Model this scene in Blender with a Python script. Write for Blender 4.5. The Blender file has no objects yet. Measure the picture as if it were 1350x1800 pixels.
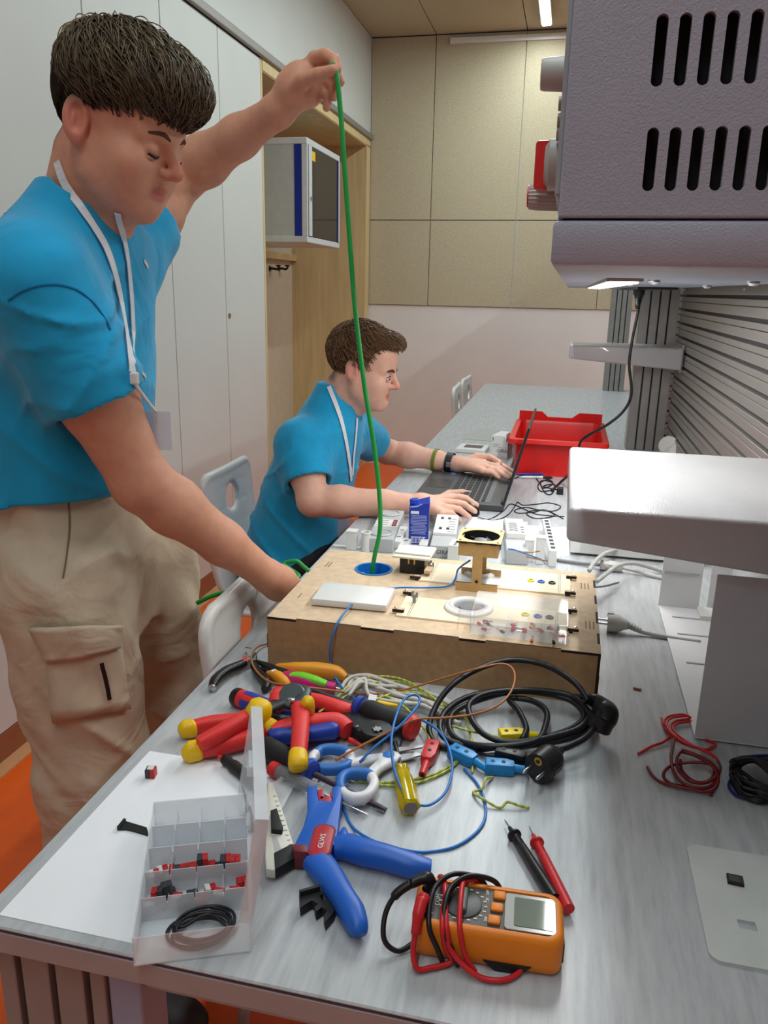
import bpy, bmesh, math, random
import numpy as np
from mathutils import Vector, Matrix, Euler
random.seed(7)
R_ = math.radians
PI = math.pi
sc = bpy.context.scene
COL = sc.collection

# ------------------------------------------------------------------ camera
FPX = 1390.0                      # focal length in pixels of the 1350 x 1800 frame
RW = np.array([[0.9746157, 0.078809, -0.20955519],
               [0.2230328, -0.26020494, 0.9394412],
               [0.01950912, -0.96233182, -0.27117681]])   # rows: world axes in camera (right, down, forward)
CAM = np.array([0.0, 0.0, 1.35])
cd = bpy.data.cameras.new('camera'); cam = bpy.data.objects.new('camera', cd); COL.objects.link(cam)
cd.sensor_fit = 'VERTICAL'; cd.sensor_height = 36.0; cd.lens = FPX / 1800 * 36.0; cd.clip_start = 0.02; cd.clip_end = 60
m4 = Matrix.Identity(4)
for i in range(3):
    m4[i][0] = RW[i, 0]; m4[i][1] = -RW[i, 1]; m4[i][2] = -RW[i, 2]; m4[i][3] = CAM[i]
cam.matrix_world = m4
sc.camera = cam

# ------------------------------------------------------------------ world, lights, exposure
w = bpy.data.worlds.new('world'); sc.world = w; w.use_nodes = True
w.node_tree.nodes['Background'].inputs[0].default_value = (0.72, 0.82, 1.0, 1)
w.node_tree.nodes['Background'].inputs[1].default_value = 0.15
sc.view_settings.view_transform = 'Standard'; sc.view_settings.look = 'None'
sc.view_settings.exposure = 0.0; sc.view_settings.gamma = 1.0; sc.view_settings.use_curve_mapping = False

def area_light(name, loc, sx, sy, power, col=(1, 1, 1), rot=(0, 0, 0), parent=None, spread=PI):
    l = bpy.data.lights.new(name, 'AREA'); l.shape = 'RECTANGLE'; l.size = sx; l.size_y = sy
    l.energy = power; l.color = col; l.spread = spread
    o = bpy.data.objects.new(name, l); COL.objects.link(o); o.location = loc; o.rotation_euler = rot
    if parent: o.parent = parent
    return o
P_CEIL = 13.5; P_BENCH = 6.5
C_CEIL = (0.82, 0.97, 0.99); C_BENCH = (1.0, 0.98, 0.96)

# ------------------------------------------------------------------ helpers
TZ = 0.75                         # bench top height
def _ray(px, py):
    return RW @ np.array([px - 675.0, py - 900.0, FPX])
def tp(px, py, z=TZ):
    d = _ray(px, py); t = (z - CAM[2]) / d[2]; return Vector(CAM + t * d)
def yp(px, py, y):
    d = _ray(px, py); t = (y - CAM[1]) / d[1]; return Vector(CAM + t * d)
def xp(px, py, x):
    d = _ray(px, py); t = (x - CAM[0]) / d[0]; return Vector(CAM + t * d)

def srgb(r, g, b):
    f = lambda c: ((c / 255 + 0.055) / 1.055) ** 2.4 if c > 10 else c / 255 / 12.92
    return (f(r), f(g), f(b))

MATS = {}
def mat(name, rgb, rough=0.5, metal=0.0, var=0.04, vscale=20.0, bump=0.0, bscale=200.0, trans=0.0, alpha=1.0,
        emit=0.0, coat=0.0, sss=0.0, spec=0.5, stretch=(1, 1, 1), ior=1.45, sheen=0.0, attr=None, detail=3.0):
    if name in MATS: return MATS[name]
    m = bpy.data.materials.new(name); m.use_nodes = True
    nt = m.node_tree; b = nt.nodes['Principled BSDF']; c = srgb(*rgb)
    tc = nt.nodes.new('ShaderNodeTexCoord'); mp = nt.nodes.new('ShaderNodeMapping')
    mp.inputs['Scale'].default_value = stretch
    nt.links.new(tc.outputs['Object'], mp.inputs['Vector'])
    if var > 0 or attr:
        n = nt.nodes.new('ShaderNodeTexNoise'); n.inputs['Scale'].default_value = vscale; n.inputs['Detail'].default_value = detail
        nt.links.new(mp.outputs[0], n.inputs['Vector'])
        mx = nt.nodes.new('ShaderNodeMix'); mx.data_type = 'RGBA'; mx.blend_type = 'MULTIPLY'
        mx.inputs[0].default_value = 1.0
        rp = nt.nodes.new('ShaderNodeMapRange'); rp.inputs[1].default_value = 0.3; rp.inputs[2].default_value = 0.7
        rp.inputs[3].default_value = 1 - var * 1.5; rp.inputs[4].default_value = 1 + var
        nt.links.new(n.outputs[0], rp.inputs[0])
        if attr:
            at = nt.nodes.new('ShaderNodeAttribute'); at.attribute_name = attr
            nt.links.new(at.outputs['Color'], mx.inputs[6])
        else:
            mx.inputs[6].default_value = (*c, 1)
        nt.links.new(rp.outputs[0], mx.inputs[7]); nt.links.new(mx.outputs[2], b.inputs['Base Color'])
    else:
        b.inputs['Base Color'].default_value = (*c, 1)
    if bump > 0:
        n2 = nt.nodes.new('ShaderNodeTexNoise'); n2.inputs['Scale'].default_value = bscale; n2.inputs['Detail'].default_value = 2
        nt.links.new(mp.outputs[0], n2.inputs['Vector'])
        bp = nt.nodes.new('ShaderNodeBump'); bp.inputs['Strength'].default_value = bump; bp.inputs['Distance'].default_value = 0.002
        nt.links.new(n2.outputs[0], bp.inputs['Height']); nt.links.new(bp.outputs[0], b.inputs['Normal'])
    b.inputs['Roughness'].default_value = rough; b.inputs['Metallic'].default_value = metal
    b.inputs['Transmission Weight'].default_value = trans; b.inputs['Alpha'].default_value = alpha
    b.inputs['Coat Weight'].default_value = coat; b.inputs['IOR'].default_value = ior
    b.inputs['Specular IOR Level'].default_value = spec
    if sheen: b.inputs['Sheen Weight'].default_value = sheen
    if sss:
        b.inputs['Subsurface Weight'].default_value = sss; b.inputs['Subsurface Scale'].default_value = 0.006
        b.inputs['Subsurface Radius'].default_value = (1.0, 0.35, 0.2)
    if emit:
        b.inputs['Emission Color'].default_value = (*c, 1); b.inputs['Emission Strength'].default_value = emit
    MATS[name] = m
    return m

def link(name, me, m=None, parent=None, smooth=False, loc=None, rot=None):
    o = bpy.data.objects.new(name, me); COL.objects.link(o)
    if m is not None:
        me.materials.clear()
        for q in (m if isinstance(m, (list, tuple)) else [m]): me.materials.append(q)
    if parent: o.parent = parent
    if loc is not None: o.location = loc
    if rot is not None: o.rotation_euler = rot
    if smooth:
        me.shade_smooth() if smooth is True else me.shade_smooth()
        if smooth is not True: me.set_sharp_from_angle(angle=R_(smooth))
    return o
def tag(o, label, cat, group=None):
    o['label'] = label; o['category'] = cat
    if group: o['group'] = group
    return o
def thing(name, label, cat, loc=(0, 0, 0), rz=0.0, group=None, rot=None):
    o = bpy.data.objects.new(name, None); COL.objects.link(o); o.empty_display_size = 0.05
    o.location = loc; o.rotation_euler = rot if rot is not None else (0, 0, rz)
    return tag(o, label, cat, group)
def struct(o):
    o['kind'] = 'structure'; return o
def copy_tree(o, parent=None):
    c = o.copy(); COL.objects.link(c); c.parent = parent
    for ch in list(o.children): copy_tree(ch, c)
    return c

class MB:
    """collects shapes; build() links them as one mesh"""
    def __init__(self): self.v = []; self.f = []; self.mi = []; self.cm = 0
    def _add(self, vs, fs, M=None):
        b = len(self.v)
        for p in vs:
            p = Vector(p); self.v.append(tuple(M @ p if M else p))
        for f in fs: self.f.append(tuple(i + b for i in f)); self.mi.append(self.cm)
        return self
    def box(self, c, s, M=None, bev=0.0, seg=2, rz=0.0):
        if rz: M = (M or Matrix.Identity(4)) @ Matrix.Translation(c) @ Matrix.Rotation(rz, 4, 'Z'); c = (0, 0, 0)
        if bev <= 0:
            x, y, z = (k / 2 for k in s); cx, cy, cz = c
            vs = [(cx + i * x, cy + j * y, cz + k * z) for i in (-1, 1) for j in (-1, 1) for k in (-1, 1)]
            fs = [(0, 1, 3, 2), (4, 6, 7, 5), (0, 4, 5, 1), (2, 3, 7, 6), (0, 2, 6, 4), (1, 5, 7, 3)]
            return self._add(vs, fs, M)
        bm = bmesh.new(); bmesh.ops.create_cube(bm, size=1.0)
        for q in bm.verts: q.co = Vector((q.co.x * s[0] + c[0], q.co.y * s[1] + c[1], q.co.z * s[2] + c[2]))
        bmesh.ops.bevel(bm, geom=list(bm.edges), offset=min(bev, min(s) * 0.49), segments=seg, affect='EDGES', profile=0.5)
        return self.bm(bm, M)
    def bx(self, x0, x1, y0, y1, z0, z1, **k):
        return self.box(((x0 + x1) / 2, (y0 + y1) / 2, (z0 + z1) / 2), (abs(x1 - x0), abs(y1 - y0), abs(z1 - z0)), **k)
    def bm(self, bm, M=None):
        bm.verts.index_update()
        self._add([q.co.copy() for q in bm.verts], [[q.index for q in f.verts] for f in bm.faces], M); bm.free(); return self
    def prism(self, pts, z0, z1, M=None, bev=0.0, seg=2):
        """polygon in xy extruded z0..z1"""
        bm = bmesh.new()
        a = [bm.verts.new((p[0], p[1], z0)) for p in pts]; b = [bm.verts.new((p[0], p[1], z1)) for p in pts]
        n = len(pts); bm.faces.new(a[::-1]); bm.faces.new(b)
        for i in range(n): bm.faces.new((a[i], a[(i + 1) % n], b[(i + 1) % n], b[i]))
        bmesh.ops.recalc_face_normals(bm, faces=bm.faces)
        if bev > 0:
            eds = [e for e in bm.edges if abs(e.verts[0].co.z - e.verts[1].co.z) < 1e-9]
            bmesh.ops.bevel(bm, geom=eds, offset=bev, segments=seg, affect='EDGES', profile=0.5)
        return self.bm(bm, M)
    def lathe(self, prof, n=24, M=None, a0=0.0, a1=2 * PI):
        """prof: list of (radius, z) about the z axis"""
        full = abs(a1 - a0 - 2 * PI) < 1e-6; k = n if full else n + 1
        vs = []; fs = []
        for r, z in prof:
            for i in range(k):
                a = a0 + (a1 - a0) * i / n; vs.append((r * math.cos(a), r * math.sin(a), z))
        for j in range(len(prof) - 1):
            for i in range(n):
                i2 = (i + 1) % k
                fs.append((j * k + i, j * k + i2, (j + 1) * k + i2, (j + 1) * k + i))
        if full:
            if prof[0][0] > 1e-5: fs.append(tuple(range(k))[::-1])
            if prof[-1][0] > 1e-5: fs.append(tuple((len(prof) - 1) * k + i for i in range(k)))
        return self._add(vs, fs, M)
    def cyl(self, p, q, r, r2=None, n=16):
        p = Vector(p); q = Vector(q); d = q - p; L = d.length
        M = Matrix.Translation(p) @ d.to_track_quat('Z', 'Y').to_matrix().to_4x4()
        return self.lathe([(r, 0), (r if r2 is None else r2, L)], n, M)
    def tube(self, path, r, n=8, closed=False, cap=True):
        """path of points, r a number or a list; parallel-transport frames"""
        P = [Vector(p) for p in path]; m = len(P)
        rr = r if isinstance(r, (list, tuple)) else [r] * m
        vs = []; fs = []
        def tan(i):
            a = P[(i - 1) % m] if closed or i > 0 else P[i]; b = P[(i + 1) % m] if closed or i < m - 1 else P[i]
            d = b - a
            return d.normalized() if d.length > 1e-9 else Vector((0, 0, 1))
        t = tan(0); nrm = t.orthogonal().normalized()
        for i in range(m):
            t2 = tan(i); ax = t.cross(t2)
            if ax.length > 1e-8:
                nrm = Matrix.Rotation(t.angle(t2), 3, ax.normalized()) @ nrm
            t = t2; nrm = (nrm - t * nrm.dot(t)).normalized(); bn = t.cross(nrm)
            for k in range(n):
                a = 2 * PI * k / n; vs.append(P[i] + (nrm * math.cos(a) + bn * math.sin(a)) * rr[i])
        for i in range(m if closed else m - 1):
            j = (i + 1) % m
            for k in range(n): fs.append((i * n + k, i * n + (k + 1) % n, j * n + (k + 1) % n, j * n + k))
        if cap and not closed:
            fs.append(tuple(range(n))[::-1]); fs.append(tuple((m - 1) * n + k for k in range(n)))
        return self._add(vs, fs)
    def loft(self, rings, cap=True, closed=False):
        """rings: lists of equal length of points"""
        n = len(rings[0]); vs = [p for r in rings for p in r]; fs = []
        for j in range(len(rings) - 1):
            for i in range(n): fs.append((j * n + i, j * n + (i + 1) % n, (j + 1) * n + (i + 1) % n, (j + 1) * n + i))
        if cap:
            fs.append(tuple(range(n))[::-1]); fs.append(tuple((len(rings) - 1) * n + i for i in range(n)))
        return self._add(vs, fs)
    def ribbon(self, path, wdt, up, th=0.001):
        """flat strap along a path; up is the flat side's normal (vector or list)"""
        P = [Vector(p) for p in path]; rings = []
        for i, p in enumerate(P):
            t = (P[min(i + 1, len(P) - 1)] - P[max(i - 1, 0)]).normalized()
            u = Vector(up[i] if isinstance(up, list) else up); s = t.cross(u).normalized(); u = s.cross(t).normalized()
            a = s * wdt / 2; b = u * th / 2
            rings.append([p - a - b, p + a - b, p + a + b, p - a + b])
        return self.loft(rings)
    def mesh(self, name):
        me = bpy.data.meshes.new(name); me.from_pydata(self.v, [], self.f)
        bm = bmesh.new(); bm.from_mesh(me); bmesh.ops.recalc_face_normals(bm, faces=bm.faces); bm.to_mesh(me); bm.free()
        if any(self.mi):
            me.polygons.foreach_set('material_index', self.mi)
        me.update(); return me
    def build(self, name, m=None, parent=None, smooth=False, loc=None, rot=None):
        return link(name, self.mesh(name), m, parent, smooth, loc, rot)

def boolean_cut(o, cutter):
    md = o.modifiers.new('cut', 'BOOLEAN'); md.operation = 'DIFFERENCE'; md.object = cutter; md.solver = 'EXACT'
    dg = bpy.context.evaluated_depsgraph_get(); me = bpy.data.meshes.new_from_object(o.evaluated_get(dg))
    o.modifiers.clear(); o.data = me; bpy.data.objects.remove(cutter)
    return o
def cr(pts, n=8, closed=False):
    """Catmull-Rom curve through points"""
    P = [Vector(p) for p in pts]; m = len(P); out = []
    for i in range(m if closed else m - 1):
        a, b, c, d = (P[(i + k) % m] if closed else P[min(max(i + k, 0), m - 1)] for k in (-1, 0, 1, 2))
        for k in range(n):
            t = k / n; t2 = t * t; t3 = t2 * t
            out.append(0.5 * ((2 * b) + (c - a) * t + (2 * a - 5 * b + 4 * c - d) * t2 + (3 * b - a - 3 * c + d) * t3))
    if not closed: out.append(P[-1])
    return out
def rrect(w, h, r, n=5, cx=0, cy=0):
    out = []
    for sx, sy, a in ((1, 1, 0), (-1, 1, 90), (-1, -1, 180), (1, -1, 270)):
        for k in range(n + 1):
            t = R_(a + 90 * k / n); out.append((cx + sx * (w / 2 - r) + r * math.cos(t), cy + sy * (h / 2 - r) + r * math.sin(t)))
    return out
def text_mesh(name, s, size, m, parent, loc, rot=(0, 0, 0), ext=0.0002, align='CENTER'):
    c = bpy.data.curves.new(name, 'FONT'); c.body = s; c.size = size; c.extrude = ext; c.align_x = align; c.align_y = 'CENTER'
    c.resolution_u = 2
    o = bpy.data.objects.new(name + '_tmp', c); COL.objects.link(o)
    dg = bpy.context.evaluated_depsgraph_get(); me = bpy.data.meshes.new_from_object(o.evaluated_get(dg))
    bpy.data.objects.remove(o)
    return link(name, me, m, parent, False, loc, rot)

# ------------------------------------------------------------------ materials
M_white = mat('cabinet_white', (208, 210, 205), 0.45, var=0.02, vscale=3)
M_plaster = mat('plaster_white', (226, 221, 217), 0.8, var=0.02, vscale=4, bump=0.05, bscale=300)
M_birch = mat('birch_veneer', (200, 172, 126), 0.5, var=0.10, vscale=9, stretch=(3, 3, 0.25), detail=6)
M_birch_d = mat('birch_edge', (214, 190, 140), 0.5, var=0.06, vscale=9, stretch=(3, 3, 0.3), detail=6)
M_floor = mat('orange_linoleum', (230, 94, 14), 0.38, var=0.05, vscale=14)
M_alu = mat('brushed_aluminium', (170, 168, 164), 0.42, 0.75, var=0.05, vscale=30, stretch=(1, 0.05, 1))
M_rail = mat('dull_rail', (150, 146, 140), 0.5, 0.4)
M_dark = mat('dark_gap', (22, 20, 22), 0.7)
M_black = mat('black_plastic', (20, 20, 22), 0.38, var=0.1)
M_blackm = mat('black_matte', (26, 26, 28), 0.6, var=0.1)
M_steel = mat('steel', (190, 190, 192), 0.28, 1.0, var=0.05)
M_tip = mat('dark_steel', (78, 84, 86), 0.38, 0.7, var=0.1)
M_hammer = mat('hammer_grey_paint', (156, 163, 178), 0.45, var=0.02, bump=0.3, bscale=620)
M_shelf = mat('light_grey_powder_coat', (196, 197, 198), 0.3, var=0.015, bump=0.35, bscale=420, coat=0.3)
M_whitep = mat('white_plastic', (226, 226, 222), 0.35, var=0.02)
M_greyp = mat('pale_grey_plastic', (182, 184, 184), 0.4, var=0.03)
M_paper = mat('paper_white', (236, 238, 242), 0.85, var=0.01)
M_red = mat('red_handle', (206, 38, 36), 0.42, var=0.05)
M_yellow = mat('yellow_handle', (236, 190, 10), 0.42, var=0.04)
M_blue = mat('blue_handle', (34, 62, 160), 0.42, var=0.06)
M_orange = mat('orange_handle', (236, 160, 46), 0.45, var=0.05)
M_gold = mat('brass', (186, 150, 80), 0.3, 1.0)
M_clear = mat('clear_plastic', (250, 250, 250), 0.06, var=0, alpha=0.22, spec=0.6)
M_frost = mat('frosted_plastic', (232, 236, 240), 0.35, var=0.03, vscale=30, alpha=0.42)
M_darkglass = mat('dark_glass', (38, 30, 32), 0.08, var=0.05, spec=0.6)
M_ink = mat('print_ink', (70, 70, 74), 0.8, var=0)
M_green = mat('green_cable', (26, 150, 62), 0.4, var=0.04)

# ================================================================== THE SETTING
YB = 6.07; XC = -1.51; ZC = 3.05; XR = 3.2; YN = -3.0
struct(MB().bx(-2.2, XR, YN, YB + 0.1, -0.06, 0).build('floor', M_floor))
struct(MB().bx(-2.2, XR + 0.1, YN - 0.1, YB + 0.1, ZC + 0.02, ZC + 0.1).build('ceiling', mat('ceiling_backing', (60, 54, 46), 0.9)))
ceil = bpy.data.objects['ceiling']
M_wool = mat('pressed_fibre_board', (188, 175, 148), 0.9, var=0.13, vscale=160, bump=0.5, bscale=240, detail=5)
cols = [XC, -1.05, -0.43, 0.18, 0.79, 1.40, 2.01, 2.62, XR]
cyy = [YN, -1.2, 0.0, 1.2, 2.4, 3.6, 4.8, YB]
for i in range(len(cols) - 1):
    for j in range(len(cyy) - 1):
        MB().bx(cols[i] + .003, cols[i + 1] - .003, cyy[j] + .003, cyy[j + 1] - .003, ZC, ZC + 0.018).build('panel', M_wool, ceil)
wb = struct(MB().bx(-2.2, XR + 0.1, YB + 0.02, YB + 0.12, 0, ZC).build('wall_back', M_plaster))
for i in range(len(cols) - 1):
    for z0, z1 in ((1.237, 1.843), (1.843, 3.045)):
        MB().bx(cols[i] + .003, cols[i + 1] - .003, YB, YB + 0.018, z0 + .003, z1 - .003).build('panel', M_wool, wb)
MB().bx(-2.2, XR + .1, YB + .012, YB + .021, 0, 1.236).build('plaster', M_plaster, wb)
struct(MB().bx(-0.95, XR, YB - 0.02, YB, 2.985, 3.02).build('trim_1', M_whitep))
struct(MB().bx(XR, XR + 0.1, YN, YB + .1, 0, ZC).build('wall_right', M_plaster))
struct(MB().bx(-2.2, XR + 0.1, YN - 0.1, YN, 0, ZC).build('wall_front', M_plaster))
wl = struct(MB().bx(-2.2, -2.11, YN, YB, 0, ZC).build('wall_left', M_plaster))
MB().bx(XC - .02, XC, YN, YB, 2.43, ZC).build('bulkhead_panel', M_white, wl)
struct(MB().bx(XC, XC + 0.022, YN, YB - .012, 2.385, 2.42, bev=.004).build('trim_2', M_rail))
struct(MB().bx(XC - .03, XC + 0.004, YN, 3.905, 0, 0.085).build('baseboard_left', mat('brown_plinth', (150, 92, 62), 0.5)))
struct(MB().bx(XC, XC + 0.05, YN, 3.905, 0, 0.006).build('trim_3', mat('floor_cove', (206, 150, 104), 0.5)))

# tall cabinets on the left
seams = [-1.49, -1.0, -0.51, -0.02, 0.47, 0.96, 1.45, 1.945, 2.435, 2.93, 3.425, 3.905]
desc = {10: 'tall white cabinet beside the birch niche, with a brass keyhole', 9: 'tall white cabinet, second from the birch niche',
        8: 'tall white cabinet, third from the birch niche', 7: 'tall white cabinet, fourth from the birch niche behind the standing person',
        6: 'tall white cabinet at the left picture edge behind the standing person'}
for i in range(5, len(seams) - 1):
    y0, y1 = seams[i], seams[i + 1]
    t = thing('tall_cabinet', desc.get(i, 'tall white cabinet just outside the left picture edge'), 'cabinet', (XC, (y0 + y1) / 2, 0.085), group='row of tall white cabinets')
    h = y1 - y0
    MB().bx(-0.58, -0.022, -h / 2 + .001, h / 2 - .001, 0, 2.29).build('body', M_white, t)
    d = MB().bx(-0.02, 0, -h / 2 + .003, h / 2 - .003, 0.003, 2.296, bev=.0012, seg=1).build('door', M_white, t)
    if i == 10:
        MB().lathe([(0.012, 0), (0.012, .003), (.006, .004), (.004, .003)], 16, Matrix.Translation((0, -h / 2 + .03, 1.135)) @ Matrix.Rotation(PI / 2, 4, 'Y')).build('keyhole', M_gold, d, smooth=40)

# birch-lined wardrobe niche
n0, n1 = 3.905, YB - .012
t = thing('wardrobe_niche', 'open birch-lined wardrobe niche with coat hooks at the far end', 'wardrobe', (XC, n0, 0))
W = n1 - n0
MB().bx(-0.58, 0, 0, 0.022, 0, 2.385).build('side_panel', M_birch_d, t)
MB().bx(-0.58, 0, W - .11, W, 0, 2.385).build('side_panel', M_birch, t)
MB().bx(0.0005, 0.004, W - .11, W, 0, 2.34).build('edge_band', M_birch_d, t)
MB().bx(-0.58, 0, .022, W - .11, 2.33, 2.385).build('top_panel', M_birch, t)
MB().bx(0.0005, 0.004, .022, W, 2.335, 2.385).build('edge_band', M_birch_d, t)
MB().bx(-0.585, -0.57, .022, W - .11, 0, 2.33).build('back_panel', mat('pale_back_panel', (202, 190, 170), 0.5), t)
MB().bx(-0.57, -0.53, .022, W - .11, 1.54, 1.585).build('hook_rail', M_birch, t)
MB().bx(-0.57, 0, .022, W - .11, 0.0, 0.08).build('bottom_panel', M_birch, t)
def hook(y, z):
    h = MB()
    h.lathe([(0.019, 0), (0.019, .006)], 14, Matrix.Translation((-.57, y, z)) @ Matrix.Rotation(PI / 2, 4, 'Y'))
    h.tube(cr([(-.566, y, z), (-.54, y, z), (-.515, y, z - .004), (-.50, y, z + .012)], 5), .008, 8)
    h.lathe([(0.0, 0), (.016, .002), (.016, .012), (0, .014)], 12, Matrix.Translation((-.505, y, z + .012)))
    h.build('coat_hook', M_black, t, smooth=40)
for px in (474, 490):
    p = xp(px, 472, -2.08); hook(p.y - n0, p.z)

# wall rack for network gear, inside the niche
t = thing('network_rack', 'light grey wall rack with dark glass door and blue corner strips', 'rack cabinet', (-1.5, 4.565, 1.60))
Wd = .665; H = .555; D = .58
MB().bx(-D, -.03, .004, Wd - .004, .035, H - .035).build('body', mat('rack_grey', (186, 190, 186), 0.4), t)
M_rackl = mat('rack_light', (204, 206, 206), 0.4)
for z0, z1 in ((0, .035), (H - .035, H)): MB().bx(-D, 0, 0, Wd, z0, z1, bev=.004).build('frame', M_rackl, t)
for y0, y1 in ((0, .02), (Wd - .02, Wd)): MB().bx(-.03, 0, y0, y1, .035, H - .035).build('frame', M_rackl, t)
MB().bx(-.075, -.034, .0005, .004, .035, H - .035).build('corner_strip', mat('rack_blue', (20, 44, 140), 0.4), t)
d = MB().bx(-.02, .002, .022, Wd - .022, .037, H - .037).build('door', M_darkglass, t)
MB().bx(.002, .006, .022, .075, .037, H - .037).build('door_stile', M_rackl, d)
MB().bx(.002, .006, Wd - .06, Wd - .045, .037, H - .037).build('door_stile', mat('rack_blue', (20, 44, 140)), d)
MB().bx(.002, .006, Wd - .045, Wd - .022, .037, H - .037).build('door_stile', M_rackl, d)
MB().bx(.003, .0045, .08, .14, .445, .495).build('warning_sticker', M_yellow, d)
MB().cyl((0, .05, .24), (.012, .05, .24), .012).build('lock', M_steel, d, smooth=40)
MB().cyl((-.30, .004, .46), (-.30, -.003, .46), .014).build('lock', M_black, t, smooth=40)

# ceiling light lines
M_tubeon = mat('led_diffuser_ceiling', (255, 255, 255), 0.5, var=0, emit=9.0)
def ceiling_light(x, y0, y1, label, f=1.0):
    t = thing('ceiling_light', label, 'light', (x, (y0 + y1) / 2, ZC), group='ceiling light lines')
    L = y1 - y0
    MB().bx(-.035, .035, -L / 2, L / 2, -.03, 0).build('housing', M_whitep, t)
    MB().bx(-.026, .026, -L / 2 + .004, L / 2 - .004, -.036, -.03).build('diffuser', M_tubeon, t)
    area_light('ceiling_light_glow', (0, 0, -.045), .06, L, P_CEIL * L * f, C_CEIL, parent=t)
ceiling_light(-.295, 2.7, 5.88, 'bright linear ceiling light above the far end of the bench')
ceiling_light(-.295, -1.8, 1.4, 'linear ceiling light above the camera end of the bench', .6)
ceiling_light(1.9, 0.5, 4.0, 'linear ceiling light on the other side of the bench partition')

# ================================================================== BENCH AND BENCH STRUCTURE
TX0, TX1, TY0, TY1 = -.52, .43, .53, 5.40
def table_mat():
    m = bpy.data.materials.new('grey_streaked_laminate'); m.use_nodes = True; nt = m.node_tree; b = nt.nodes['Principled BSDF']
    tc = nt.nodes.new('ShaderNodeTexCoord')
    mp = nt.nodes.new('ShaderNodeMapping'); mp.inputs['Scale'].default_value = (24, 2.6, 1); mp.inputs['Rotation'].default_value = (0, 0, R_(8))
    n = nt.nodes.new('ShaderNodeTexNoise'); n.inputs['Scale'].default_value = 4; n.inputs['Detail'].default_value = 8; n.inputs['Roughness'].default_value = .62
    nt.links.new(tc.outputs['Object'], mp.inputs[0]); nt.links.new(mp.outputs[0], n.inputs['Vector'])
    r = nt.nodes.new('ShaderNodeValToRGB')
    r.color_ramp.elements[0].position = .30; r.color_ramp.elements[0].color = (*srgb(160, 163, 166), 1)
    r.color_ramp.elements[1].position = .68; r.color_ramp.elements[1].color = (*srgb(190, 193, 195), 1)
    e = r.color_ramp.elements.new(.47); e.color = (*srgb(176, 179, 182), 1)
    nt.links.new(n.outputs[0], r.inputs[0]); nt.links.new(r.outputs[0], b.inputs['Base Color'])
    b.inputs['Roughness'].default_value = .34
    return m
M_table = table_mat()
t = thing('workbench', 'long grey laminate workbench with streaked top', 'workbench', (0, 0, 0))
MB().bx(TX0, TX1, TY0, TY1, TZ - .004, TZ, bev=.0015, seg=1).build('top', M_table, t)
MB().bx(TX0 + .0004, TX1, TY0 + .0004, TY1, TZ - .006, TZ - .004).build('edge_line', mat('edge_line', (70, 72, 92), .5), t)
MB().bx(TX0, TX1, TY0, TY1, TZ - .032, TZ - .006, bev=.0015, seg=1).build('edge_band', mat('edge_band', (166, 160, 160), .5), t)
M_frame = mat('frame_grey', (168, 174, 182), .45)
MB().bx(TX0 + .05, TX1 - .03, TY0 + .035, TY0 + .075, TZ - .075, TZ - .032).build('frame_rail', M_frame, t)
MB().bx(TX0 + .05, TX0 + .09, TY0 + .075, TY1 - .05, TZ - .075, TZ - .032).build('frame_rail', M_frame, t)
for x, y in ((-.395, .555), (.33, .555), (-.395, 2.9), (.33, 2.9), (-.395, 5.28), (.33, 5.28)):
    MB().bx(x, x + .035, y, y + .05, 0.0, TZ - .032, bev=.003).build('leg', mat('leg_blue_grey', (150, 170, 200), .4), t)
# slatted end panel under the left corner
t = thing('slatted_end_panel', 'grey slatted panel under the near left corner of the bench', 'panel', (0, 0, 0))
bw = [(-.519, -.5), (-.492, -.461), (-.453, -.422), (-.414, -.398)]
for a, b in bw: MB().bx(a, b, .553, .571, .02, TZ - .034, bev=.001, seg=1).build('slat', mat('slat_grey', (150, 146, 142), .6), t)
MB().bx(-.519, -.398, .574, .58, .02, TZ - .034).build('backing', M_dark, t)
for z in (.08, .5): MB().bx(-.519, -.398, .5705, .5745, z, z + .05).build('batten', M_dark, t)

# upright posts and profile panels of the bench partition
def grooved_post(x0, x1, y0, y1, z1, label):
    t = thing('partition_post', label, 'post', (x0, y0, TZ), group='aluminium posts of the bench partition')
    w = x1 - x0; h = z1 - TZ
    k = 4; fw = w / k
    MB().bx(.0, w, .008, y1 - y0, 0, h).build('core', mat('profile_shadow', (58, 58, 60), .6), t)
    for i in range(k):
        MB().bx(i * fw + (.003 if i else 0), (i + 1) * fw - (.003 if i < k - 1 else 0), 0, .009, 0, h, bev=.0008, seg=1).build('face_strip', M_alu, t)
    MB().bx(-.003, 0, .0, y1 - y0, 0, h).build('side_strip', M_alu, t)
grooved_post(.262, .40, 3.27, 3.36, 1.9, 'grooved aluminium post behind the middle shelf arm')
grooved_post(.246, .37, 5.28, 5.37, 1.9, 'grooved aluminium post at the far end of the bench')
grooved_post(.30, .40, .55, .63, 1.9, 'aluminium post at the near end of the bench')
def profile_panel(y0, y1, label):
    t = thing('profile_panel', label, 'panel', (.41, y0, TZ), group='slatted profile panels of the bench partition')
    z = .0; L = y1 - y0
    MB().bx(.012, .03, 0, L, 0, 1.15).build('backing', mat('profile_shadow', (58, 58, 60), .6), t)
    i = 0
    me = None
    while z < 1.1:
        if me is None:
            m = MB(); m.bx(0, .012, 0, L, 0, .024, bev=.001, seg=1); m.bx(0.0, .012, 0, L, .0255, .041, bev=.001, seg=1)
            me = m.mesh('slat'); me.materials.append(M_alu)
        link('slat', me, None, t, loc=(0, 0, z + .003))
        z += .05
profile_panel(.63, 3.27, 'slatted aluminium profile panel between near and middle posts')
profile_panel(3.36, 5.28, 'slatted aluminium profile panel between middle and far posts')

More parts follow.
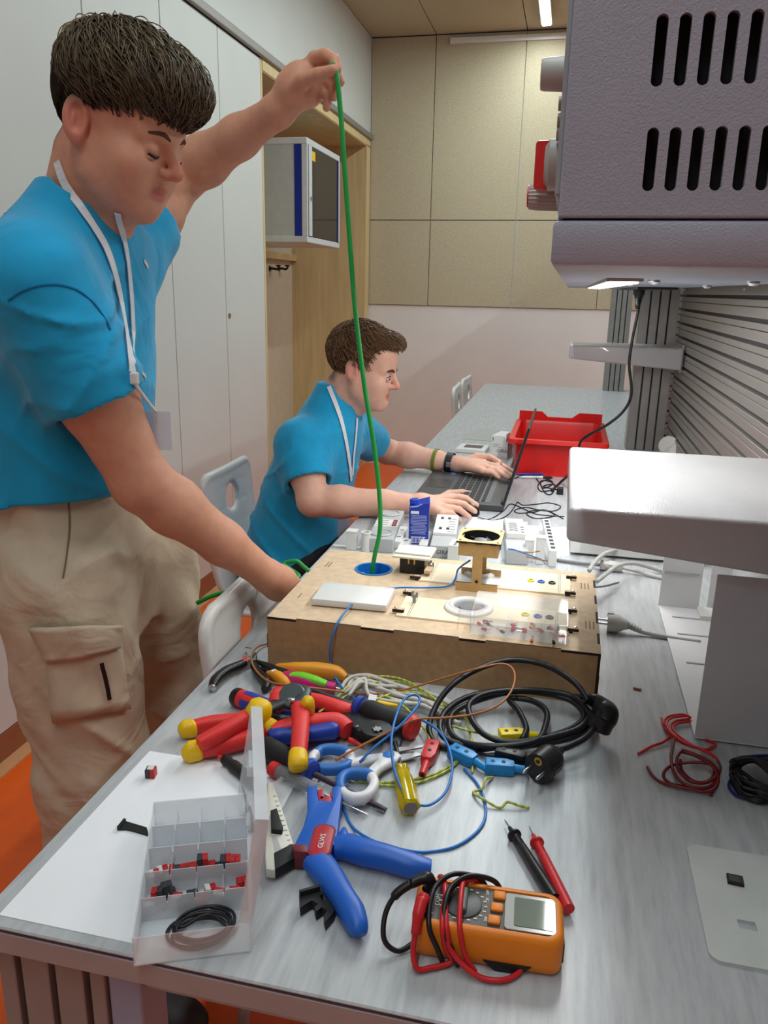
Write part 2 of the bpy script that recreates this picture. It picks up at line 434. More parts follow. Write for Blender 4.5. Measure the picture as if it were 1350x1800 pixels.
# cantilever shelf arms (tapered hollow sheet-metal shelves)
def shelf_arm(x0, x1, y0, y1, zt, t0, t1, label):
    t = thing('shelf_arm', label, 'shelf', (x0, y0, zt), group='cantilever shelves')
    w = x1 - x0; d = y1 - y0
    bm = bmesh.new()
    vs = [bm.verts.new(p) for p in ((0, 0, 0), (w, 0, 0), (w, 0, -t1), (0, 0, -t0), (0, d, 0), (w, d, 0), (w, d, -t1), (0, d, -t0))]
    for f in ((0, 1, 2, 3), (7, 6, 5, 4), (4, 5, 1, 0), (3, 2, 6, 7), (0, 3, 7, 4), (5, 6, 2, 1)): bm.faces.new([vs[i] for i in f])
    bmesh.ops.recalc_face_normals(bm, faces=bm.faces)
    bmesh.ops.bevel(bm, geom=list(bm.edges), offset=.007, segments=3, affect='EDGES', profile=.5)
    m = MB(); m.bm(bm); m.build('shelf_body', M_shelf, t, smooth=35)
    MB().bx(w - .006, w + .004, .02, d - .02, -t1 * 1.1, .01).build('mounting_plate', M_alu, t)
    return t
shelf_arm(.018, .404, 1.008, 1.44, 1.085, .046, .082, 'bright empty cantilever shelf in the right foreground')
shelf_arm(.008, .404, 3.02, 3.24, 1.168, .05, .078, 'small grey cantilever shelf farther down the partition')

# ------------------------------------------------------------------ power supply channel above the bench
CY0, CY1 = .62, 3.24; CX0 = -.015; CX1 = .295; CZ0 = 1.369; CZ1 = 1.66; CZM = 1.402
t = thing('bench_power_channel', 'large grey power supply channel with vent slots and knobs above the bench', 'power supply', (CX0, CY0, CZ0))
L = CY1 - CY0; Wc = CX1 - CX0; zm = CZM - CZ0; H = CZ1 - CZ0
base = MB().bx(-.002, Wc, 0, L, 0.0, zm - .0012, bev=.004).build('base_channel', M_hammer, t, smooth=35)
end = MB().bx(.001, Wc, 0.001, .006, zm, H, bev=.0018).build('end_cover', M_hammer, t)
cut = MB()
pitch = .0148
s0 = yp(1160, 88, CY0); s1 = yp(1144, 280, CY0)
for row, (s, hh) in enumerate(((s0, .044), (s1, .041))):
    for k in range(16):
        x = s.x - CX0 + k * pitch
        pts = [(x + .004 * math.cos(a), (.0 if math.sin(a) == 0 else 0) + .004 * math.sin(a) + (hh / 2 - .004) * (1 if math.sin(a) > 0 else -1)) for a in [PI * (j + .5) / 6 for j in range(12)]]
        Mx = Matrix.Translation((0, .02, s.z - CZ0)) @ Matrix.Rotation(PI / 2, 4, 'X')
        cut.prism(pts, 0, .04, Mx)
boolean_cut(end, cut.build('cut', None, t))
MB().bx(.001, .004, .006, L, zm, H).build('front_panel', M_hammer, t)
MB().bx(.004, Wc, .03, L, zm, zm + .003).build('dark_slot_floor', M_dark, t)  # added dark sheets, here and next, stand in for shade behind the slots
MB().bx(.004, Wc, .03, .033, zm + .003, H).build('dark_slot_back', M_dark, t)
MB().bx(.0, Wc, .001, L, H - .001, H).build('top_cover', M_hammer, t)
# front panel fittings (they point to the user side, -x)
def knob(y, z, r, l, m, cap=None, ribs=0):
    k = MB(); Mx = Matrix.Translation((0, y, z)) @ Matrix.Rotation(-PI / 2, 4, 'Y')
    if ribs:
        prof = []
        rings = []
        for zz, rr in ((0, r), (l * .75, r * .95), (l, r * .85)):
            rings.append([Mx @ Vector(((rr + (.0009 if i % 2 else 0)) * math.cos(2 * PI * i / (2 * ribs)), (rr + (.0009 if i % 2 else 0)) * math.sin(2 * PI * i / (2 * ribs)), zz)) for i in range(2 * ribs)])
        k.loft(rings)
    else:
        k.lathe([(r * 1.1, 0), (r * 1.1, l * .15), (r, l * .16), (r * .92, l * .9), (r * .85, l)], 24, Mx)
    o = k.build('knob', m, t, smooth=40)
    if cap: MB().lathe([(r * .8, l), (r * .8, l + .0015), (r * .3, l + .002)], 20, Mx).build('knob_cap', cap, o, smooth=40)
M_knob = mat('knob_grey', (176, 172, 168), .45)
MB().bx(-.004, .001, .05, .42, zm + .02, H - .02, bev=.002).build('switch_plate', mat('plate_grey', (150, 152, 156), .45), t)
yk = .12
def zof(py, y): return yp(985, py, CY0 + y).z - CZ0
knob(yk, zof(130, yk), .0135, .024, M_knob)
knob(.20, zof(345, .20), .0125, .032, M_knob, M_red, 22)
Mx = Matrix.Translation((0, .17, zof(290, .17))) @ Matrix.Rotation(-PI / 2, 4, 'Y')
MB().lathe([(.022, 0), (.022, .014), (.017, .018)], 24, Mx).build('switch_collar', M_knob, t, smooth=40)
s = MB(); s.prism([(-.021, -.006), (.019, -.008), (.021, 0), (.019, .008), (-.021, .006)], .013, .027, Mx, bev=.003); s.build('rotary_switch', M_red, t)
for py in (182, 212, 235): MB().cyl((-.002, .15, zof(py, .15)), (-.009, .15, zof(py, .15)), .006).build('push_button', M_knob, t, smooth=40)
# under-side: bolts, small rail, LED batten
for px, py in ((1110, 497), (1150, 492), (1243, 501), (1243, 509), (1325, 494), (1312, 507), (1204, 508)):
    p = tp(px, py, CZ0)
    q = (p.x - CX0, min(p.y, CY1 - .05) - CY0, 0)
    MB().lathe([(.008, 0), (.008, -.003), (.005, -.006), (0, -.0065)], 12, Matrix.Translation(q)).build('bolt', M_steel, t, smooth=40)
MB().bx(.18, .28, 1.6, 2.4, -.006, -.0005).build('mounting_strip', M_black, t)
MB().bx(.056, .1, .44, 1.85, -.004, 0).build('lamp_frame', M_alu, t)
MB().bx(.061, .095, .45, 1.84, -.006, -.002).build('lamp_diffuser', mat('led_diffuser_bench', (255, 255, 255), .5, var=0, emit=14.0), t)
area_light('bench_lamp_glow', (.078, 1.145, -.009), .034, 1.38, P_BENCH, C_BENCH, parent=t)
# plug and cord hanging from the channel's under-side
t = thing('hanging_power_cord', 'black power cord hanging from the channel down to the bench', 'cord', (0, 0, 0))
a = yp(1124, 508, 2.45); a.z = CZ0
pl = MB(); pl.lathe([(.016, 0), (.016, -.018), (.012, -.024), (.012, -.03), (.0095, -.031), (.0105, -.036), (.0085, -.037), (.0095, -.043), (.007, -.044), (.008, -.05), (.005, -.06)], 14, Matrix.Translation(a)); pl.build('plug', M_black, t, smooth=40)
pts = [a + Vector((0, 0, -.05))] + [yp(px, py, 2.45) for px, py in ((1122, 545), (1112, 595), (1106, 640), (1110, 690), (1098, 720), (1070, 745))] + [yp(1035, 765, 2.47), yp(1020, 778, 2.5), yp(1016, 800, 2.52), yp(1005, 828, 2.5), tp(985, 848, TZ + .006), tp(970, 862, TZ + .006)]
MB().tube(cr(pts, 8), .0042, 8).build('cord', M_black, t, smooth=True)

# ================================================================== WOODEN DEMONSTRATION BOX
M_mdf = mat('mdf_board', (212, 186, 154), .75, var=.08, vscale=60, bump=.1, bscale=300)
M_burn = mat('burnt_edge', (44, 30, 22), .8, var=.15)
M_ply = mat('thin_birch_ply', (238, 222, 192), .6, var=.04, vscale=8, stretch=(.4, 3, 1))
M_lasered = mat('laser_engraving', (150, 116, 78), .8, var=0)
def burn(o, axis):
    o.data.materials.append(M_burn)
    for p in o.data.polygons:
        if abs(p.normal[axis]) < .7: p.material_index = 1
    return o
BX0, BY0, BW, BD, BH = -.441, 1.12, .526, .36, .085
ZT = TZ + BH
th = .0042
box = thing('demonstration_box', 'wide wooden box with finger joints carrying sockets and terminals', 'wooden box', (BX0, BY0, TZ))
xs = [yp(px, 1100, BY0).x - BX0 for px in (520, 634, 692, 808, 855, 990)]
tabs = [(0, xs[0]), (xs[1], xs[2]), (xs[3], xs[4]), (xs[5], BW)]
gaps = [(xs[0], xs[1]), (xs[2], xs[3]), (xs[4], xs[5])]
# top panel outline with fingers on near, right side
pts = [(0, 0)]
for a, b in tabs: pts += [(a, 0), (b, 0)] if a == 0 else [(a, th), (a, 0), (b, 0)]; pts += [(b, th)] if b < BW else []
rt = [.035, .075, .115, .165, .20, .24, .28, .32]
for i in range(0, len(rt), 2): pts += [(BW, rt[i]), (BW - th, rt[i]), (BW - th, rt[i + 1]), (BW, rt[i + 1])]
pts += [(BW, BD), (0, BD)]
q = []
for p in pts:
    if not q or (abs(p[0] - q[-1][0]) + abs(p[1] - q[-1][1])) > 1e-6: q.append(p)
top = MB().prism(q, BH - th, BH).build('top_panel', M_mdf, box)
hc = tp(657, 1001, ZT); hx, hy = hc.x - BX0, hc.y - BY0
c = MB().lathe([(.034, BH - .03), (.034, BH + .01)], 40, Matrix.Translation((hx, hy, 0))).build('cut', None, box)
boolean_cut(top, c); burn(top, 2)
f = MB()
fp = [(0, 0), (BW, 0), (BW, BH - th)]
for a, b in gaps[::-1]: fp += [(b, BH - th), (b, BH), (a, BH), (a, BH - th)]
fp += [(0, BH - th)]
f.prism(fp, 0, th - .0002, Matrix.Translation((0, th, 0)) @ Matrix.Rotation(PI / 2, 4, 'X')); burn(f.build('front_panel', mat('mdf_shaded', (172, 136, 98), .75, var=.1, vscale=70, bump=.1), box), 1)  # front panel's shade is put into a darker copy of the board colour
rp = [(0, 0), (BD, 0), (BD, BH - th)]
for i in range(len(rt) - 2, -1, -2): rp += [(rt[i + 1], BH - th), (rt[i + 1], BH), (rt[i], BH), (rt[i], BH - th)]
rp += [(0, BH - th)]
Mr = Matrix(((0, 0, 1, BW - th), (1, 0, 0, 0), (0, 1, 0, 0), (0, 0, 0, 1)))
burn(MB().prism(rp, 0, th - .0002, Mr).build('side_panel', M_mdf, box), 0)
MB().bx(0, th, th, BD, 0, BH - th - .0002).build('side_panel', M_mdf, box)
MB().bx(th, BW - th, BD - th, BD, 0, BH - th - .0002).build('back_panel', M_mdf, box)
for (z0, z1) in ((.012, .048),):
    MB().bx(BW - .0005, BW + .0006, 0.0, .0045, z0, z1).build('joint_finger', M_burn, box)
MB().bx(-.0006, .0005, -.0003, .004, .03, .055).build('joint_finger', M_burn, box)
# blue flush socket in the round hole
cup = MB(); Mh = Matrix.Translation((hx, hy, 0))
cup.lathe([(.0335, BH - .028), (.0335, BH + .0008), (.036, BH + .0008), (.036, BH + .0018), (.0315, BH + .0018), (.0315, BH - .0265), (0, BH - .0265)], 40, Mh)
cup.build('flush_socket', mat('translucent_blue', (30, 120, 200), .35, var=.05), box, smooth=35)
for a in (40, 160, 230, 330): MB().cyl((hx + .026 * math.cos(R_(a)), hy + .026 * math.sin(R_(a)), BH - .0266), (hx + .026 * math.cos(R_(a)), hy + .026 * math.sin(R_(a)), BH - .012), .0035).build('screw_post', mat('pale_blue', (120, 180, 226), .4), box, smooth=40)
def loc(px, py, z=ZT): p = tp(px, py, z); return Vector((p.x - BX0, p.y - BY0, 0))
# engraved captions
for (px, py, n, wd) in ((575, 992, 2, .03), (527, 1047, 1, .022), (1022, 1030, 3, .03), (1030, 1098, 3, .03)):
    l = loc(px, py)
    for k in range(n): MB().box((l.x + k * .006, l.y, BH + .0002), (.0022, wd, .0003)).build('engraved_caption', M_lasered, box)

def quad(px4, z): return [Vector((tp(*p, z).x - BX0, tp(*p, z).y - BY0, 0)) for p in px4]
def flat_board(name, x0, x1, y0, y1, m, z0=0.0, hgt=.003):
    o = MB().bx(x0, x1, y0, y1, BH + z0, BH + z0 + hgt, bev=.0003, seg=1).build(name, m, box)
    return o
# two thin boards with rings, terminals and clips
def demo_board(x0, x1, y0, y1, rc, rr, term, pin):
    b = flat_board('component_board', x0, x1, y0, y1, M_ply)
    zz = BH + .003
    for xx in (x0 + .018, x0 + .021, x1 - .018, x1 - .021): MB().bx(xx, xx + .0006, y0 + .002, y1 - .002, zz, zz + .0002).build('scored_line', M_burn, b)
    r = MB(); r.lathe([(rr * .62, 0), (rr * .62, .004), (rr * .68, .0075), (rr * .78, .0085), (rr * .86, .006), (rr * .92, .0065), (rr, .004), (rr, 0)], 40, Matrix.Translation((rc.x, rc.y, zz)))
    r.build('socket_ring', M_whitep, b, smooth=50)
    MB().lathe([(rr * .63, .0015), (rr * .4, .0018), (rr * .4, .0045), (0, .0045)], 32, Matrix.Translation((rc.x, rc.y, zz))).build('socket_insert', mat('socket_grey', (150, 152, 156), .3, .3), b, smooth=40)
    for k in range(3): MB().box((rc.x + (k - 1) * rr * .18, rc.y, zz + .0048), (rr * .06, rr * .5, .001)).build('socket_rib', M_alu, b)
    for p, m in zip(term, (mat('terminal_yellow', (210, 206, 30), .4), mat('terminal_blue', (24, 96, 190), .4), mat('terminal_black', (34, 32, 34), .4))):
        t_ = MB(); t_.lathe([(.0066, 0), (.0066, .002), (.005, .003), (.0035, .003), (.0035, .0008), (0, .0008)], 20, Matrix.Translation((p.x, p.y, zz))); t_.build('terminal', m, b, smooth=40)
    pm = MB(); pm.lathe([(.003, 0), (.003, .012), (.0018, .014)], 12, Matrix.Translation((pin.x, pin.y, zz)))
    pm.box((pin.x - .003, pin.y, zz + .015), (.004, .004, .012), bev=.001); pm.box((pin.x + .004, pin.y + .001, zz + .014), (.004, .004, .010), bev=.001)
    pm.build('wing_screw', mat('grey_pin', (150, 150, 146), .4, .3), b, smooth=40)
A = [loc(757, 990), loc(1004, 1014), loc(1000, 1048), loc(731, 1021)]
ay0 = (A[2].y + A[3].y) / 2; ay1 = (A[0].y + A[1].y) / 2; ax0 = (A[0].x + A[3].x) / 2; ax1 = (A[1].x + A[2].x) / 2
demo_board(ax0, ax1, ay0, ay1, loc(843, 1012), .030, [loc(933, 1024), loc(951, 1026), loc(970, 1028)], loc(757, 1008))
MB().bx(loc(806, 1010).x, loc(885, 1012).x, ay0 + .004, ay1 - .004, BH + .0032, BH + .005).build('transparent_frame', M_frost, box)
Bq = [loc(716, 1048), loc(1002, 1082), loc(997, 1119), loc(695, 1082)]
by0 = (Bq[2].y + Bq[3].y) / 2; by1 = (Bq[0].y + Bq[1].y) / 2; bx0 = (Bq[0].x + Bq[3].x) / 2; bx1 = (Bq[1].x + Bq[2].x) / 2
demo_board(bx0, bx1, by0, by1, loc(824, 1072), .041, [loc(923, 1084), loc(945, 1087), loc(966, 1089)], loc(728, 1062))
def clip(px, py, d):
    l = loc(px, py)
    b = MB().box((l.x, l.y, BH + .006), (.019, .0085, .006), bev=.0004, seg=1).build('board_clip', M_mdf, box); burn(b, 2)
    MB().box((l.x - d * .004, l.y, BH + .0016), (.009, .0085, .0032)).build('clip_spacer', M_burn, b)
    MB().lathe([(.0032, 0), (.0032, .0016), (.001, .0024)], 12, Matrix.Translation((l.x + d * .004, l.y, BH + .009))).build('clip_screw', M_steel, b, smooth=40)
for px, py, d in ((1004, 1019, 1), (1002, 1047, 1), (730, 1019, -1), (750, 991, -1), (718, 1047, -1), (700, 1078, -1), (1004, 1078, 1), (1006, 1112, 1)): clip(px, py, d)

# ---- things standing on the box
# white touch panel
c0 = [tp(*p, ZT + .014) for p in ((570, 1022), (694, 1029), (680, 1063), (545, 1058))]
ctr = sum(c0, Vector()) / 4
t = thing('touch_panel', 'thick white square touch panel lying on the wooden box', 'wall panel', (ctr.x, ctr.y, ZT), R_(2))
MB().box((0, 0, .008), (.128, .082, .012), bev=.002).build('glass_front', M_whitep, t, smooth=35)
MB().box((0, 0, .0015), (.118, .072, .003)).build('backplate', M_greyp, t)
# black switch insert lying upside down
p = tp(724, 1010, ZT)
t = thing('switch_insert', 'black switch insert with cream mounting frame on the wooden box', 'switch', (p.x, p.y + .024, ZT), R_(-2))
MB().box((0, 0, .0165), (.048, .046, .033), bev=.003).build('body', M_black, t)
MB().box((0, 0, .0355), (.071, .071, .004), bev=.001).build('mounting_frame', mat('cream_plastic', (226, 218, 196), .5), t)
MB().box((0, .004, .0392), (.069, .05, .003), bev=.001).build('rocker', M_whitep, t)
for x in (-.006, .005): MB().box((x, -.0235, .026), (.003, .002, .011)).build('contact', M_gold, t)
MB().box((.032, -.02, .012), (.012, .03, .006)).build('claw', M_mdf, t)
# fan tower
q0 = tp(795, 1041, ZT); q1 = tp(878, 1041, ZT)
fy = (q0.y + q1.y) / 2; fx = (q0.x + q1.x) / 2; fw = .074
ztop = yp(838, 953, fy).z - ZT
fdp = .078
t = thing('fan_tower', 'small wooden tower holding a black fan on the box', 'fan', (fx, fy, ZT))
def iframe(y):
    w2 = fw / 2; cw = .009
    pts = [(-w2, 0), (w2, 0), (w2, .016), (cw, .016), (cw, ztop - .027), (w2 - .002, ztop - .027), (w2 - .002, ztop - .003), (-w2 + .002, ztop - .003), (-w2 + .002, ztop - .027), (-cw, ztop - .027), (-cw, .016), (-w2, .016)]
    o = MB().prism(pts, 0, .0035, Matrix.Translation((0, y + .0035, 0)) @ Matrix.Rotation(PI / 2, 4, 'X')).build('side_frame', mat('mdf_tower', (196, 160, 104), .75, var=.08, vscale=60), t); burn(o, 1)
    MB().cyl((0, y, .02), (0, y - .0012, .02), .003).build('screw', M_black, o, smooth=40)
iframe(0); iframe(fdp)
for s in (-1, 1):
    o = MB().box((s * (fw / 2 - .004), fdp / 2, ztop - .016), (.0035, fdp - .006, .024)).build('side_frame', MATS['mdf_tower'], t)
tpn = MB().bx(-fw / 2 - .002, fw / 2 + .002, -.002, fdp + .006, ztop - .003, ztop).build('top_plate', mat('mdf_top', (226, 192, 140), .7, var=.06, vscale=60), t)
c = MB().lathe([(.034, ztop - .02), (.034, ztop + .02)], 40, Matrix.Translation((0, fdp / 2 + .002, 0))).build('cut', None, t); boolean_cut(tpn, c); burn(tpn, 2)
for xx in (-.026, .0, .026): MB().box((xx, -.0022, ztop - .0017), (.012, .0008, .0038)).build('joint_finger', M_burn, tpn)
fan = MB(); Mf = Matrix.Translation((0, fdp / 2 + .002, ztop - .022))
fan.lathe([(.037, 0), (.037, .018), (.0345, .018), (.0345, 0)], 40, Mf)
fan = fan.build('fan_housing', M_black, t, smooth=40)
MB().lathe([(.012, 0), (.012, .014), (.010, .0155), (0, .0158)], 28, Mf).build('fan_hub', mat('fan_grey', (112, 114, 118), .5), fan, smooth=40)
for k in range(7):
    a = 2 * PI * k / 7; b = MB(); rings = []
    for rr in (.011, .019, .027, .033):
        tw = R_(50 - rr * 700); off = (rr - .011) * 14; u = Vector((math.cos(a + off), math.sin(a + off), 0)); v = Vector((-u.y, u.x, 0)); wd = .006 + rr * .18
        d = v * math.cos(tw) + Vector((0, 0, 1)) * math.sin(tw); c_ = u * rr + Vector((0, 0, .008)); n_ = u.cross(d).normalized() * .0005
        rings.append([c_ - d * wd / 2 - n_, c_ + d * wd / 2 - n_, c_ + d * wd / 2 + n_, c_ - d * wd / 2 + n_])
    b.loft([[Mf @ p for p in r] for r in rings]); b.build('fan_blade', mat('fan_grey', (112, 114, 118), .5), fan)
for s in (1, -1):
    for s2 in (1, -1): MB().lathe([(.0022, 0), (.0022, .0006)], 10, Matrix.Translation((s * .033, fdp / 2 + .002 + s2 * .036, ztop))).build('corner_hole', M_burn, tpn)

# clear box with ferrules, overhanging the near edge of the box
p0 = tp(823, 1124, ZT + .003); p1 = tp(995, 1129, ZT + .003)
cx = (p0.x + p1.x) / 2; cy = BY0 + .005; cw = p1.x - p0.x; cdp = .052; ch = .03
t = thing('ferrule_box', 'open clear plastic box of wire ferrules on the wooden box edge', 'box', (cx, cy, ZT + .0062))
tk = .0012
MB().bx(-cw / 2, cw / 2, 0, cdp, 0, tk).build('base', M_clear, t)
for y in (0, cdp - tk): MB().bx(-cw / 2, cw / 2, y, y + tk, tk, ch).build('wall', M_clear, t)
for x in (-cw / 2, cw / 2 - tk): MB().bx(x, x + tk, tk, cdp - tk, tk, ch).build('wall', M_clear, t)
for x in (-.018, -.014, .008, .012, .034, .038): MB().bx(x, x + tk * .8, tk, cdp - tk, tk, ch * .75).build('divider', M_clear, t)
MB().bx(-cw / 2, cw / 2, cdp, cdp + .055, ch, ch + tk).build('lid', M_clear, t)
MB().bx(-cw / 2, cw / 2, cdp + .055 - tk, cdp + .055, ch - .012, ch).build('lid_rim', M_clear, t)
lt = MB(); lt.bx(-cw / 2 - .02, -cw / 2, .012, .014, .012, ch + .004); lt.bx(-cw / 2 - .02, -cw / 2 - .018, -.002, .012, .0, ch + .004); lt.build('latch', M_clear, t)
cols_ = {'red': (206, 40, 40), 'black': (24, 24, 28), 'orange': (236, 120, 40), 'grey': (130, 132, 138)}
random.seed(3)
def ferrule_mesh(cn):
    m = MB(); m.lathe([(0, 0), (.0011, 0), (.0011, .009), (0, .009)], 8, Matrix.Translation((0, 0, 0)))
    m.cm = 1; m.lathe([(0, .008), (.0013, .008), (.0024, .010), (.0024, .0155), (0, .0155)], 8); return m.mesh('ferrule')
fm = {}
for cn in cols_:
    me = ferrule_mesh(cn); me.materials.append(M_steel); me.materials.append(mat('ferrule_' + cn, cols_[cn], .4)); fm[cn] = me
cells = [(-cw / 2 + .004, -.022, ['red', 'red', 'red', 'black', 'black', 'black', 'grey']), (-.01, .004, ['red', 'red', 'red', 'red', 'black', 'red']),
         (.016, .031, ['red', 'orange', 'orange', 'orange', 'red']), (.042, cw / 2 - .006, ['orange', 'red', 'black', 'black', 'orange', 'black', 'grey', 'red', 'orange'])]
ORD = ('leftmost', 'second', 'third', 'rightmost')
lab = {'red': 'red-collared wire ferrule in the clear box', 'black': 'black-collared wire ferrule in the clear box', 'orange': 'orange-collared wire ferrule in the clear box', 'grey': 'grey-collared wire ferrule in the clear box'}
for ci, (a, b, lst) in enumerate(cells):
    for i, cn in enumerate(lst):
        o = bpy.data.objects.new('ferrule', fm[cn]); COL.objects.link(o)
        o.location = (cx + a + .006 + (b - a - .012) * random.random(), cy + .008 + random.random() * .034, ZT + .0062 + tk + .0026 + (i % 3) * .0045)
        o.rotation_euler = (PI / 2 + random.uniform(-.15, .25), 0, random.uniform(0, 6.28))
        tag(o, f'{cn}-collared wire ferrule in the {ORD[ci]} compartment of the clear box', 'ferrule', f'{cn} ferrules, {ORD[ci]} compartment')

# ================================================================== DEVICES BEHIND THE BOX
def dbox(name, label, cat, loc_, s, m, rz=0, bev=.0015):
    t = thing(name, label, cat, loc_, rz)
    MB().box((0, 0, s[2] / 2), s, bev=bev).build('body', m, t); return t
p = tp(619, 965); 
t = dbox('square_plastic_post', 'white square plastic duct piece standing behind the box', 'duct piece', (p.x, p.y, TZ), (.024, .024, .045), M_whitep)
MB().box((0, 0, .046), (.026, .026, .003)).build('rim', M_whitep, t)
p = tp(643, 968)
t = thing('round_plastic_post', 'white round plastic tube standing behind the box', 'tube', (p.x, p.y, TZ))
MB().lathe([(.011, 0), (.011, .042), (.0125, .043), (.0125, .047), (.009, .047), (.009, .02), (0, .02)], 24).build('body', M_whitep, t, smooth=40)
p = tp(608, 964)
t = dbox('flat_strip', 'thin white strip lying at the far edge of the box', 'strip', (p.x + .0, p.y + .008, TZ), (.07, .012, .004), M_whitep)
# thermostat row
n0_ = tp(668, 971); f0_ = tp(690, 918)
def rail_device(name, label, pn, pf, w, h, m, cat='device'):
    d = (pf - pn).to_2d(); L = d.length; rz = math.atan2(d.y, d.x) - PI / 2
    t = thing(name, label, cat, ((pn.x + pf.x) / 2, (pn.y + pf.y) / 2, TZ), rz)
    MB().box((0, 0, h / 2), (w, L, h), bev=.002).build('body', m, t)
    return t, L
t, L = rail_device('dual_thermostat', 'grey device with two round dials and red keys behind the box', n0_, f0_, .062, .034, M_greyp)
for y in (-L * .34, L * .34):
    MB().lathe([(.027, .034), (.027, .037), (.024, .038), (.023, .036), (0, .036)], 32, Matrix.Translation((-.002, y, 0))).build('dial', mat('dial_grey', (178, 180, 180), .35), t, smooth=40)
MB().box((.0, 0, .0345), (.058, L * .24, .003), bev=.001).build('label_plate', M_whitep, t)
for k in range(3): MB().box((.020, (k - 1) * L * .075, .0365), (.011, .011, .002)).build('key', mat('dark_red_key', (140, 30, 40), .4), t)
for k in range(3): MB().box((-.012, (k - 1) * L * .075, .0362), (.03, .002, .0006)).build('print_line', M_ink, t)
# small clamps right of it
for i, (px, py, px2, py2, w, h) in enumerate(((697, 965, 710, 938, .02, .02), (706, 972, 716, 955, .022, .014))):
    t, L = rail_device('rail_clamp', ('white rail clamp with two slots beside the drink carton', 'small white clamp in front of the drink carton')[i], tp(px, py), tp(px2, py2), w, h, M_whitep, 'clamp')
    for k in (-1, 1): MB().box((0, k * L * .22, h + .0004), (w * .5, .003, .001)).build('slot', M_ink, t)
# drink carton
p = tp(733, 957)
t = thing('drink_carton', 'blue drink carton with a blue screw cap on the bench', 'carton', (p.x, p.y + .02, TZ), R_(8))
M_carton = mat('carton_blue', (28, 52, 160), .35, var=.05)
hgt = .105
cb = bmesh.new()
vs = [cb.verts.new(v) for v in ((-.024, -.02, 0), (.024, -.02, 0), (.024, .02, 0), (-.024, .02, 0), (-.024, -.02, .095), (.024, -.02, .105), (.024, .02, .112), (-.024, .02, .098))]
for f_ in ((3, 2, 1, 0), (4, 5, 6, 7), (0, 1, 5, 4), (1, 2, 6, 5), (2, 3, 7, 6), (3, 0, 4, 7)): cb.faces.new([vs[i] for i in f_])
mm = MB(); mm.bm(cb); mm.build('body', M_carton, t)
MB().lathe([(.010, 0), (.010, .004), (.0115, .004), (.0115, .013), (.0105, .014), (0, .014)], 24, Matrix.Translation((-.012, 0, .096)) @ Matrix.Rotation(R_(-8), 4, 'Y')).build('screw_cap', mat('cap_blue', (30, 70, 190), .35), t, smooth=40)
M_cprint = mat('carton_print', (170, 182, 226), .5, var=0)
MB().box((-.010, -.0202, .081), (.02, .0004, .007)).build('printed_panel', mat('carton_white', (226, 230, 240), .5), t)
random.seed(5)
for k in range(13):
    w_ = random.uniform(.030, .041); MB().box((0, -.0202, .073 - k * .0038), (w_, .0004, .0013)).build('print_line', M_cprint, t)
MB().box((0, -.0202, .012), (.036, .0004, .016)).build('barcode_panel', mat('carton_white', (226, 230, 240), .5), t)
for k in range(12): MB().box((-.016 + k * .003, -.0205, .012), (.0011 + .0006 * (k % 3), .0004, .013)).build('barcode_bar', M_carton, t)
st = MB(); st.tube([(-.022, -.0203, .094), (-.004, -.0203, .0965), (.006, -.0203, .103)], .0014, 6); st.build('print_swoosh', M_cprint, t)
MB().box((.0245, .006, .098), (.001, .018, .02)).build('folded_ear', mat('carton_light', (90, 150, 220), .4), t)
# white module with maker's name
t, L = rail_device('rail_module', 'white rail module with dark keys and lettering behind the box', tp(777, 981), tp(787, 925), .058, .03, M_greyp)
MB().box((0, L * .12, .0335), (.056, L * .62, .007), bev=.001).build('raised_cover', M_whitep, t)
for y in (-.03, .06):
    for x in (-.012, .006): MB().box((x, y + L * .06, .0375), (.007, .014, .002)).build('key', M_black, t)
for k in range(6): MB().box((.014 + .002 * (k % 2), -.04 + k * .022, .0373), (.016, .002, .0005)).build('print_line', M_ink, t)
text_mesh('lettering', 'GIRA', .014, M_ink, t, (.0, -L / 2 - .0003, .014), (PI / 2, 0, 0))
# folded clear hinge piece left of the module
t, L = rail_device('hinged_cover', 'translucent hinged cover piece beside the white rail module', tp(742, 972), tp(753, 940), .024, .012, M_frost, 'cover')
MB().box((0, 0, .0135), (.02, L * .8, .002)).build('flap', M_whitep, t)
# screw terminal strip near the tower
p = tp(800, 993)
t = dbox('terminal_strip', 'white screw terminal strip at the fan tower foot', 'terminal strip', (p.x, p.y + .012, TZ), (.03, .05, .05), M_whitep, R_(-5))
for k in range(4): MB().lathe([(.004, 0), (.004, .0012), (0, .0012)], 12, Matrix.Translation((0, -.018 + .012 * k, .05))).build('screw', M_steel, t, smooth=40)
for k in range(8): MB().box((.0145, -.02 + .0058 * k, .045), (.003, .0022, .01)).build('tooth', M_whitep, t)
# right of the tower: DIN modules
t, L = rail_device('din_module', 'light grey stepped rail module right of the fan tower', tp(908, 993), tp(900, 937), .05, .035, M_greyp)
MB().box((0, L * .1, .042), (.046, L * .5, .016), bev=.003).build('raised_cover', M_whitep, t)
for k in range(4): MB().tube(cr([(-.016, -.02 + .018 * k, .05), (-.006, -.02 + .018 * k, .054), (.006, -.02 + .018 * k, .05)], 4), .0022, 6).build('clip_rib', M_greyp, t)
for k in range(3): MB().box((.016, -.03 + .02 * k, .0505), (.008, .004, .001)).build('slot', M_ink, t)
for i, (px, py, nm) in enumerate(((929, 985, 'short white plastic post between rail module and connector strip'), (948, 990, 'white plastic post leaning at the connector strip'))):
    p = tp(px, py); t = dbox('plastic_post', nm, 'duct piece', (p.x, p.y, TZ), (.02, .022, .05 + .012 * i), M_whitep, R_(4)); MB().box((0, 0, .0515 + .012 * i), (.022, .024, .003)).build('rim', M_whitep, t)
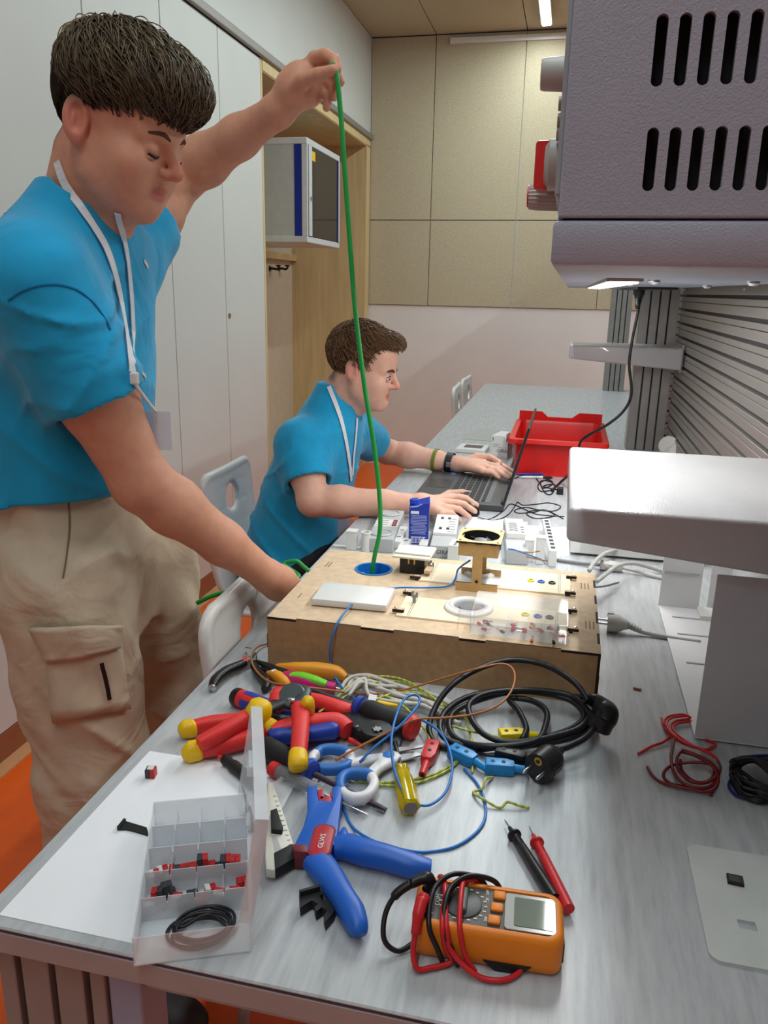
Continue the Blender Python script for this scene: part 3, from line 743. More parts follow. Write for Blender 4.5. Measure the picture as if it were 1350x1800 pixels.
t, L = rail_device('connector_strip', 'white strip with a row of black connector windows', tp(970, 997), tp(957, 938), .018, .04, M_whitep, 'connector strip')
for k in range(9): MB().box((.001, -L * .42 + k * L * .105, .0402), (.010, L * .055, .001)).build('window', M_black, t)
t, L = rail_device('clear_angle_piece', 'small translucent angle piece behind the connector strip', tp(950, 952), tp(955, 940), .012, .03, M_frost, 'angle piece')
MB().box((0, 0, .031), (.02, L, .002)).build('flange', M_frost, t)

# papers behind
def sheet(label, pts, z, m=M_paper, lines=0, curl=None):
    q = [tp(*p, z) for p in pts]; c = sum(q, Vector()) / 4
    t = thing('paper_sheet', label, 'paper', (c.x, c.y, z), 0)
    n = 10; vs = []; fs = []
    for i in range(n + 1):
        for j in range(n + 1):
            u, v = i / n, j / n; p = q[0].lerp(q[1], u).lerp(q[3].lerp(q[2], u), v) - c
            zz = (curl(u, v) if curl else 0) + .0004; vs.append((p.x, p.y, zz))
    for i in range(n):
        for j in range(n): a = i * (n + 1) + j; fs.append((a, a + 1, a + n + 2, a + n + 1))
    b = MB(); b._add(vs, fs); o = b.build('page', m, t, smooth=True); sd = o.modifiers.new('thickness', 'SOLIDIFY'); sd.thickness = .0004
    e1 = q[1] - q[0]; e2 = q[3] - q[0]
    for k in range(lines):
        u0, v0 = .12 + .05 * (k % 2), .12 + .76 * k / max(lines, 1)
        a_ = q[0].lerp(q[1], u0).lerp(q[3].lerp(q[2], u0), v0) - c; u1 = .55 + .3 * ((k * 7) % 5) / 5
        b_ = q[0].lerp(q[1], u1).lerp(q[3].lerp(q[2], u1), v0) - c; zz = (max(curl(u0, v0), curl(u1, v0)) if curl else 0) + .0012
        MB().ribbon([(a_.x, a_.y, zz), (b_.x, b_.y, zz)], .0016, (0, 0, 1), .0002).build('print_line', mat('faint_ink', (150, 154, 164), .8, var=0), t)
    return t
sheet('printed sheet of paper under the connector strip behind the box', ((868, 916), (996, 930), (1003, 976), (880, 985)), TZ, lines=9, curl=lambda u, v: .006 * max(0, u - .75) * 4 * (1 - v))
sheet('loose white paper edge beside the computer mouse', ((826, 908), (930, 918), (905, 945), (815, 930)), TZ + .001, curl=lambda u, v: .002 * v)
sheet('white paper under the forearm at the laptop', ((722, 826), (842, 828), (850, 812), (775, 797)), TZ, lines=0)

# ------------------------------------------------------------------ laptop
LX0, LX1, LY0, LY1 = -.405, -.14, 2.17, 2.56
t = thing('laptop', 'open dark grey laptop seen from its side', 'laptop', ((LX0 + LX1) / 2, (LY0 + LY1) / 2, TZ), 0)
lw, ld = LX1 - LX0, LY1 - LY0
M_lap = mat('laptop_grey', (66, 66, 68), .42, var=.05); M_key = mat('laptop_key', (20, 20, 23), .5)
M_scr = mat('laptop_bezel', (26, 24, 26), .3)
b = MB().box((0, 0, .0105), (lw, ld, .019), bev=.003).build('base', M_lap, t)
MB().box((.03, 0, .0203), (.125, .345, .0008)).build('keyboard_well', mat('key_well', (96, 96, 98), .5), b)
MB().box((-.083, .02, .0203), (.075, .115, .0006)).build('touchpad', mat('touchpad', (54, 54, 55), .35), b)
kb = None
rows = [(-.024, 13, .019), (-.0045, 14, .019), (.0145, 14, .019), (.0335, 15, .019), (.0525, 15, .019), (.072, 17, .014)]
for rx, n, kw in rows:
    for k in range(n):
        pit = .335 / n
        MB().box((rx, -.1675 + pit * (k + .5), .0218), (kw - .004, pit - .003, .0022)).build('key', M_key, b)
MB().box((-.06, .165, .0203), (.014, .03, .0006)).build('sticker', mat('sticker_blue', (60, 120, 190), .4), b)
for y in (-.16, .16): MB().cyl((lw / 2 - .004, y - .02, .022), (lw / 2 - .004, y + .02, .022), .006).build('hinge', M_lap, b, smooth=40)
MB().box((.02, -ld / 2 - .0005, .010), (.05, .002, .008)).build('drive_slot', M_black, b)
tipp = yp(931, 753, LY0); base_ = Vector((LX1, LY0, TZ + .02)); dl = tipp - base_; ang = math.atan2(dl.z, dl.x); ll = math.hypot(dl.x, dl.z)
lid = MB().box((ll / 2, 0, .0), (ll, ld, .007), bev=.002).build('lid', M_scr, t, loc=(lw / 2, 0, .021), rot=(0, -ang, 0))
MB().box((ll / 2, 0, .0042), (ll - .03, ld - .03, .001)).build('screen', mat('dim_screen', (40, 44, 52), .15, var=0, emit=.25), lid)
# computer mouse
p = tp(826, 905)
t = thing('computer_mouse', 'black computer mouse under the seated person\'s hand', 'mouse', (p.x - .025, p.y + .005, TZ), R_(0))
bm = bmesh.new(); bmesh.ops.create_uvsphere(bm, u_segments=24, v_segments=12, radius=1)
for v in bm.verts: v.co = Vector((v.co.x * .052, v.co.y * .03, max(v.co.z, -.15) * .03 + .0045))
mm = MB(); mm.bm(bm); mm.build('shell', M_black, t, smooth=True)
MB().cyl((.03, -.004, .026), (.03, .004, .026), .006, n=14).build('wheel', M_greyp, t, smooth=40)
def cord(name, label, pix, r, m, z=None, cat='cord', n=8, lift=None, group=None):
    pts = []
    for i, p in enumerate(pix):
        zz = TZ + r + (p[2] if len(p) > 2 else 0); pts.append(tp(p[0], p[1], zz))
    o = MB().tube(cr(pts, 8), r, n).build(name, m, None, smooth=True)
    return tag(o, label, cat, group)
cord('mouse_cable', 'thin black mouse cord looped behind the laptop', [(829, 905), (850, 912), (872, 914), (893, 905), (905, 890), (910, 883), (920, 888), (945, 886), (965, 884), (985, 890), (975, 898), (950, 897), (925, 892), (905, 897), (912, 902), (940, 900), (955, 896), (975, 905), (962, 910), (940, 911), (927, 905), (930, 899), (960, 897), (990, 912)], .0016, M_black)
cord('charging_cable', 'black charger cord running out from behind the laptop', [(838, 912), (862, 912), (885, 898), (897, 886), (915, 892), (940, 903), (962, 906), (992, 908)], .0016, M_black)
cord('charger_coil', 'tangled small black cord coil before the red tray', [(905, 841), (918, 836), (935, 834), (948, 848), (956, 858), (972, 850), (962, 843), (946, 852), (952, 864), (975, 858), (968, 847), (950, 846), (958, 866), (970, 868), (975, 852), (955, 855), (985, 862)], .002, M_black)
p = tp(984, 868); dbox('small_adapter', 'small dark adapter beside the cord coil', 'adapter', (p.x, p.y, TZ), (.02, .03, .02), M_blackm)
def pen(label, a, b, m, m2):
    pa, pb = tp(*a), tp(*b); d = pb - pa; t = thing('pen', label, 'pen', (pa.x, pa.y, TZ + .005), math.atan2(d.y, d.x)); L = d.length
    My = Matrix.Rotation(PI / 2, 4, 'Y')
    MB().lathe([(.001, 0), (.004, .015), (.0045, .02), (.0045, L * .7)], 12, My).build('barrel', m, t, smooth=40)
    MB().lathe([(.0046, L * .7), (.0046, L * .95), (.002, L * .96), (.002, L)], 12, My).build('cap', m2, t, smooth=40)
pen('blue ballpoint pen lying along the red tray', (905, 836), (985, 836), M_blue, M_blue)
pen('white and blue pen in front of the blue one', (912, 841), (972, 842), M_whitep, M_black)

# ------------------------------------------------------------------ red tray
a0, a1 = tp(897, 832), tp(1060, 850)
tx0, tx1 = -.160, .150; ty0, ty1 = 2.66, 3.10; thh = .125
t = thing('red_tray', 'deep red plastic storage tray on the bench', 'tray', ((tx0 + tx1) / 2, (ty0 + ty1) / 2, TZ))
M_tray = mat('tray_red', (218, 30, 26), .32, var=.03)
w2, d2 = (tx1 - tx0) / 2, (ty1 - ty0) / 2
def ring(sx, sy, z): return [Vector((x, y, z)) for x, y in rrect(sx * 2, sy * 2, .02, 4)]
m = MB(); m.loft([ring(w2 * .9, d2 * .92, 0), ring(w2 * .94, d2 * .95, thh * .9), ring(w2 * .96, d2 * .96, thh)], cap=False)
m.loft([ring(w2 * .88, d2 * .90, .004), ring(w2 * .92, d2 * .93, thh * .9), ring(w2 * .94, d2 * .945, thh)], cap=False)
body = m.build('body', M_tray, t, smooth=40)
bt = MB(); bt.prism(rrect(w2 * 1.8, d2 * 1.84, .02, 4), 0, .004); bt.build('floor_panel', M_tray, t)
rim = MB(); rim.loft([ring(w2 * .935, d2 * .94, thh), ring(w2 * 1.06, d2 * 1.05, thh), ring(w2 * 1.07, d2 * 1.06, thh - .012), ring(w2 * 1.04, d2 * 1.03, thh - .018), ring(w2 * 1.0, d2 * 1.0, thh - .004), ring(w2 * .935, d2 * .94, thh)], cap=False)
rim.build('rim', M_tray, t, smooth=40)
hp = MB(); hp.prism([(-w2, 0), (w2, 0), (w2, .038), (w2 * .45, .038), (w2 * .28, .018), (-w2 * .3, .018), (-w2 * .45, .038), (-w2, .038)], 0, .006, Matrix.Translation((0, d2 * 1.0, thh - .004)) @ Matrix.Rotation(PI / 2, 4, 'X')); hp.build('back_lip', M_tray, t)
# boxes left of the tray
p = tp(878, 806)
t = thing('cardboard_box', 'white cardboard product box with lettering left of the red tray', 'box', (p.x, p.y, TZ), R_(-12))
MB().box((-.004, .06, .042), (.062, .11, .084), bev=.001).build('carton', M_whitep, t)
text_mesh('lettering', 'GIRA', .018, M_ink, t, (.006, .0046, .028), (PI / 2, 0, 0))
for k, w_ in enumerate((.028, .02, .034)): MB().box((-.016 + w_ / 2 - .014, .0046, .052 - k * .005), (w_, .0004, .0012)).build('print_line', M_ink, t)
MB().box((-.03, .0046, .07), (.003, .0004, .012)).build('print_mark', M_ink, t)
MB().box((.027, .0, .084), (.002, .05, .03), M=Matrix.Rotation(R_(0), 4, 'Y')).build('open_flap', M_paper, t)
p = tp(893, 800)
t = thing('product_carton', 'second white carton against the red tray, partly behind the first', 'box', (p.x + .012, p.y + .05, TZ), R_(6))
MB().box((0, 0, .035), (.04, .13, .07), bev=.001).build('carton', M_whitep, t)
for k in range(3): MB().box((.0, -.0652, .05 - k * .007), (.026, .0004, .0014)).build('print_line', M_ink, t)
p = tp(828, 797)
t = thing('display_unit', 'small white wall display with dark screen on the bench', 'device', (p.x, p.y + .05, TZ), R_(-4))
MB().box((0, 0, .009), (.115, .11, .018), bev=.004).build('housing', M_whitep, t)
MB().box((.004, .0, .0183), (.07, .06, .001)).build('screen', mat('display_dark', (84, 80, 82), .3), t)
q = tp(858, 772); t = thing('clear_sleeve', 'flat translucent plastic sleeve behind the white display', 'sleeve', (q.x, q.y + .1, TZ), R_(-8)); MB().box((0, 0, .002), (.17, .3, .003)).build('film', mat('sleeve_film', (220, 220, 216), .3, alpha=.35), t)
MB().box((0, .148, .0045), (.17, .004, .002)).build('welded_edge', M_frost, t)

# ------------------------------------------------------------------ right side of the bench
t = thing('bench_device', 'long white device housing on the bench behind the shelf', 'device', (.045, 1.84, TZ))
MB().bx(0, .30, 0, .22, .006, .085, bev=.002).build('housing', mat('device_white', (206, 208, 204), .4), t)
MB().bx(0, .022, -.002, 0, .008, .083).build('corner_strip', M_whitep, t)
for x, y in ((.03, .03), (.27, .03), (.03, .19), (.27, .19)): MB().cyl((x, y, 0), (x, y, .006), .01).build('foot', M_black, t, smooth=40)
MB().lathe([(.005, 0), (.005, .002), (.002, .003)], 12, Matrix.Translation((.05, 0, .06)) @ Matrix.Rotation(PI / 2, 4, 'X')).build('screw', M_steel, t, smooth=40)
# sheet-metal housing below the bright shelf
hx0, hx1, hy0, hy1, hz = .217, .40, 1.056, 1.555, .246
t = thing('sheet_metal_housing', 'open-sided white sheet metal housing under the bright shelf', 'housing', (hx0, hy0, TZ))
M_hs = mat('housing_white', (222, 223, 224), .38, var=.015)
M_hg = mat('housing_shaded', (200, 200, 204), .42, var=.02, bump=.12, bscale=400)  # greyer copy of the housing white, with the front's shade in its colour
w_ = hx1 - hx0; d_ = hy1 - hy0
MB().bx(0, w_, 0, d_, .003, .005).build('floor_sheet', M_hs, t)
MB().bx(0, w_, 0, .003, .005, hz).build('front_sheet', M_hg, t)
MB().bx(0, .075, d_ - .003, d_, .005, hz).build('back_sheet', M_hs, t)
MB().bx(.09, .13, d_ - .003, d_, .005, hz).build('back_sheet', M_hs, t)
MB().bx(.127, .13, .003, d_ - .003, .005, hz).build('inner_sheet', M_hs, t)
MB().bx(.07, .125, d_ - .06, d_ - .012, .005, .014).build('latch', M_whitep, t)
for y in (.09, .24, .36, .44): MB().bx(.02, .10, y, y + .004, .005, .0065).build('pressed_rib', M_greyp, t)
MB().bx(.004, .07, d_ - .005, d_ - .003, .075, .079).build('pressed_rib', M_greyp, t)
# white round socket covers on the partition
p = yp(1176, 778, 3.02)
for k, (dx, dy, lb) in enumerate(((0, 0, 'round white blank cover in front of the slatted panel'), (.035, .03, 'round white blank cover behind the first, half hidden'), (-.02, .06, 'lower round white blank cover at the slatted panel'))):
    t = thing('blank_cover', lb, 'cover', (p.x + (.0, .03, .012)[k], p.y + (.0, -.05, -.03)[k], TZ + (.068, .052, .034)[k]), rot=(R_(68), 0, R_(-18 + 9 * k)))
    MB().lathe([(0, 0), (.036, 0), (.036, .004), (.033, .007), (0, .008)], 28).build('disc', M_whitep, t, smooth=40)
    MB().lathe([(.01, -.004), (.01, 0)], 16).build('boss', M_greyp, t, smooth=40)
# grey mains plug with cord
p = tp(1088, 1112)
t = thing('grey_mains_plug', 'grey mains plug with two pins lying right of the box', 'plug', (p.x, p.y, TZ), R_(180 - 4))
M_gcab = mat('grey_cable', (186, 186, 182), .45)
My = Matrix.Translation((0, 0, .018)) @ Matrix.Rotation(PI / 2, 4, 'Y')
MB().lathe([(0, .0), (.0175, .0), (.0175, .014), (.016, .02), (.011, .03), (.009, .036)], 24, Matrix.Translation((.022, 0, .018)) @ Matrix.Rotation(-PI / 2, 4, 'Y')).build('body', M_gcab, t, smooth=40)
for y in (-.0095, .0095): MB().cyl((.022, y, .018), (.041, y, .018), .0024).build('pin', M_steel, t, smooth=40)
MB().bx(.012, .0235, -.003, .003, .03, .037).build('earth_clip', M_steel, t)
for k in range(5): MB().lathe([(.0085 - k * .0006, 0), (.0085 - k * .0006, .0035)], 16, Matrix.Translation((-.014 - k * .0052, 0, .018 - k * .002)) @ Matrix.Rotation(-PI / 2, 4, 'Y')).build('strain_relief', M_gcab, t, smooth=40)
MB().tube(cr([(-.01, 0, .018), (-.03, 0, .010), (-.05, 0, .006), (-.085, .002, .0045), (-.14, .004, .0045)], 6), .0042, 8).build('cord', M_gcab, t, smooth=True)
# cables from the right side of the box
def cable3(name, label, pts, r, m, cat='cable', n=8, group=None):
    return tag(MB().tube(cr(pts, 8), r, n).build(name, m, None, smooth=True), label, cat, group)
cable3('grey_cable', 'grey cable rising behind the box to the bench device', [tp(1036, 1003, TZ + .05), tp(1044, 990, TZ + .045), tp(1060, 975, TZ + .035), tp(1085, 966, TZ + .02), tp(1110, 962, TZ + .006)], .0048, M_gcab)
cable3('grey_cable', 'grey cable arching from the box side to the housing', [tp(1049, 1022, TZ + .05), tp(1062, 1012, TZ + .052), tp(1085, 995, TZ + .045), tp(1110, 990, TZ + .035), tp(1135, 995, TZ + .02), tp(1165, 1004, TZ + .006), tp(1190, 1010, TZ + .0055)], .0045, M_gcab)
p = tp(1072, 1004)
t = thing('cable_gland', 'grey threaded cable gland on a cord behind the box', 'cable gland', (p.x, p.y, TZ), R_(-6))
for x0, x1, r, n in ((-.022, -.012, .0125, 6), (-.012, -.004, .009, 20), (-.004, .010, .0125, 6), (.010, .026, .0105, 20)):
    MB().lathe([(0, x0), (r, x0), (r, x1), (0, x1)], n, Matrix.Translation((0, 0, .0126)) @ Matrix.Rotation(PI / 2, 4, 'Y')).build('gland_ring', M_gcab, t, smooth=30)
MB().tube(cr([(.024, 0, .012), (.06, -.002, .008), (.10, -.012, .005), (.155, -.02, .0045)], 6), .0042, 8).build('cord', M_gcab, t, smooth=True)
MB().tube(cr([(-.02, 0, .012), (-.06, .012, .006), (-.12, .02, .0045)], 6), .004, 8).build('cord', mat('dark_grey_cable', (120, 120, 122), .5), t, smooth=True)
cable3('bare_wire_ends', 'two grey stripped wire ends sticking out of the box side', [tp(1046, 1032, TZ + .03), tp(1065, 1030, TZ + .02), tp(1087, 1024, TZ + .012)], .0022, mat('dark_grey_cable', (120, 120, 122), .5))
# plate in the near right corner
q = [tp(*p) for p in ((1205, 1487), (1350, 1512), (1355, 1716), (1240, 1688))]
t = thing('grey_cover_plate', 'flat pale grey rounded plate with a rectangular cut-out, near right', 'plate', (.232, .737, TZ), 0)
pl = MB().prism(rrect(.114, .166, .012, 6), 0, .003).build('plate', mat('plate_pale', (196, 202, 200), .55), t)
c = MB().box((-.014, -.03, 0), (.017, .012, .02)).build('cut', None, t); boolean_cut(pl, c)
p = tp(1292, 1549, TZ + .003)
t = thing('small_chip', 'small square chip lying on the pale grey plate', 'chip', (p.x, p.y, TZ + .003), R_(-4))
MB().box((0, 0, .0015), (.016, .014, .003)).build('carrier', M_blackm, t)
MB().box((-.001, 0, .0032), (.011, .010, .0006)).build('contact_field', mat('chip_face', (90, 92, 86), .4, .5), t)
for k in range(4): MB().box((.006, -.004 + k * .0027, .0033), (.002, .0014, .0005)).build('contact', M_gold, t)

# ================================================================== TOOLS AND SMALL THINGS ON THE BENCH
def sweep(mb, path, W, H, n=14, up=(0, 0, 1), e=2.6):
    """superellipse section swept along a path; W, H half sizes (numbers or lists)"""
    P = [Vector(p) for p in path]; m = len(P); up = Vector(up); rings = []
    Wl = W if isinstance(W, (list, tuple)) else [W] * m; Hl = H if isinstance(H, (list, tuple)) else [H] * m
    for i, p in enumerate(P):
        t = (P[min(i + 1, m - 1)] - P[max(i - 1, 0)]).normalized(); s = t.cross(up).normalized(); u = s.cross(t).normalized()
        r = []
        for k in range(n):
            a = 2 * PI * k / n; c, d = math.cos(a), math.sin(a)
            r.append(p + s * Wl[i] * math.copysign(abs(c) ** (2 / e), c) + u * Hl[i] * math.copysign(abs(d) ** (2 / e), d))
        rings.append(r)
    return mb.loft(rings)
def interp(vals, m):
    return [float(np.interp(i / (m - 1), np.linspace(0, 1, len(vals)), vals)) for i in range(m)]
class World:
    """a thing whose parts are given in world coordinates"""
    def __init__(self, name, label, cat, px, py, group=None, z=TZ):
        p = tp(px, py); self.o = Vector((p.x, p.y, z)); self.t = thing(name, label, cat, self.o, 0, group)
    def put(self, name, mb, m, parent=None, smooth=40):
        mb.v = [tuple(Vector(v) - self.o) for v in mb.v]
        return mb.build(name, m, parent or self.t, smooth=smooth)
    def bar(self, name, pts, W, H, m, n=14, e=2.6, sub=6, parent=None):
        path = cr(pts, sub); k = len(path)
        b = MB(); sweep(b, path, interp(W, k) if isinstance(W, list) else W, interp(H, k) if isinstance(H, list) else H, n, e=e)
        return self.put(name, b, m, parent)
def T(px, py, h=0.0): return tp(px, py, TZ + h)
M_jaw = mat('grey_jaw', (74, 84, 86), .4, .5, var=.08)
M_redg = mat('red_grip', (222, 50, 48), .5, var=.05)

# --- red and yellow insulated pliers
w = World('insulated_pliers', 'red insulated pliers with yellow tips at the left of the tool pile', 'pliers', 420, 1290)
h1 = [T(332, 1281, .014), T(370, 1272, .014), T(410, 1268, .014), T(452, 1264, .013)]
w.bar('handle', h1, [.0095, .010, .0105, .008], [.010, .011, .011, .009], M_redg)
w.bar('handle_tip', [T(317, 1281, .013), T(324, 1281, .014), T(338, 1280, .014), T(343, 1279, .014)], [.006, .0115, .0115, .0100], [.006, .0125, .0125, .010], M_yellow)
h3 = [T(345, 1319, .014), T(385, 1311, .015), T(430, 1299, .016), T(470, 1283, .016)]
w.bar('handle', h3, [.0105, .011, .0115, .010], [.011, .012, .012, .011], M_redg)
w.bar('handle_tip', [T(324, 1322, .013), T(332, 1322, .014), T(350, 1318, .014), T(357, 1317, .014)], [.006, .0125, .0125, .0105], [.006, .0135, .0135, .011], M_yellow)
w.bar('guard', [T(465, 1285, .018), T(473, 1281, .019), T(484, 1277, .018)], [.008, .0145, .009], [.011, .017, .010], M_yellow)
w.bar('guard', [T(448, 1265, .014), T(455, 1263, .014), T(464, 1263, .013)], [.008, .012, .008], [.009, .013, .009], M_yellow)
w.bar('jaw', [T(462, 1266, .013), T(490, 1266, .012), T(530, 1263, .010)], [.010, .016, .004], [.008, .008, .005], M_tip)
w.bar('jaw', [T(482, 1278, .016), T(505, 1270, .012), T(532, 1262, .009)], [.009, .012, .003], [.008, .007, .004], M_tip)
# --- cable cutter lying on top
w = World('cable_cutter', 'red cable cutter with grey round jaws lying on top of the pile', 'cable cutter', 500, 1260)
w.bar('handle', [T(350, 1308, .030), T(385, 1290, .034), T(420, 1270, .036), T(447, 1256, .036)], [.009, .0105, .0115, .0115], [.010, .011, .012, .012], M_redg)
w.bar('guard', [T(440, 1258, .036), T(450, 1254, .040), T(459, 1250, .040), T(464, 1249, .037)], [.010, .018, .018, .010], [.012, .019, .019, .010], M_yellow)
w.bar('arm', [T(458, 1252, .038), T(478, 1243, .038), T(500, 1232, .04)], [.007, .010, .012], [.006, .006, .006], M_tip)
w.bar('handle', [T(524, 1330, .034), T(527, 1300, .038), T(529, 1270, .040), T(528, 1246, .040)], [.0105, .0115, .012, .0135], [.011, .012, .012, .013], M_redg)
w.bar('handle_tip', [T(524, 1352, .031), T(524, 1345, .033), T(524, 1330, .034), T(525, 1324, .035)], [.006, .0125, .0125, .011], [.006, .0125, .0125, .011], M_yellow)
w.bar('guard', [T(540, 1250, .045), T(541, 1243, .047), T(537, 1236, .046)], [.004, .010, .004], [.012, .018, .010], M_yellow)
w.bar('guard', [T(514, 1246, .042), T(526, 1240, .045), T(541, 1239, .045)], [.003, .005, .003], [.004, .005, .004], M_yellow)
w.bar('collar', [T(486, 1238, .036), T(488, 1226, .040), T(494, 1216, .042)], [.010, .012, .007], [.010, .011, .007], M_redg)
jb = MB(); ctr_ = T(514, 1224, .046)
jb.lathe([(0, -.006), (.017, -.006), (.019, -.004), (.019, .004), (.017, .006), (0, .006)], 28, Matrix.Translation(ctr_) @ Matrix.Rotation(R_(35), 4, 'X')); w.put('jaw', jb, M_jaw)
w.bar('jaw', [T(518, 1240, .044), T(531, 1228, .048), T(538, 1216, .050), T(534, 1208, .050)], [.008, .009, .008, .003], [.005, .005, .005, .004], M_jaw)
jb = MB(); jb.lathe([(0, 0), (.005, 0), (.005, .003), (0, .004)], 14, Matrix.Translation(T(512, 1232, .052))); w.put('pivot', jb, M_steel)
# --- crimping pliers
w = World('crimping_pliers', 'crimping pliers with red and blue grips and black ratchet head', 'crimping pliers', 620, 1290)
w.bar('handle', [T(478, 1289, .018), T(510, 1281, .020), T(550, 1274, .021), T(590, 1272, .020), T(612, 1284, .018)], [.010, .0125, .0125, .0135, .011], [.012, .015, .015, .015, .012], M_redg)
w.bar('grip_inlay', [T(475, 1299, .016), T(490, 1293, .018), T(540, 1289, .018), T(585, 1283, .018), T(597, 1284, .017)], [.008, .0135, .0125, .0135, .008], [.010, .012, .010, .012, .008], M_blue)
w.bar('handle', [T(484, 1218, .016), T(520, 1226, .018), T(560, 1236, .019), T(600, 1248, .019), T(619, 1250, .017)], [.009, .011, .012, .012, .010], [.010, .012, .013, .012, .010], M_redg)
w.bar('grip_inlay', [T(550, 1262, .012), T(520, 1258, .012), T(480, 1256, .012)], [.012, .014, .010], [.010, .011, .009], M_blue)
w.bar('lever', [T(558, 1248, .010), T(585, 1258, .012), T(610, 1268, .014)], [.008, .011, .010], [.008, .008, .008], M_blackm)
hb = MB(); hb.prism([tuple(T(*p).to_2d()) for p in ((600, 1264), (625, 1254), (660, 1262), (686, 1280), (690, 1300), (665, 1314), (630, 1310), (606, 1292))], TZ + .006, TZ + .022, bev=.002); w.put('head', hb, M_blackm)
hb = MB(); hb.lathe([(0, 0), (.021, 0), (.021, .004), (0, .005)], 26, Matrix.Translation(T(662, 1284, .022))); wheel = w.put('ratchet_wheel', hb, M_black)
st = [((.0075 if k % 2 == 0 else .0045) * math.cos(PI * k / 6), (.0075 if k % 2 == 0 else .0045) * math.sin(PI * k / 6)) for k in range(12)]
hb = MB(); hb.prism(st, 0, .002, Matrix.Translation(T(663, 1283, .0268))); w.put('star_nut', hb, M_steel, wheel)
for px, py in ((608, 1276), (626, 1278)): hb = MB(); hb.lathe([(0, 0), (.004, 0), (.004, .002), (0, .003)], 12, Matrix.Translation(T(px, py, .022))); w.put('rivet', hb, M_tip)
w.bar('spring_end', [T(612, 1300, .010), T(625, 1305, .006), T(640, 1313, .004)], [.004, .003, .001], [.004, .003, .001], M_redg)
# --- big screwdriver
def screwdriver(label, a, b, c, hs, r, mh, mc=None, me_=None, rs=.003, flat=True, hb=0.0, ms=M_tip, name='screwdriver', stripes=None):
    """a: butt, b: handle front, c: blade tip (pixels); hs: height of the axis"""
    w = World(name, label, 'screwdriver', *b)
    A, B, C = T(*a, hs[0]), T(*b, hs[1]), T(*c, hs[2]); d = (B - A); L = d.length; q = d.to_track_quat('Z', 'Y').to_matrix().to_4x4(); Mx = Matrix.Translation(A) @ q
    k = MB(); k.lathe([(0, 0), (r * .8, 0), (r, L * .04), (r * 1.02, L * .3), (r * .92, L * .55), (r * .96, L * .75), (r * .7, L * .86), (r * .9, L * .93), (r * .8, L), (0, L)], 18, Mx); w.put('handle', k, mh)
    if me_: k = MB(); k.lathe([(0, -.001), (r * .84, -.001), (r * 1.03, L * .03), (r * 1.04, L * .12), (r * .9, L * .125)], 18, Mx); w.put('end_cap', k, me_)
    if mc: k = MB(); k.lathe([(r * .6, L * .86), (r * .98, L * .9), (r * .98, L * .97), (r * .6, L * 1.02), (0, L * 1.02)], 18, Mx); w.put('collar', k, mc)
    if stripes:
        for (m_, ang) in stripes:
            k = MB(); k.lathe([(r * .95, L * .1), (r * 1.05, L * .3), (r * .96, L * .55), (r * 1.0, L * .75), (r * .75, L * .84)], 6, Mx, ang, ang + 1.5); w.put('grip_inlay', k, m_)
    d2_ = (C - B); L2 = d2_.length; M2 = Matrix.Translation(B) @ d2_.to_track_quat('Z', 'Y').to_matrix().to_4x4()
    k = MB(); k.lathe([(0, 0), (rs, 0), (rs, L2 * .9), (rs * .4 if not flat else rs * .7, L2), (0, L2)], 12, M2); w.put('shaft', k, ms)
    if flat:
        k = MB(); k.ribbon([B + d2_ * .88, B + d2_ * .94, B + d2_], rs * 2.6, (0, 0, 1), .001); w.put('blade', k, M_tip)
    return w
screwdriver('large black screwdriver with red and blue collar pointing left', (731, 1281), (625, 1240), (519, 1203), (.018, .024, .034), .0165, M_blackm, M_blue, M_redg, rs=.0035, flat=False)
screwdriver('red and blue screwdriver with black butt left of the cutter jaws', (412, 1224), (500, 1254), (545, 1268), (.014, .015, .010), .0135, M_redg, None, M_black, rs=.003, stripes=[(M_blue, .4), (M_blue, 2.6)])
screwdriver('slim black screwdriver lying across the white paper', (462, 1388), (395, 1334), (384, 1330), (.009, .009, .008), .0085, M_blackm, None, None, rs=.003, flat=False, ms=M_redg)
screwdriver('long screwdriver with black handle, purple shaft and flat tip under the scissors', (462, 1312), (551, 1360), (678, 1424), (.018, .016, .004), .0155, M_blackm, M_blue, None, rs=.0038, ms=mat('purple_sleeve', (54, 34, 52), .4))
w = World('pink_screwdriver', 'magenta and lime green screwdriver handle against the wooden box', 'screwdriver', 545, 1200)
w.bar('handle', [T(498, 1190, .012), T(510, 1193, .014), T(545, 1201, .014), T(572, 1206, .012), T(590, 1209, .011)], [.008, .0115, .0115, .008, .008], [.008, .0125, .012, .008, .008], mat('magenta_grip', (196, 40, 120), .45))
w.bar('grip_inlay', [T(510, 1187, .022), T(530, 1189, .022), T(555, 1196, .021), T(574, 1202, .018)], [.006, .009, .008, .006], [.004, .006, .006, .004], mat('lime_grip', (116, 206, 46), .45))
w.bar('shaft', [T(590, 1209, .011), T(612, 1215, .008)], .0018, .0018, M_steel)
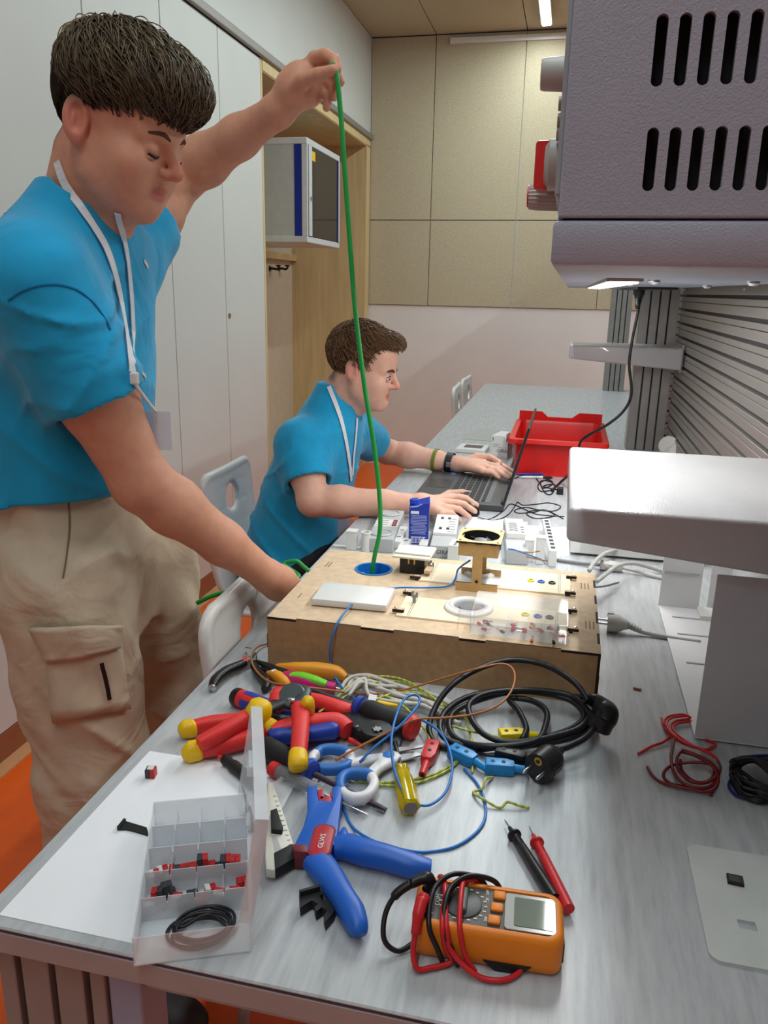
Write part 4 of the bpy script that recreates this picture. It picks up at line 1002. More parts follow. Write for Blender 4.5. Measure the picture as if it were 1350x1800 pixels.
# --- voltage tester (clear)
w = World('voltage_tester', 'clear voltage tester screwdriver with a red cap', 'tester', 520, 1370)
A, B, C = T(478, 1350, .011), T(556, 1390, .011), T(646, 1432, .004)
Mx = Matrix.Translation(A) @ (B - A).to_track_quat('Z', 'Y').to_matrix().to_4x4(); L = (B - A).length
M_cl2 = mat('clear_tester', (225, 228, 232), .12, var=0, alpha=.26, spec=.8)
k = MB(); k.lathe([(0, 0), (.0095, 0), (.0100, .003), (.0100, .012), (.0, .012)], 20, Mx); w.put('cap', k, M_redg)
k = MB(); k.lathe([(.0092, .012), (.0095, L * .5), (.0085, L * .85), (.006, L * .9), (.0098, L * .95), (.0098, L), (.003, L * 1.04), (0, L * 1.04)], 12, Mx); w.put('body', k, M_cl2, smooth=25)
k = MB(); k.lathe([(0, .018), (.004, .018), (.004, L * .35), (.0022, L * .36), (.0022, L * .6), (.004, L * .61), (.004, L * .8), (0, L * .8)], 12, Mx); w.put('glow_lamp', k, M_tip)
for i in range(4):
    a = i * PI / 2; k = MB(); k.box((.0125 * math.cos(a), .0125 * math.sin(a), L * .97), (.005, .005, .008), M=Mx, bev=.0012); w.put('nub', k, M_cl2)
M2 = Matrix.Translation(B) @ (C - B).to_track_quat('Z', 'Y').to_matrix().to_4x4(); L2 = (C - B).length
k = MB(); k.lathe([(0, 0), (.0034, 0), (.0034, L2 * .72), (0, L2 * .72)], 12, M2); w.put('sleeve', k, M_cl2)
k = MB(); k.lathe([(0, 0), (.0016, 0), (.0016, L2 * .95), (.0008, L2), (0, L2)], 10, M2); w.put('shaft', k, M_steel)
# --- yellow transparent screwdriver
w = World('yellow_screwdriver', 'short screwdriver with transparent yellow handle beside the scissors', 'screwdriver', 712, 1385)
A, B, C = T(722, 1421, .013), T(706, 1352, .013), T(694, 1306, .010)
Mx = Matrix.Translation(A) @ (B - A).to_track_quat('Z', 'Y').to_matrix().to_4x4(); L = (B - A).length
M_yc = mat('yellow_clear', (226, 198, 10), .15, var=.05, trans=.5, ior=1.3)
rings = []
for z, r in ((0, .008), (.003, .0115), (L * .5, .0118), (L * .8, .0105), (L * .9, .008), (L, .0095)):
    rings.append([Mx @ Vector(((r * (1 + .09 * math.cos(6 * a))) * math.cos(a), (r * (1 + .09 * math.cos(6 * a))) * math.sin(a), z)) for a in [2 * PI * i / 30 for i in range(30)]])
k = MB(); k.loft(rings); w.put('handle', k, M_yc)
k = MB(); k.lathe([(0, -.0006), (.0085, -.0006), (.0085, .0006), (0, .0006)], 16, Mx); w.put('butt_disc', k, mat('smoky', (120, 112, 110), .3))
k = MB(); k.cyl(B, C, .003); k.box((0, 0, 0), (.008, .0015, .012), M=Matrix.Translation(C) @ (C - B).to_track_quat('Z', 'Y').to_matrix().to_4x4()); w.put('shaft', k, M_tip)
# --- scissors
w = World('electrician_scissors', 'electrician scissors with blue and white finger loops', 'scissors', 670, 1340)
M_wh = mat('scissor_white', (226, 226, 228), .4); M_bl = mat('scissor_blue', (44, 110, 190), .45)
def loop(pts, cuts, h):
    path = cr([T(*p, h) for p in pts], 6, closed=True); n = len(path)
    for (a, b, m) in cuts:
        seg = [path[i % n] for i in range(int(a * n), int(b * n) + 1)]
        k = MB(); sweep(k, seg, .0062, .0075, 12); w.put('finger_loop', k, m)
L1 = [(556, 1326), (548, 1336), (556, 1350), (580, 1353), (604, 1350), (617, 1338), (610, 1324), (585, 1317), (566, 1319)]
loop(L1, ((0, .16, M_wh), (.16, .52, M_bl), (.52, .66, M_wh), (.66, 1.0, M_bl)), .012)
L2 = [(598, 1378), (603, 1395), (622, 1404), (645, 1399), (658, 1380), (650, 1364), (628, 1359), (606, 1364)]
loop(L2, ((0, .12, M_bl), (.12, .62, M_wh), (.62, 1.0, M_bl)), .014)
w.bar('arm', [T(612, 1345, .012), T(640, 1338, .012), T(672, 1331, .010)], [.006, .0075, .006], [.006, .006, .005], M_wh)
w.bar('arm', [T(650, 1366, .014), T(664, 1350, .012), T(690, 1333, .011), T(700, 1330, .010)], [.008, .008, .012, .008], [.006, .006, .006, .005], M_wh)
for pts, h in ((((688, 1336), (700, 1326), (745, 1322), (742, 1326)), .009), (((690, 1340), (700, 1330), (730, 1330), (742, 1336), (700, 1347)), .006)):
    k = MB(); k.prism([tuple(T(*p).to_2d()) for p in pts], TZ + h, TZ + h + .002); w.put('blade', k, M_steel)
k = MB(); k.lathe([(0, 0), (.0075, 0), (.0075, .004), (0, .005)], 18, Matrix.Translation(T(683, 1330, .014))); w.put('pivot', k, M_bl)
# --- side cutter
w = World('side_cutter', 'small side cutter with black curved handles at the table edge', 'side cutter', 440, 1168)
M_dip = mat('black_dipped_grip', (24, 24, 26), .32)
w.bar('handle', [T(373, 1208, .010), T(380, 1195, .012), T(398, 1180, .013), T(425, 1168, .012), T(432, 1163, .012)], [.006, .0085, .0085, .0075, .006], [.006, .008, .008, .007, .006], M_dip)
w.bar('handle', [T(466, 1212, .009), T(468, 1198, .011), T(455, 1183, .012), T(446, 1170, .012)], [.006, .008, .0075, .006], [.006, .008, .007, .006], M_dip)
w.bar('red_sleeve', [T(424, 1168, .012), T(430, 1165, .012), T(434, 1162, .012)], .0068, .0068, M_redg)
w.bar('joint', [T(430, 1166, .012), T(438, 1160, .013), T(448, 1164, .012)], [.006, .009, .006], [.005, .006, .005], M_steel)
w.bar('jaw', [T(434, 1162, .013), T(430, 1154, .015), T(433, 1146, .016)], [.006, .005, .001], [.005, .004, .001], M_steel)
w.bar('jaw', [T(442, 1164, .013), T(447, 1156, .015), T(449, 1147, .016)], [.006, .005, .001], [.005, .004, .001], M_tip)
k = MB(); k.lathe([(0, 0), (.0062, 0), (.0055, .004), (0, .006)], 12, Matrix.Translation(T(374, 1207, .010)) @ Matrix.Rotation(R_(90), 4, 'X')); w.put('end_tip', k, M_steel)
# --- orange handled pliers
w = World('orange_pliers', 'long-nose pliers with orange handles against the box', 'pliers', 500, 1185)
w.bar('handle', [T(487, 1173, .016), T(520, 1176, .020), T(555, 1177, .022), T(590, 1182, .020), T(608, 1192, .015)], [.004, .009, .010, .0095, .005], [.006, .011, .012, .011, .006], M_orange)
w.bar('handle_rim', [T(520, 1180, .012), T(560, 1182, .013), T(595, 1188, .013), T(612, 1196, .010)], [.006, .008, .008, .005], [.006, .007, .007, .005], M_black)
w.bar('handle', [T(470, 1185, .012), T(485, 1188, .015), T(500, 1198, .014), T(508, 1206, .010)], [.003, .008, .008, .004], [.005, .009, .009, .005], M_orange)
w.bar('jaw', [T(446, 1160, .012), T(470, 1171, .014), T(490, 1180, .015), T(505, 1183, .015)], [.0015, .006, .010, .009], [.002, .005, .006, .006], M_blackm)
w.bar('jaw', [T(458, 1174, .010), T(475, 1180, .012), T(495, 1186, .013)], [.002, .006, .008], [.002, .004, .005], M_blackm)
k = MB(); k.box((0, 0, 0), (.014, .008, .0006), M=Matrix.Translation(T(484, 1180, .0225)) @ Matrix.Rotation(R_(-35), 4, 'Z')); w.put('white_label', k, M_paper)

# --- banana plug adapters
def banana(label, ba, bb, stem, m, h=.009):
    blk = (ba, bb)
    w = World('banana_adapter', label, 'plug adapter', *blk[0], group='banana plug adapters')
    A, B = T(*blk[0], h), T(*blk[1], h); d = (B - A).normalized(); s = d.cross(Vector((0, 0, 1))); L = (B - A).length
    M_ = Matrix((( d.x, s.x, 0, A.x), (d.y, s.y, 0, A.y), (0, 0, 1, A.z), (0, 0, 0, 1)))
    k = MB(); k.prism([(0, -.009), (L * .75, -.009), (L, -.005), (L, .007), (L * .9, .009), (0, .009)], -.008, .008, M_, bev=.0015); w.put('body', k, m, smooth=30)
    C = T(*stem, h - .001); k = MB(); k.cyl(B - d * .004, C, .0055, .0048, 14); w.put('stem', k, m)
    k = MB(); k.lathe([(0, 0), (.0028, 0), (.0028, .0006), (0, .0006)], 12, Matrix.Translation(C) @ (C - B).to_track_quat('Z', 'Y').to_matrix().to_4x4()); w.put('socket_hole', k, M_black)
    for px in (.25, .62):
        k = MB(); k.lathe([(0, .008), (.0028, .008), (.0028, .0086), (0, .0086)], 10, M_ @ Matrix.Translation((L * px, 0, 0))); w.put('recess', k, M_blackm)
M_bp = mat('banana_blue', (20, 130, 196), .38, var=.04)
banana('red banana plug adapter beside the scissor blades', (762, 1308), (750, 1340), (742, 1362), mat('banana_red', (196, 40, 44), .4))
banana('blue banana plug adapter next to the power cord, left one', (793, 1318), (836, 1338), (856, 1352), M_bp)
banana('blue banana plug adapter touching the black mains plug', (853, 1346), (904, 1350), (930, 1354), M_bp)
banana('yellow banana plug adapter inside the power cord loop', (878, 1294), (924, 1292), (945, 1292), mat('banana_yellow', (230, 204, 20), .4))
banana('black banana plug adapter behind the blue ones', (872, 1322), (924, 1334), (940, 1336), M_black, .012)

# --- wire stripper
w = World('wire_stripper', 'blue wire stripper with red oval badge lying on the bench', 'wire stripper', 570, 1480)
M_ws = mat('stripper_blue', (24, 92, 188), .42, var=.03)
body = [(540, 1412), (556, 1408), (561, 1436), (583, 1438), (584, 1412), (598, 1409), (601, 1425), (597, 1465), (593, 1500), (590, 1516), (560, 1524), (540, 1532), (515, 1522), (520, 1510), (534, 1480), (541, 1452)]
k = MB(); k.prism([tuple(T(*p).to_2d()) for p in body], TZ + .004, TZ + .024, bev=.003); w.put('body', k, M_ws)
w.bar('handle', [T(556, 1512, .014), T(578, 1540, .015), T(602, 1577, .016), T(620, 1607, .015), T(630, 1632, .013), T(632, 1645, .010)], [.016, .0145, .012, .0125, .010, .006], [.011, .012, .013, .013, .011, .006], M_ws)
w.bar('handle', [T(588, 1490, .014), T(610, 1489, .015), T(640, 1498, .016), T(680, 1508, .016), T(725, 1522, .014), T(757, 1528, .012)], [.012, .015, .014, .0125, .0125, .009], [.010, .012, .013, .013, .012, .009], M_ws)
w.bar('thumb_spur', [T(604, 1482, .016), T(604, 1470, .017), T(605, 1458, .018)], [.008, .006, .002], [.010, .008, .004], M_ws)
Mo = Matrix.Translation(T(566, 1478, .024)); d = T(574, 1450) - T(560, 1505); ang = math.atan2(d.y, d.x)
Mo = Mo @ Matrix.Rotation(ang, 4, 'Z'); k = MB(); k.prism(rrect(.05, .021, .0095, 6), -.001, .0012, Mo, bev=.0004); w.put('badge', k, mat('badge_red', (178, 36, 48), .4))
k = MB(); k.prism(rrect(.054, .025, .011, 6), -.001, .0006, Mo); w.put('badge_rim', k, mat('badge_rim', (120, 30, 60), .4))
text_mesh('lettering', 'GLWS', .0085, M_whitep, w.t, tuple(T(566, 1478, .0254) - w.o), (0, 0, ang), ext=.0003)
for pts in (((558, 1416), (568, 1414), (570, 1432), (560, 1434)), ((562, 1427), (583, 1428), (583, 1438), (562, 1437)), ((580, 1420), (585, 1420), (586, 1428), (580, 1428))):
    k = MB(); k.prism([tuple(T(*p).to_2d()) for p in pts], TZ + .006, TZ + .022, bev=.001); w.put('cutter_insert', k, mat('insert_red', (176, 40, 56), .4))
k = MB(); k.prism([tuple(T(*p).to_2d()) for p in ((514, 1517), (540, 1518), (541, 1532), (518, 1530))], TZ + .003, TZ + .0245, bev=.001); w.put('length_stop', k, mat('stop_red', (120, 34, 44), .4))
# --- utility knife
w = World('utility_knife', 'cream utility knife with black slider behind the open lid', 'utility knife', 488, 1480)
kp = [(470, 1392), (481, 1392), (497, 1440), (519, 1508), (513, 1530), (484, 1549), (468, 1547), (466, 1520), (470, 1450)]
k = MB(); k.prism([tuple(T(*p).to_2d()) for p in kp], TZ + .002, TZ + .014, bev=.0025); w.put('body', k, mat('knife_cream', (226, 224, 210), .5), smooth=30)
for i in range(12):
    f_ = i / 11; p = T(483 + f_ * 30, 1400 + f_ * 94, .0135); k = MB(); k.box(p, (.004, .002, .003), bev=.0005, rz=R_(20)); w.put('grip_tooth', k, MATS['knife_cream'])
k = MB(); k.prism([tuple(T(*p).to_2d()) for p in ((476, 1450), (487, 1446), (498, 1480), (496, 1486), (477, 1484))], TZ + .013, TZ + .020, bev=.001); w.put('slider', k, M_blackm)
k = MB(); k.prism([tuple(T(*p).to_2d()) for p in ((482, 1520), (514, 1503), (520, 1528), (484, 1550))], TZ + .003, TZ + .0155, bev=.001); w.put('end_lock', k, M_blackm)
k = MB(); k.prism([tuple(T(*p).to_2d()) for p in ((478, 1488), (486, 1488), (496, 1516), (484, 1518))], TZ + .013, TZ + .0145); w.put('blade_channel', k, M_greyp)
# --- black plastic bracket
w = World('plastic_bracket', 'small black stepped plastic bracket beside the wire stripper', 'bracket', 560, 1608)
o1 = [(526, 1590), (562, 1580), (568, 1588), (562, 1592), (566, 1600), (576, 1596), (589, 1605), (586, 1622), (572, 1638), (569, 1628), (575, 1618), (566, 1612), (556, 1620), (553, 1612), (560, 1606), (548, 1600), (528, 1613)]
k = MB(); k.prism([tuple(T(*p).to_2d()) for p in o1], TZ + .002, TZ + .012); w.put('bracket', k, M_blackm)
k = MB(); k.prism([tuple(T(*p).to_2d()) for p in ((526, 1590), (562, 1580), (563, 1584), (528, 1594))], TZ + .0, TZ + .018); w.put('back_rib', k, M_blackm)

# ------------------------------------------------------------------ multimeter
t = thing('multimeter', 'orange multimeter with a grey display lying in the foreground', 'multimeter', (-.031, .627, TZ), R_(2.5))
M_mo = mat('meter_orange', (232, 132, 26), .48, var=.04, bump=.06, bscale=500); M_mg = mat('meter_grey', (74, 70, 66), .5)
LM, WM, HM = .140, .064, .040
def mring(sx, sy, z, r=.012): return [Vector((x, y, z)) for x, y in rrect(sx, sy, r, 5)]
k = MB(); k.loft([mring(LM - .012, WM - .012, 0), mring(LM - .002, WM - .002, .004), mring(LM, WM, .012, .014), mring(LM, WM, HM - .006, .014), mring(LM - .004, WM - .004, HM - .001, .013), mring(LM - .008, WM - .008, HM, .012), mring(LM - .014, WM - .014, HM, .010), mring(LM - .015, WM - .015, HM - .003, .010)], cap=True)
k.build('holster', M_mo, t, smooth=50)
MB().prism(rrect(LM - .015, WM - .015, .009, 5), HM - .005, HM - .0015).build('face_plate', M_mg, t)
MB().prism(rrect(.048, WM - .018, .004, 4, cx=.039), HM - .002, HM - .0002, bev=.0006).build('display_bezel', mat('bezel', (120, 116, 108), .2, spec=.7), t)
scr = MB().prism(rrect(.036, WM - .028, .002, 3, cx=.042), HM - .001, HM + .0003).build('display_glass', mat('lcd_glass', (118, 128, 112), .05, var=.03, spec=.9, coat=1.0), t)
for j, y in enumerate((-.015, .001, .017)):
    MB().box((.006 + .002 * j, y, HM), (.012, .0105, .004), bev=.002).build('button', M_mo, t, smooth=40)
d_ = MB().lathe([(.018, 0), (.018, .0012), (.0165, .0018), (0, .0018)], 32, Matrix.Translation((-.024, .001, HM - .0016))).build('dial', mat('dial_dark', (62, 66, 64), .45), t, smooth=40)
MB().box((-.024, .001, HM + .003), (.008, .030, .007), bev=.002, M=None).build('dial_grip', mat('dial_grip', (84, 92, 88), .45), d_)
for k_ in range(20):
    a = 2 * PI * k_ / 20
    MB().box((-.024 + .0215 * math.cos(a), .001 + .0205 * math.sin(a), HM - .0012), (.003, .0016, .0006)).build('scale_mark', mat('meter_print', (214, 206, 180), .6, var=0), t)
for s, y, x in (('10A', .017, -.056), ('COM', .001, -.048), ('V', -.017, -.052)):
    text_mesh('lettering', s, .0065, M_whitep, t, (x, y, HM - .0012), (0, 0, R_(90)), ext=.0002)
for s, y in (('OFF', .022), ('20', .012), ('200', -.016)):
    text_mesh('lettering', s, .004, M_whitep, t, (-.0015, y * .9, HM - .0012), (0, 0, R_(90)), ext=.0002)
for x, y in ((-.060, .012), (-.060, -.014)): MB().lathe([(.005, 0), (.005, .003), (.003, .003), (.003, 0)], 16, Matrix.Translation((x, y, HM - .003))).build('input_jack', M_black, t, smooth=40)
MB().box((LM / 2 - .001, -.006, .018), (.004, .03, .02), bev=.0015).build('bottom_grip', M_blackm, t)
MB().prism([(-.010, 0), (.012, 0), (.022, .010), (-.022, .010)], 0, .003, Matrix.Translation((.02, -WM / 2 + .002, .0)) @ Matrix.Rotation(PI / 2, 4, 'X')).build('stand_recess', M_blackm, t)
# leads wrapped round the meter
ML = Matrix.Translation((-.031, .627, TZ)) @ Matrix.Rotation(R_(2.5), 4, 'Z')
def lpts(l): return [ML @ Vector(p) for p in l]
M_lr = mat('lead_red', (198, 34, 42), .4); M_lb = mat('lead_black', (22, 20, 24), .4)
t = thing('red_test_lead', 'red test lead plugged into the multimeter and wound round it', 'test lead', (0, 0, 0))
MB().tube(cr(lpts([(-.060, -.014, HM), (-.060, -.014, HM + .010), (-.061, -.018, HM + .013)]), 5), .006, 10).build('plug', M_lr, t, smooth=True)
MB().tube(cr(lpts([(-.061, -.017, HM + .013), (-.063, -.030, HM + .006), (-.064, -.037, HM - .008)]), 5), [.0058] * 6 + [.0045] * 5, 10).build('strain_relief', M_lr, t, smooth=True)
q = lpts([(-.064, -.036, HM - .006), (-.065, -.043, .018), (-.060, -.050, .006), (-.048, -.045, .004), (-.030, -.036, .006), (-.036, -.0355, .02), (-.040, -.034, HM), (-.041, -.010, HM + .006), (-.034, .014, HM + .006), (-.018, .028, HM + .004), (-.010, .036, HM - .008), (-.006, .036, .012), (-.008, .0, .001 - .0)])
q = q[:-1]
MB().tube(cr(q, 8), .0026, 8).build('wire', M_lr, t, smooth=True)
q = lpts([(-.046, .036, .012), (-.050, .034, HM - .004), (-.044, .018, HM + .006), (-.040, -.010, HM + .0065), (-.036, -.033, HM), (-.030, -.039, .02), (-.006, -.047, .006), (.016, -.046, .004), (.030, -.036, .004), (.036, -.026, .006)])
MB().tube(cr(q, 8), .0026, 8).build('wire', M_lr, t, smooth=True)
q = lpts([(-.020, .036, .02), (-.022, .033, HM), (-.026, .016, HM + .008), (-.026, -.012, HM + .008), (-.024, -.033, HM), (-.018, -.038, .018), (-.008, -.040, .003)])
MB().tube(cr(q, 8), .0026, 8).build('wire', M_lr, t, smooth=True)
t = thing('black_test_lead', 'black test lead plugged into the multimeter and wound round it', 'test lead', (0, 0, 0))
MB().tube(cr(lpts([(-.058, .014, HM), (-.058, .014, HM + .008), (-.062, .012, HM + .012), (-.075, .004, HM + .010)]), 5), [.0062] * 11 + [.005] * 5, 10).build('plug', M_lb, t, smooth=True)
q = lpts([(-.075, .004, HM + .010), (-.088, -.004, HM + .002), (-.096, -.016, HM - .012), (-.094, -.030, .012), (-.080, -.032, .004), (-.066, -.020, .006)])
MB().tube(cr(q, 8), [.0044] * 10 + [.0026] * 31, 8).build('wire', M_lb, t, smooth=True)
for (x, dy) in ((-.046, 0), (-.032, .0), ):
    q = lpts([(x + .05, .037, .004), (x + .046, .037, .02), (x + .036, .034, HM + .001), (x + .012, .026, HM + .010), (x - .004, .008, HM + .010), (x - .008, -.014, HM + .008), (x - .006, -.034, HM - .002), (x + .002, -.037, .02), (x + .008, -.036, .003)])
    MB().tube(cr(q, 8), .0026, 8).build('wire', M_lb, t, smooth=True)
# probes leaning behind the meter
def probe(label, tip, butt, m):
    w = World('test_probe', label, 'test probe', *tip); A, B = T(*tip, .006), T(*butt, .010); d = B - A; L = d.length
    Mx = Matrix.Translation(A) @ d.to_track_quat('Z', 'Y').to_matrix().to_4x4()
    k = MB(); k.lathe([(0, 0), (.0005, 0), (.001, .004), (.001, .016), (0, .016)], 8, Mx); w.put('tip', k, M_steel)
    z0 = .015
    prof = [(0, z0), (.0022, z0), (.0034, z0 + .009), (.004, z0 + .012), (.008, z0 + .013), (.008, z0 + .0155), (.0048, z0 + .017)]
    for i in range(5): prof += [(.0052, z0 + .0185 + i * .003), (.0046, z0 + .0200 + i * .003)]
    prof += [(.0055, z0 + .034), (.0060, L * .7), (.0062, L), (0, L)]
    k = MB(); k.lathe(prof, 16, Mx); w.put('handle', k, m)
probe('black test probe lying behind the multimeter', (887, 1441), (975, 1580), M_lb)
probe('red test probe lying behind the multimeter', (930, 1453), (1000, 1598), M_lr)

# ------------------------------------------------------------------ papers and bits on the left
tag(MB().bx(-.501, -.289, .543, .839, TZ, TZ + .0007).build('paper_sheet', M_paper), 'blank white sheet of paper at the near left bench corner', 'paper')
RB = lambda a: Matrix.Rotation(a, 4, 'Z')
M_tbd = mat('connector_dark', (52, 54, 58), .45); M_tbr = mat('connector_red', (186, 32, 36), .45); M_tbw = mat('connector_white', (222, 220, 212), .5)
def conn_meshes():
    out = {}
    for nm, (m1, m2) in {'dark and red': (M_tbd, M_tbr), 'dark': (M_tbd, M_tbd), 'red': (M_tbr, M_tbr), 'white': (M_tbw, M_tbr)}.items():
        a = MB(); a.box((-.0028, 0, .0055), (.0054, .0105, .011), bev=.0005, seg=1)
        for k in (-1, 1): a.lathe([(0, 0), (.0012, 0), (.0012, .0006), (0, .0006)], 8, Matrix.Translation((-.0028, k * .0026, .0108)))
        b = MB(); b.box((.0028, 0, .0055), (.0054, .0105, .011), bev=.0005, seg=1)
        for k in (-1, 1): b.lathe([(0, 0), (.0012, 0), (.0012, .0006), (0, .0006)], 8, Matrix.Translation((.0028, k * .0026, .0108)))
        ma = a.mesh('half'); ma.materials.append(m1); mb_ = b.mesh('half'); mb_.materials.append(m2); out[nm] = (ma, mb_)
    return out
CM = conn_meshes()
def connector(kind, loc_, rot, label, group=None):
    t = thing('bus_connector', label, 'connector', loc_, 0, group, rot=rot)
    for me in CM[kind]: link('half', me, None, t)
    return t
c = connector('dark and red', tp(263, 1368, TZ + .0007) + Vector((0, .004, 0)), (0, 0, R_(10)), 'single red and dark bus connector standing on the white paper'); c.scale = (1.1, 1.1, 1.1)
MB().box((0, 0, .0113), (.007, .007, .0006)).build('label_dot', M_tbw, c)
w = World('black_strip', 'short black plastic strip lying on the white paper', 'strip', 230, 1456, z=TZ)
k = MB(); k.prism([tuple(T(*p).to_2d()) for p in ((206, 1461), (218, 1446), (258, 1458), (262, 1472), (235, 1464), (222, 1461))], TZ + .0008, TZ + .003); w.put('strip', k, M_blackm)
k = MB(); k.prism([tuple(T(*p).to_2d()) for p in ((206, 1461), (218, 1446), (222, 1447), (211, 1462))], TZ + .003, TZ + .006); w.put('lip', k, M_blackm)
w = World('black_pick', 'thin black pick sticking up beside the open lid', 'pick', 430, 1400)
w.bar('needle', [T(425, 1380, .012), T(432, 1402, .010), T(437, 1425, .006)], [.0006, .0014, .002], [.0006, .0014, .002], M_blackm); w.bar('grip', [T(436, 1420, .007), T(440, 1440, .005), T(442, 1460, .004)], .0035, .0035, M_blackm)
w = World('ballpoint_tip', 'tiny dark screw bit lying on the paper near the tester', 'bit', 485, 1400)
w.bar('tip', [T(481, 1399, .003), T(484, 1403, .003), T(487, 1407, .003)], [.0008, .002, .0022], [.0008, .002, .0022], M_blackm)
o = MB().box((0, 0, .0002), (.012, .002, .0004)).build('pen_mark', mat('mark_red', (120, 40, 50), .7)); o.location = tp(437, 1139); tag(o, 'short dark red scrap on the bench edge by the side cutter', 'scrap')
o = MB().cyl((-.006, 0, .0018), (.006, -.003, .0018), .0018, n=10).build('brown_wire_scrap', mat('scrap_brown', (150, 96, 60), .5), smooth=40); o.location = tp(1120, 1212); tag(o, 'tiny brown wire scrap lying right of the power cord', 'scrap')

# ------------------------------------------------------------------ clear sorting box with open lid
SB = Vector((-.341, .519)); ux = Vector((.096, .041)).normalized(); ang = math.atan2(ux.y, ux.x)
SL, SW, SH = .200, .106, .031
t = thing('sorting_box', 'frosted clear sorting box with its lid standing open', 'sorting box', (SB.x, SB.y, TZ + .0008), ang)
tk = .0014
MB().bx(0, SW, 0, SL, 0, tk).build('base', M_frost, t)
for y in (0, SL - tk): MB().bx(0, SW, y, y + tk, tk, SH).build('wall', M_frost if y else M_clear, t)
for x in (0, SW - tk): MB().bx(x, x + tk, tk, SL - tk, tk, SH).build('wall', M_frost, t)
M_fr2 = mat('frosted_divider', (226, 230, 236), .4, alpha=.55)
divs = [.052, .088, .124, .160]
for y in divs:
    k = MB(); k.prism([(0.002, tk), (SW - .002, tk), (SW - .002, SH - .003), (SW * .77, SH - .003), (SW * .765, SH - .01), (SW * .755, SH - .01), (SW * .75, SH - .003), (SW * .51, SH - .003), (SW * .505, SH - .01), (SW * .495, SH - .01), (SW * .49, SH - .003), (SW * .26, SH - .003), (SW * .255, SH - .01), (SW * .245, SH - .01), (SW * .24, SH - .003), (.002, SH - .003)], 0, .001, Matrix.Translation((0, y + .001, 0)) @ Matrix.Rotation(PI / 2, 4, 'X'))
    k.build('divider', M_fr2, t)
M_fr3 = mat('frosted_thin', (228, 232, 238), .4, alpha=.3)
for j, (y0, y1) in enumerate(zip(divs, divs[1:] + [SL])):
    for x in (.25, .5, .75): MB().bx(SW * x - .0004, SW * x + .0004, y0 + .002, y1 - .002, tk, SH * .6).build('divider', M_fr3, t)
ML_ = Matrix.Translation((SW, 0, SH)) @ Matrix.Rotation(R_(9), 4, 'Y')
lid = MB(); lid.box((.001, SL / 2, .056), (tk, SL, .112), M=ML_); lid = lid.build('lid', M_frost, t)
k = MB()
for y in (0, SL - tk): k.box((-.005, y + tk / 2, .056), (.012, tk, .112), M=ML_)
k.box((-.005, SL / 2, .112), (.012, SL, tk), M=ML_); k.build('lid_rim', M_frost, lid)
for y in (.05, .15): MB().cyl(ML_ @ Vector((0, y - .012, 0)), ML_ @ Vector((0, y + .012, 0)), .003).build('hinge', M_frost, lid, smooth=40)
MB().box((-.012, .10, .104), (.006, .03, .012), M=ML_, bev=.001).build('latch', M_frost, lid)
# connectors in the box
MS = Matrix.Translation((SB.x, SB.y, TZ + .0008)) @ RB(ang)
random.seed(11)
NTH = 'first second third fourth fifth sixth seventh eighth ninth tenth eleventh twelfth'.split()
rowdef = [('rear', .105, ['white', 'white', 'white', 'dark', 'dark and red', 'red', 'dark and red', 'red', 'dark', 'dark and red', 'red', 'dark and red']),
          ('front', .069, ['white', 'dark and red', 'dark', 'white', 'dark', 'dark', 'red', 'white', 'white', 'dark', 'dark and red', 'red'])]
for nm, y, kinds in rowdef:
    for i, kd in enumerate(kinds):
        for lay in range(2):
            if lay and i not in ((6, 9, 10) if nm == 'rear' else (1, 2)): continue
            xx = .0085 + i * .0082; yy = y + random.uniform(-.008, .008); zz = .0022 + (.012 if lay else random.uniform(0, .004))
            pos = MS @ Vector((xx, yy, zz))
            lb = f'{kd} bus connector, {NTH[i]} from left in the {nm} box row'
            if lay: lb = f'{kd} bus connector lying on the {NTH[i]} one of the {nm} box row'
            connector(kd, pos, (R_(random.uniform(-12, 12)), R_(random.uniform(-12, 12)), ang + R_(random.choice((0, 90, 180, 80, 12)))), lb, 'bus connectors in the sorting box')
# coil of thin black wire in the near compartment
def coil(cx, cy, z0, rx, ry, turns, r, seed, M_=None, jitter=.006, dz=None):
    rnd = random.Random(seed); pts = []
    n = 14
    ph = rnd.uniform(0, 6)
    for k in range(int(turns * n) + 1):
        a = ph + 2 * PI * k / n; tn = k / n
        f = 1 + .10 * math.sin(tn * 2.1 + seed) + .05 * math.sin(tn * 5.3)
        p = Vector((cx + rx * f * math.cos(a) + .35 * jitter * math.sin(1.7 * tn + 1), cy + ry * f * math.sin(a) + .5 * jitter * math.cos(2.3 * tn), z0 + (dz if dz else r * 2.1) * (.5 + .5 * math.sin(tn * 1.3 + seed)) * min(turns, 4) * .5 + r))
        pts.append(M_ @ p if M_ else p)
    return pts
pts = coil(SW * .56, .0265, .0025, .027, .0195, 5.3, .0015, 2, MS, dz=.005)
pts = [MS @ Vector((SW * .30, .030, .012)), MS @ Vector((SW * .42, .026, .014)), MS @ Vector((SW * .62, .036, .016))] + pts
tag(MB().tube(cr(pts, 3), .0016, 7).build('black_wire_coil', M_lb, None, smooth=True), 'small coil of thin black wire in the sorting box', 'wire coil')

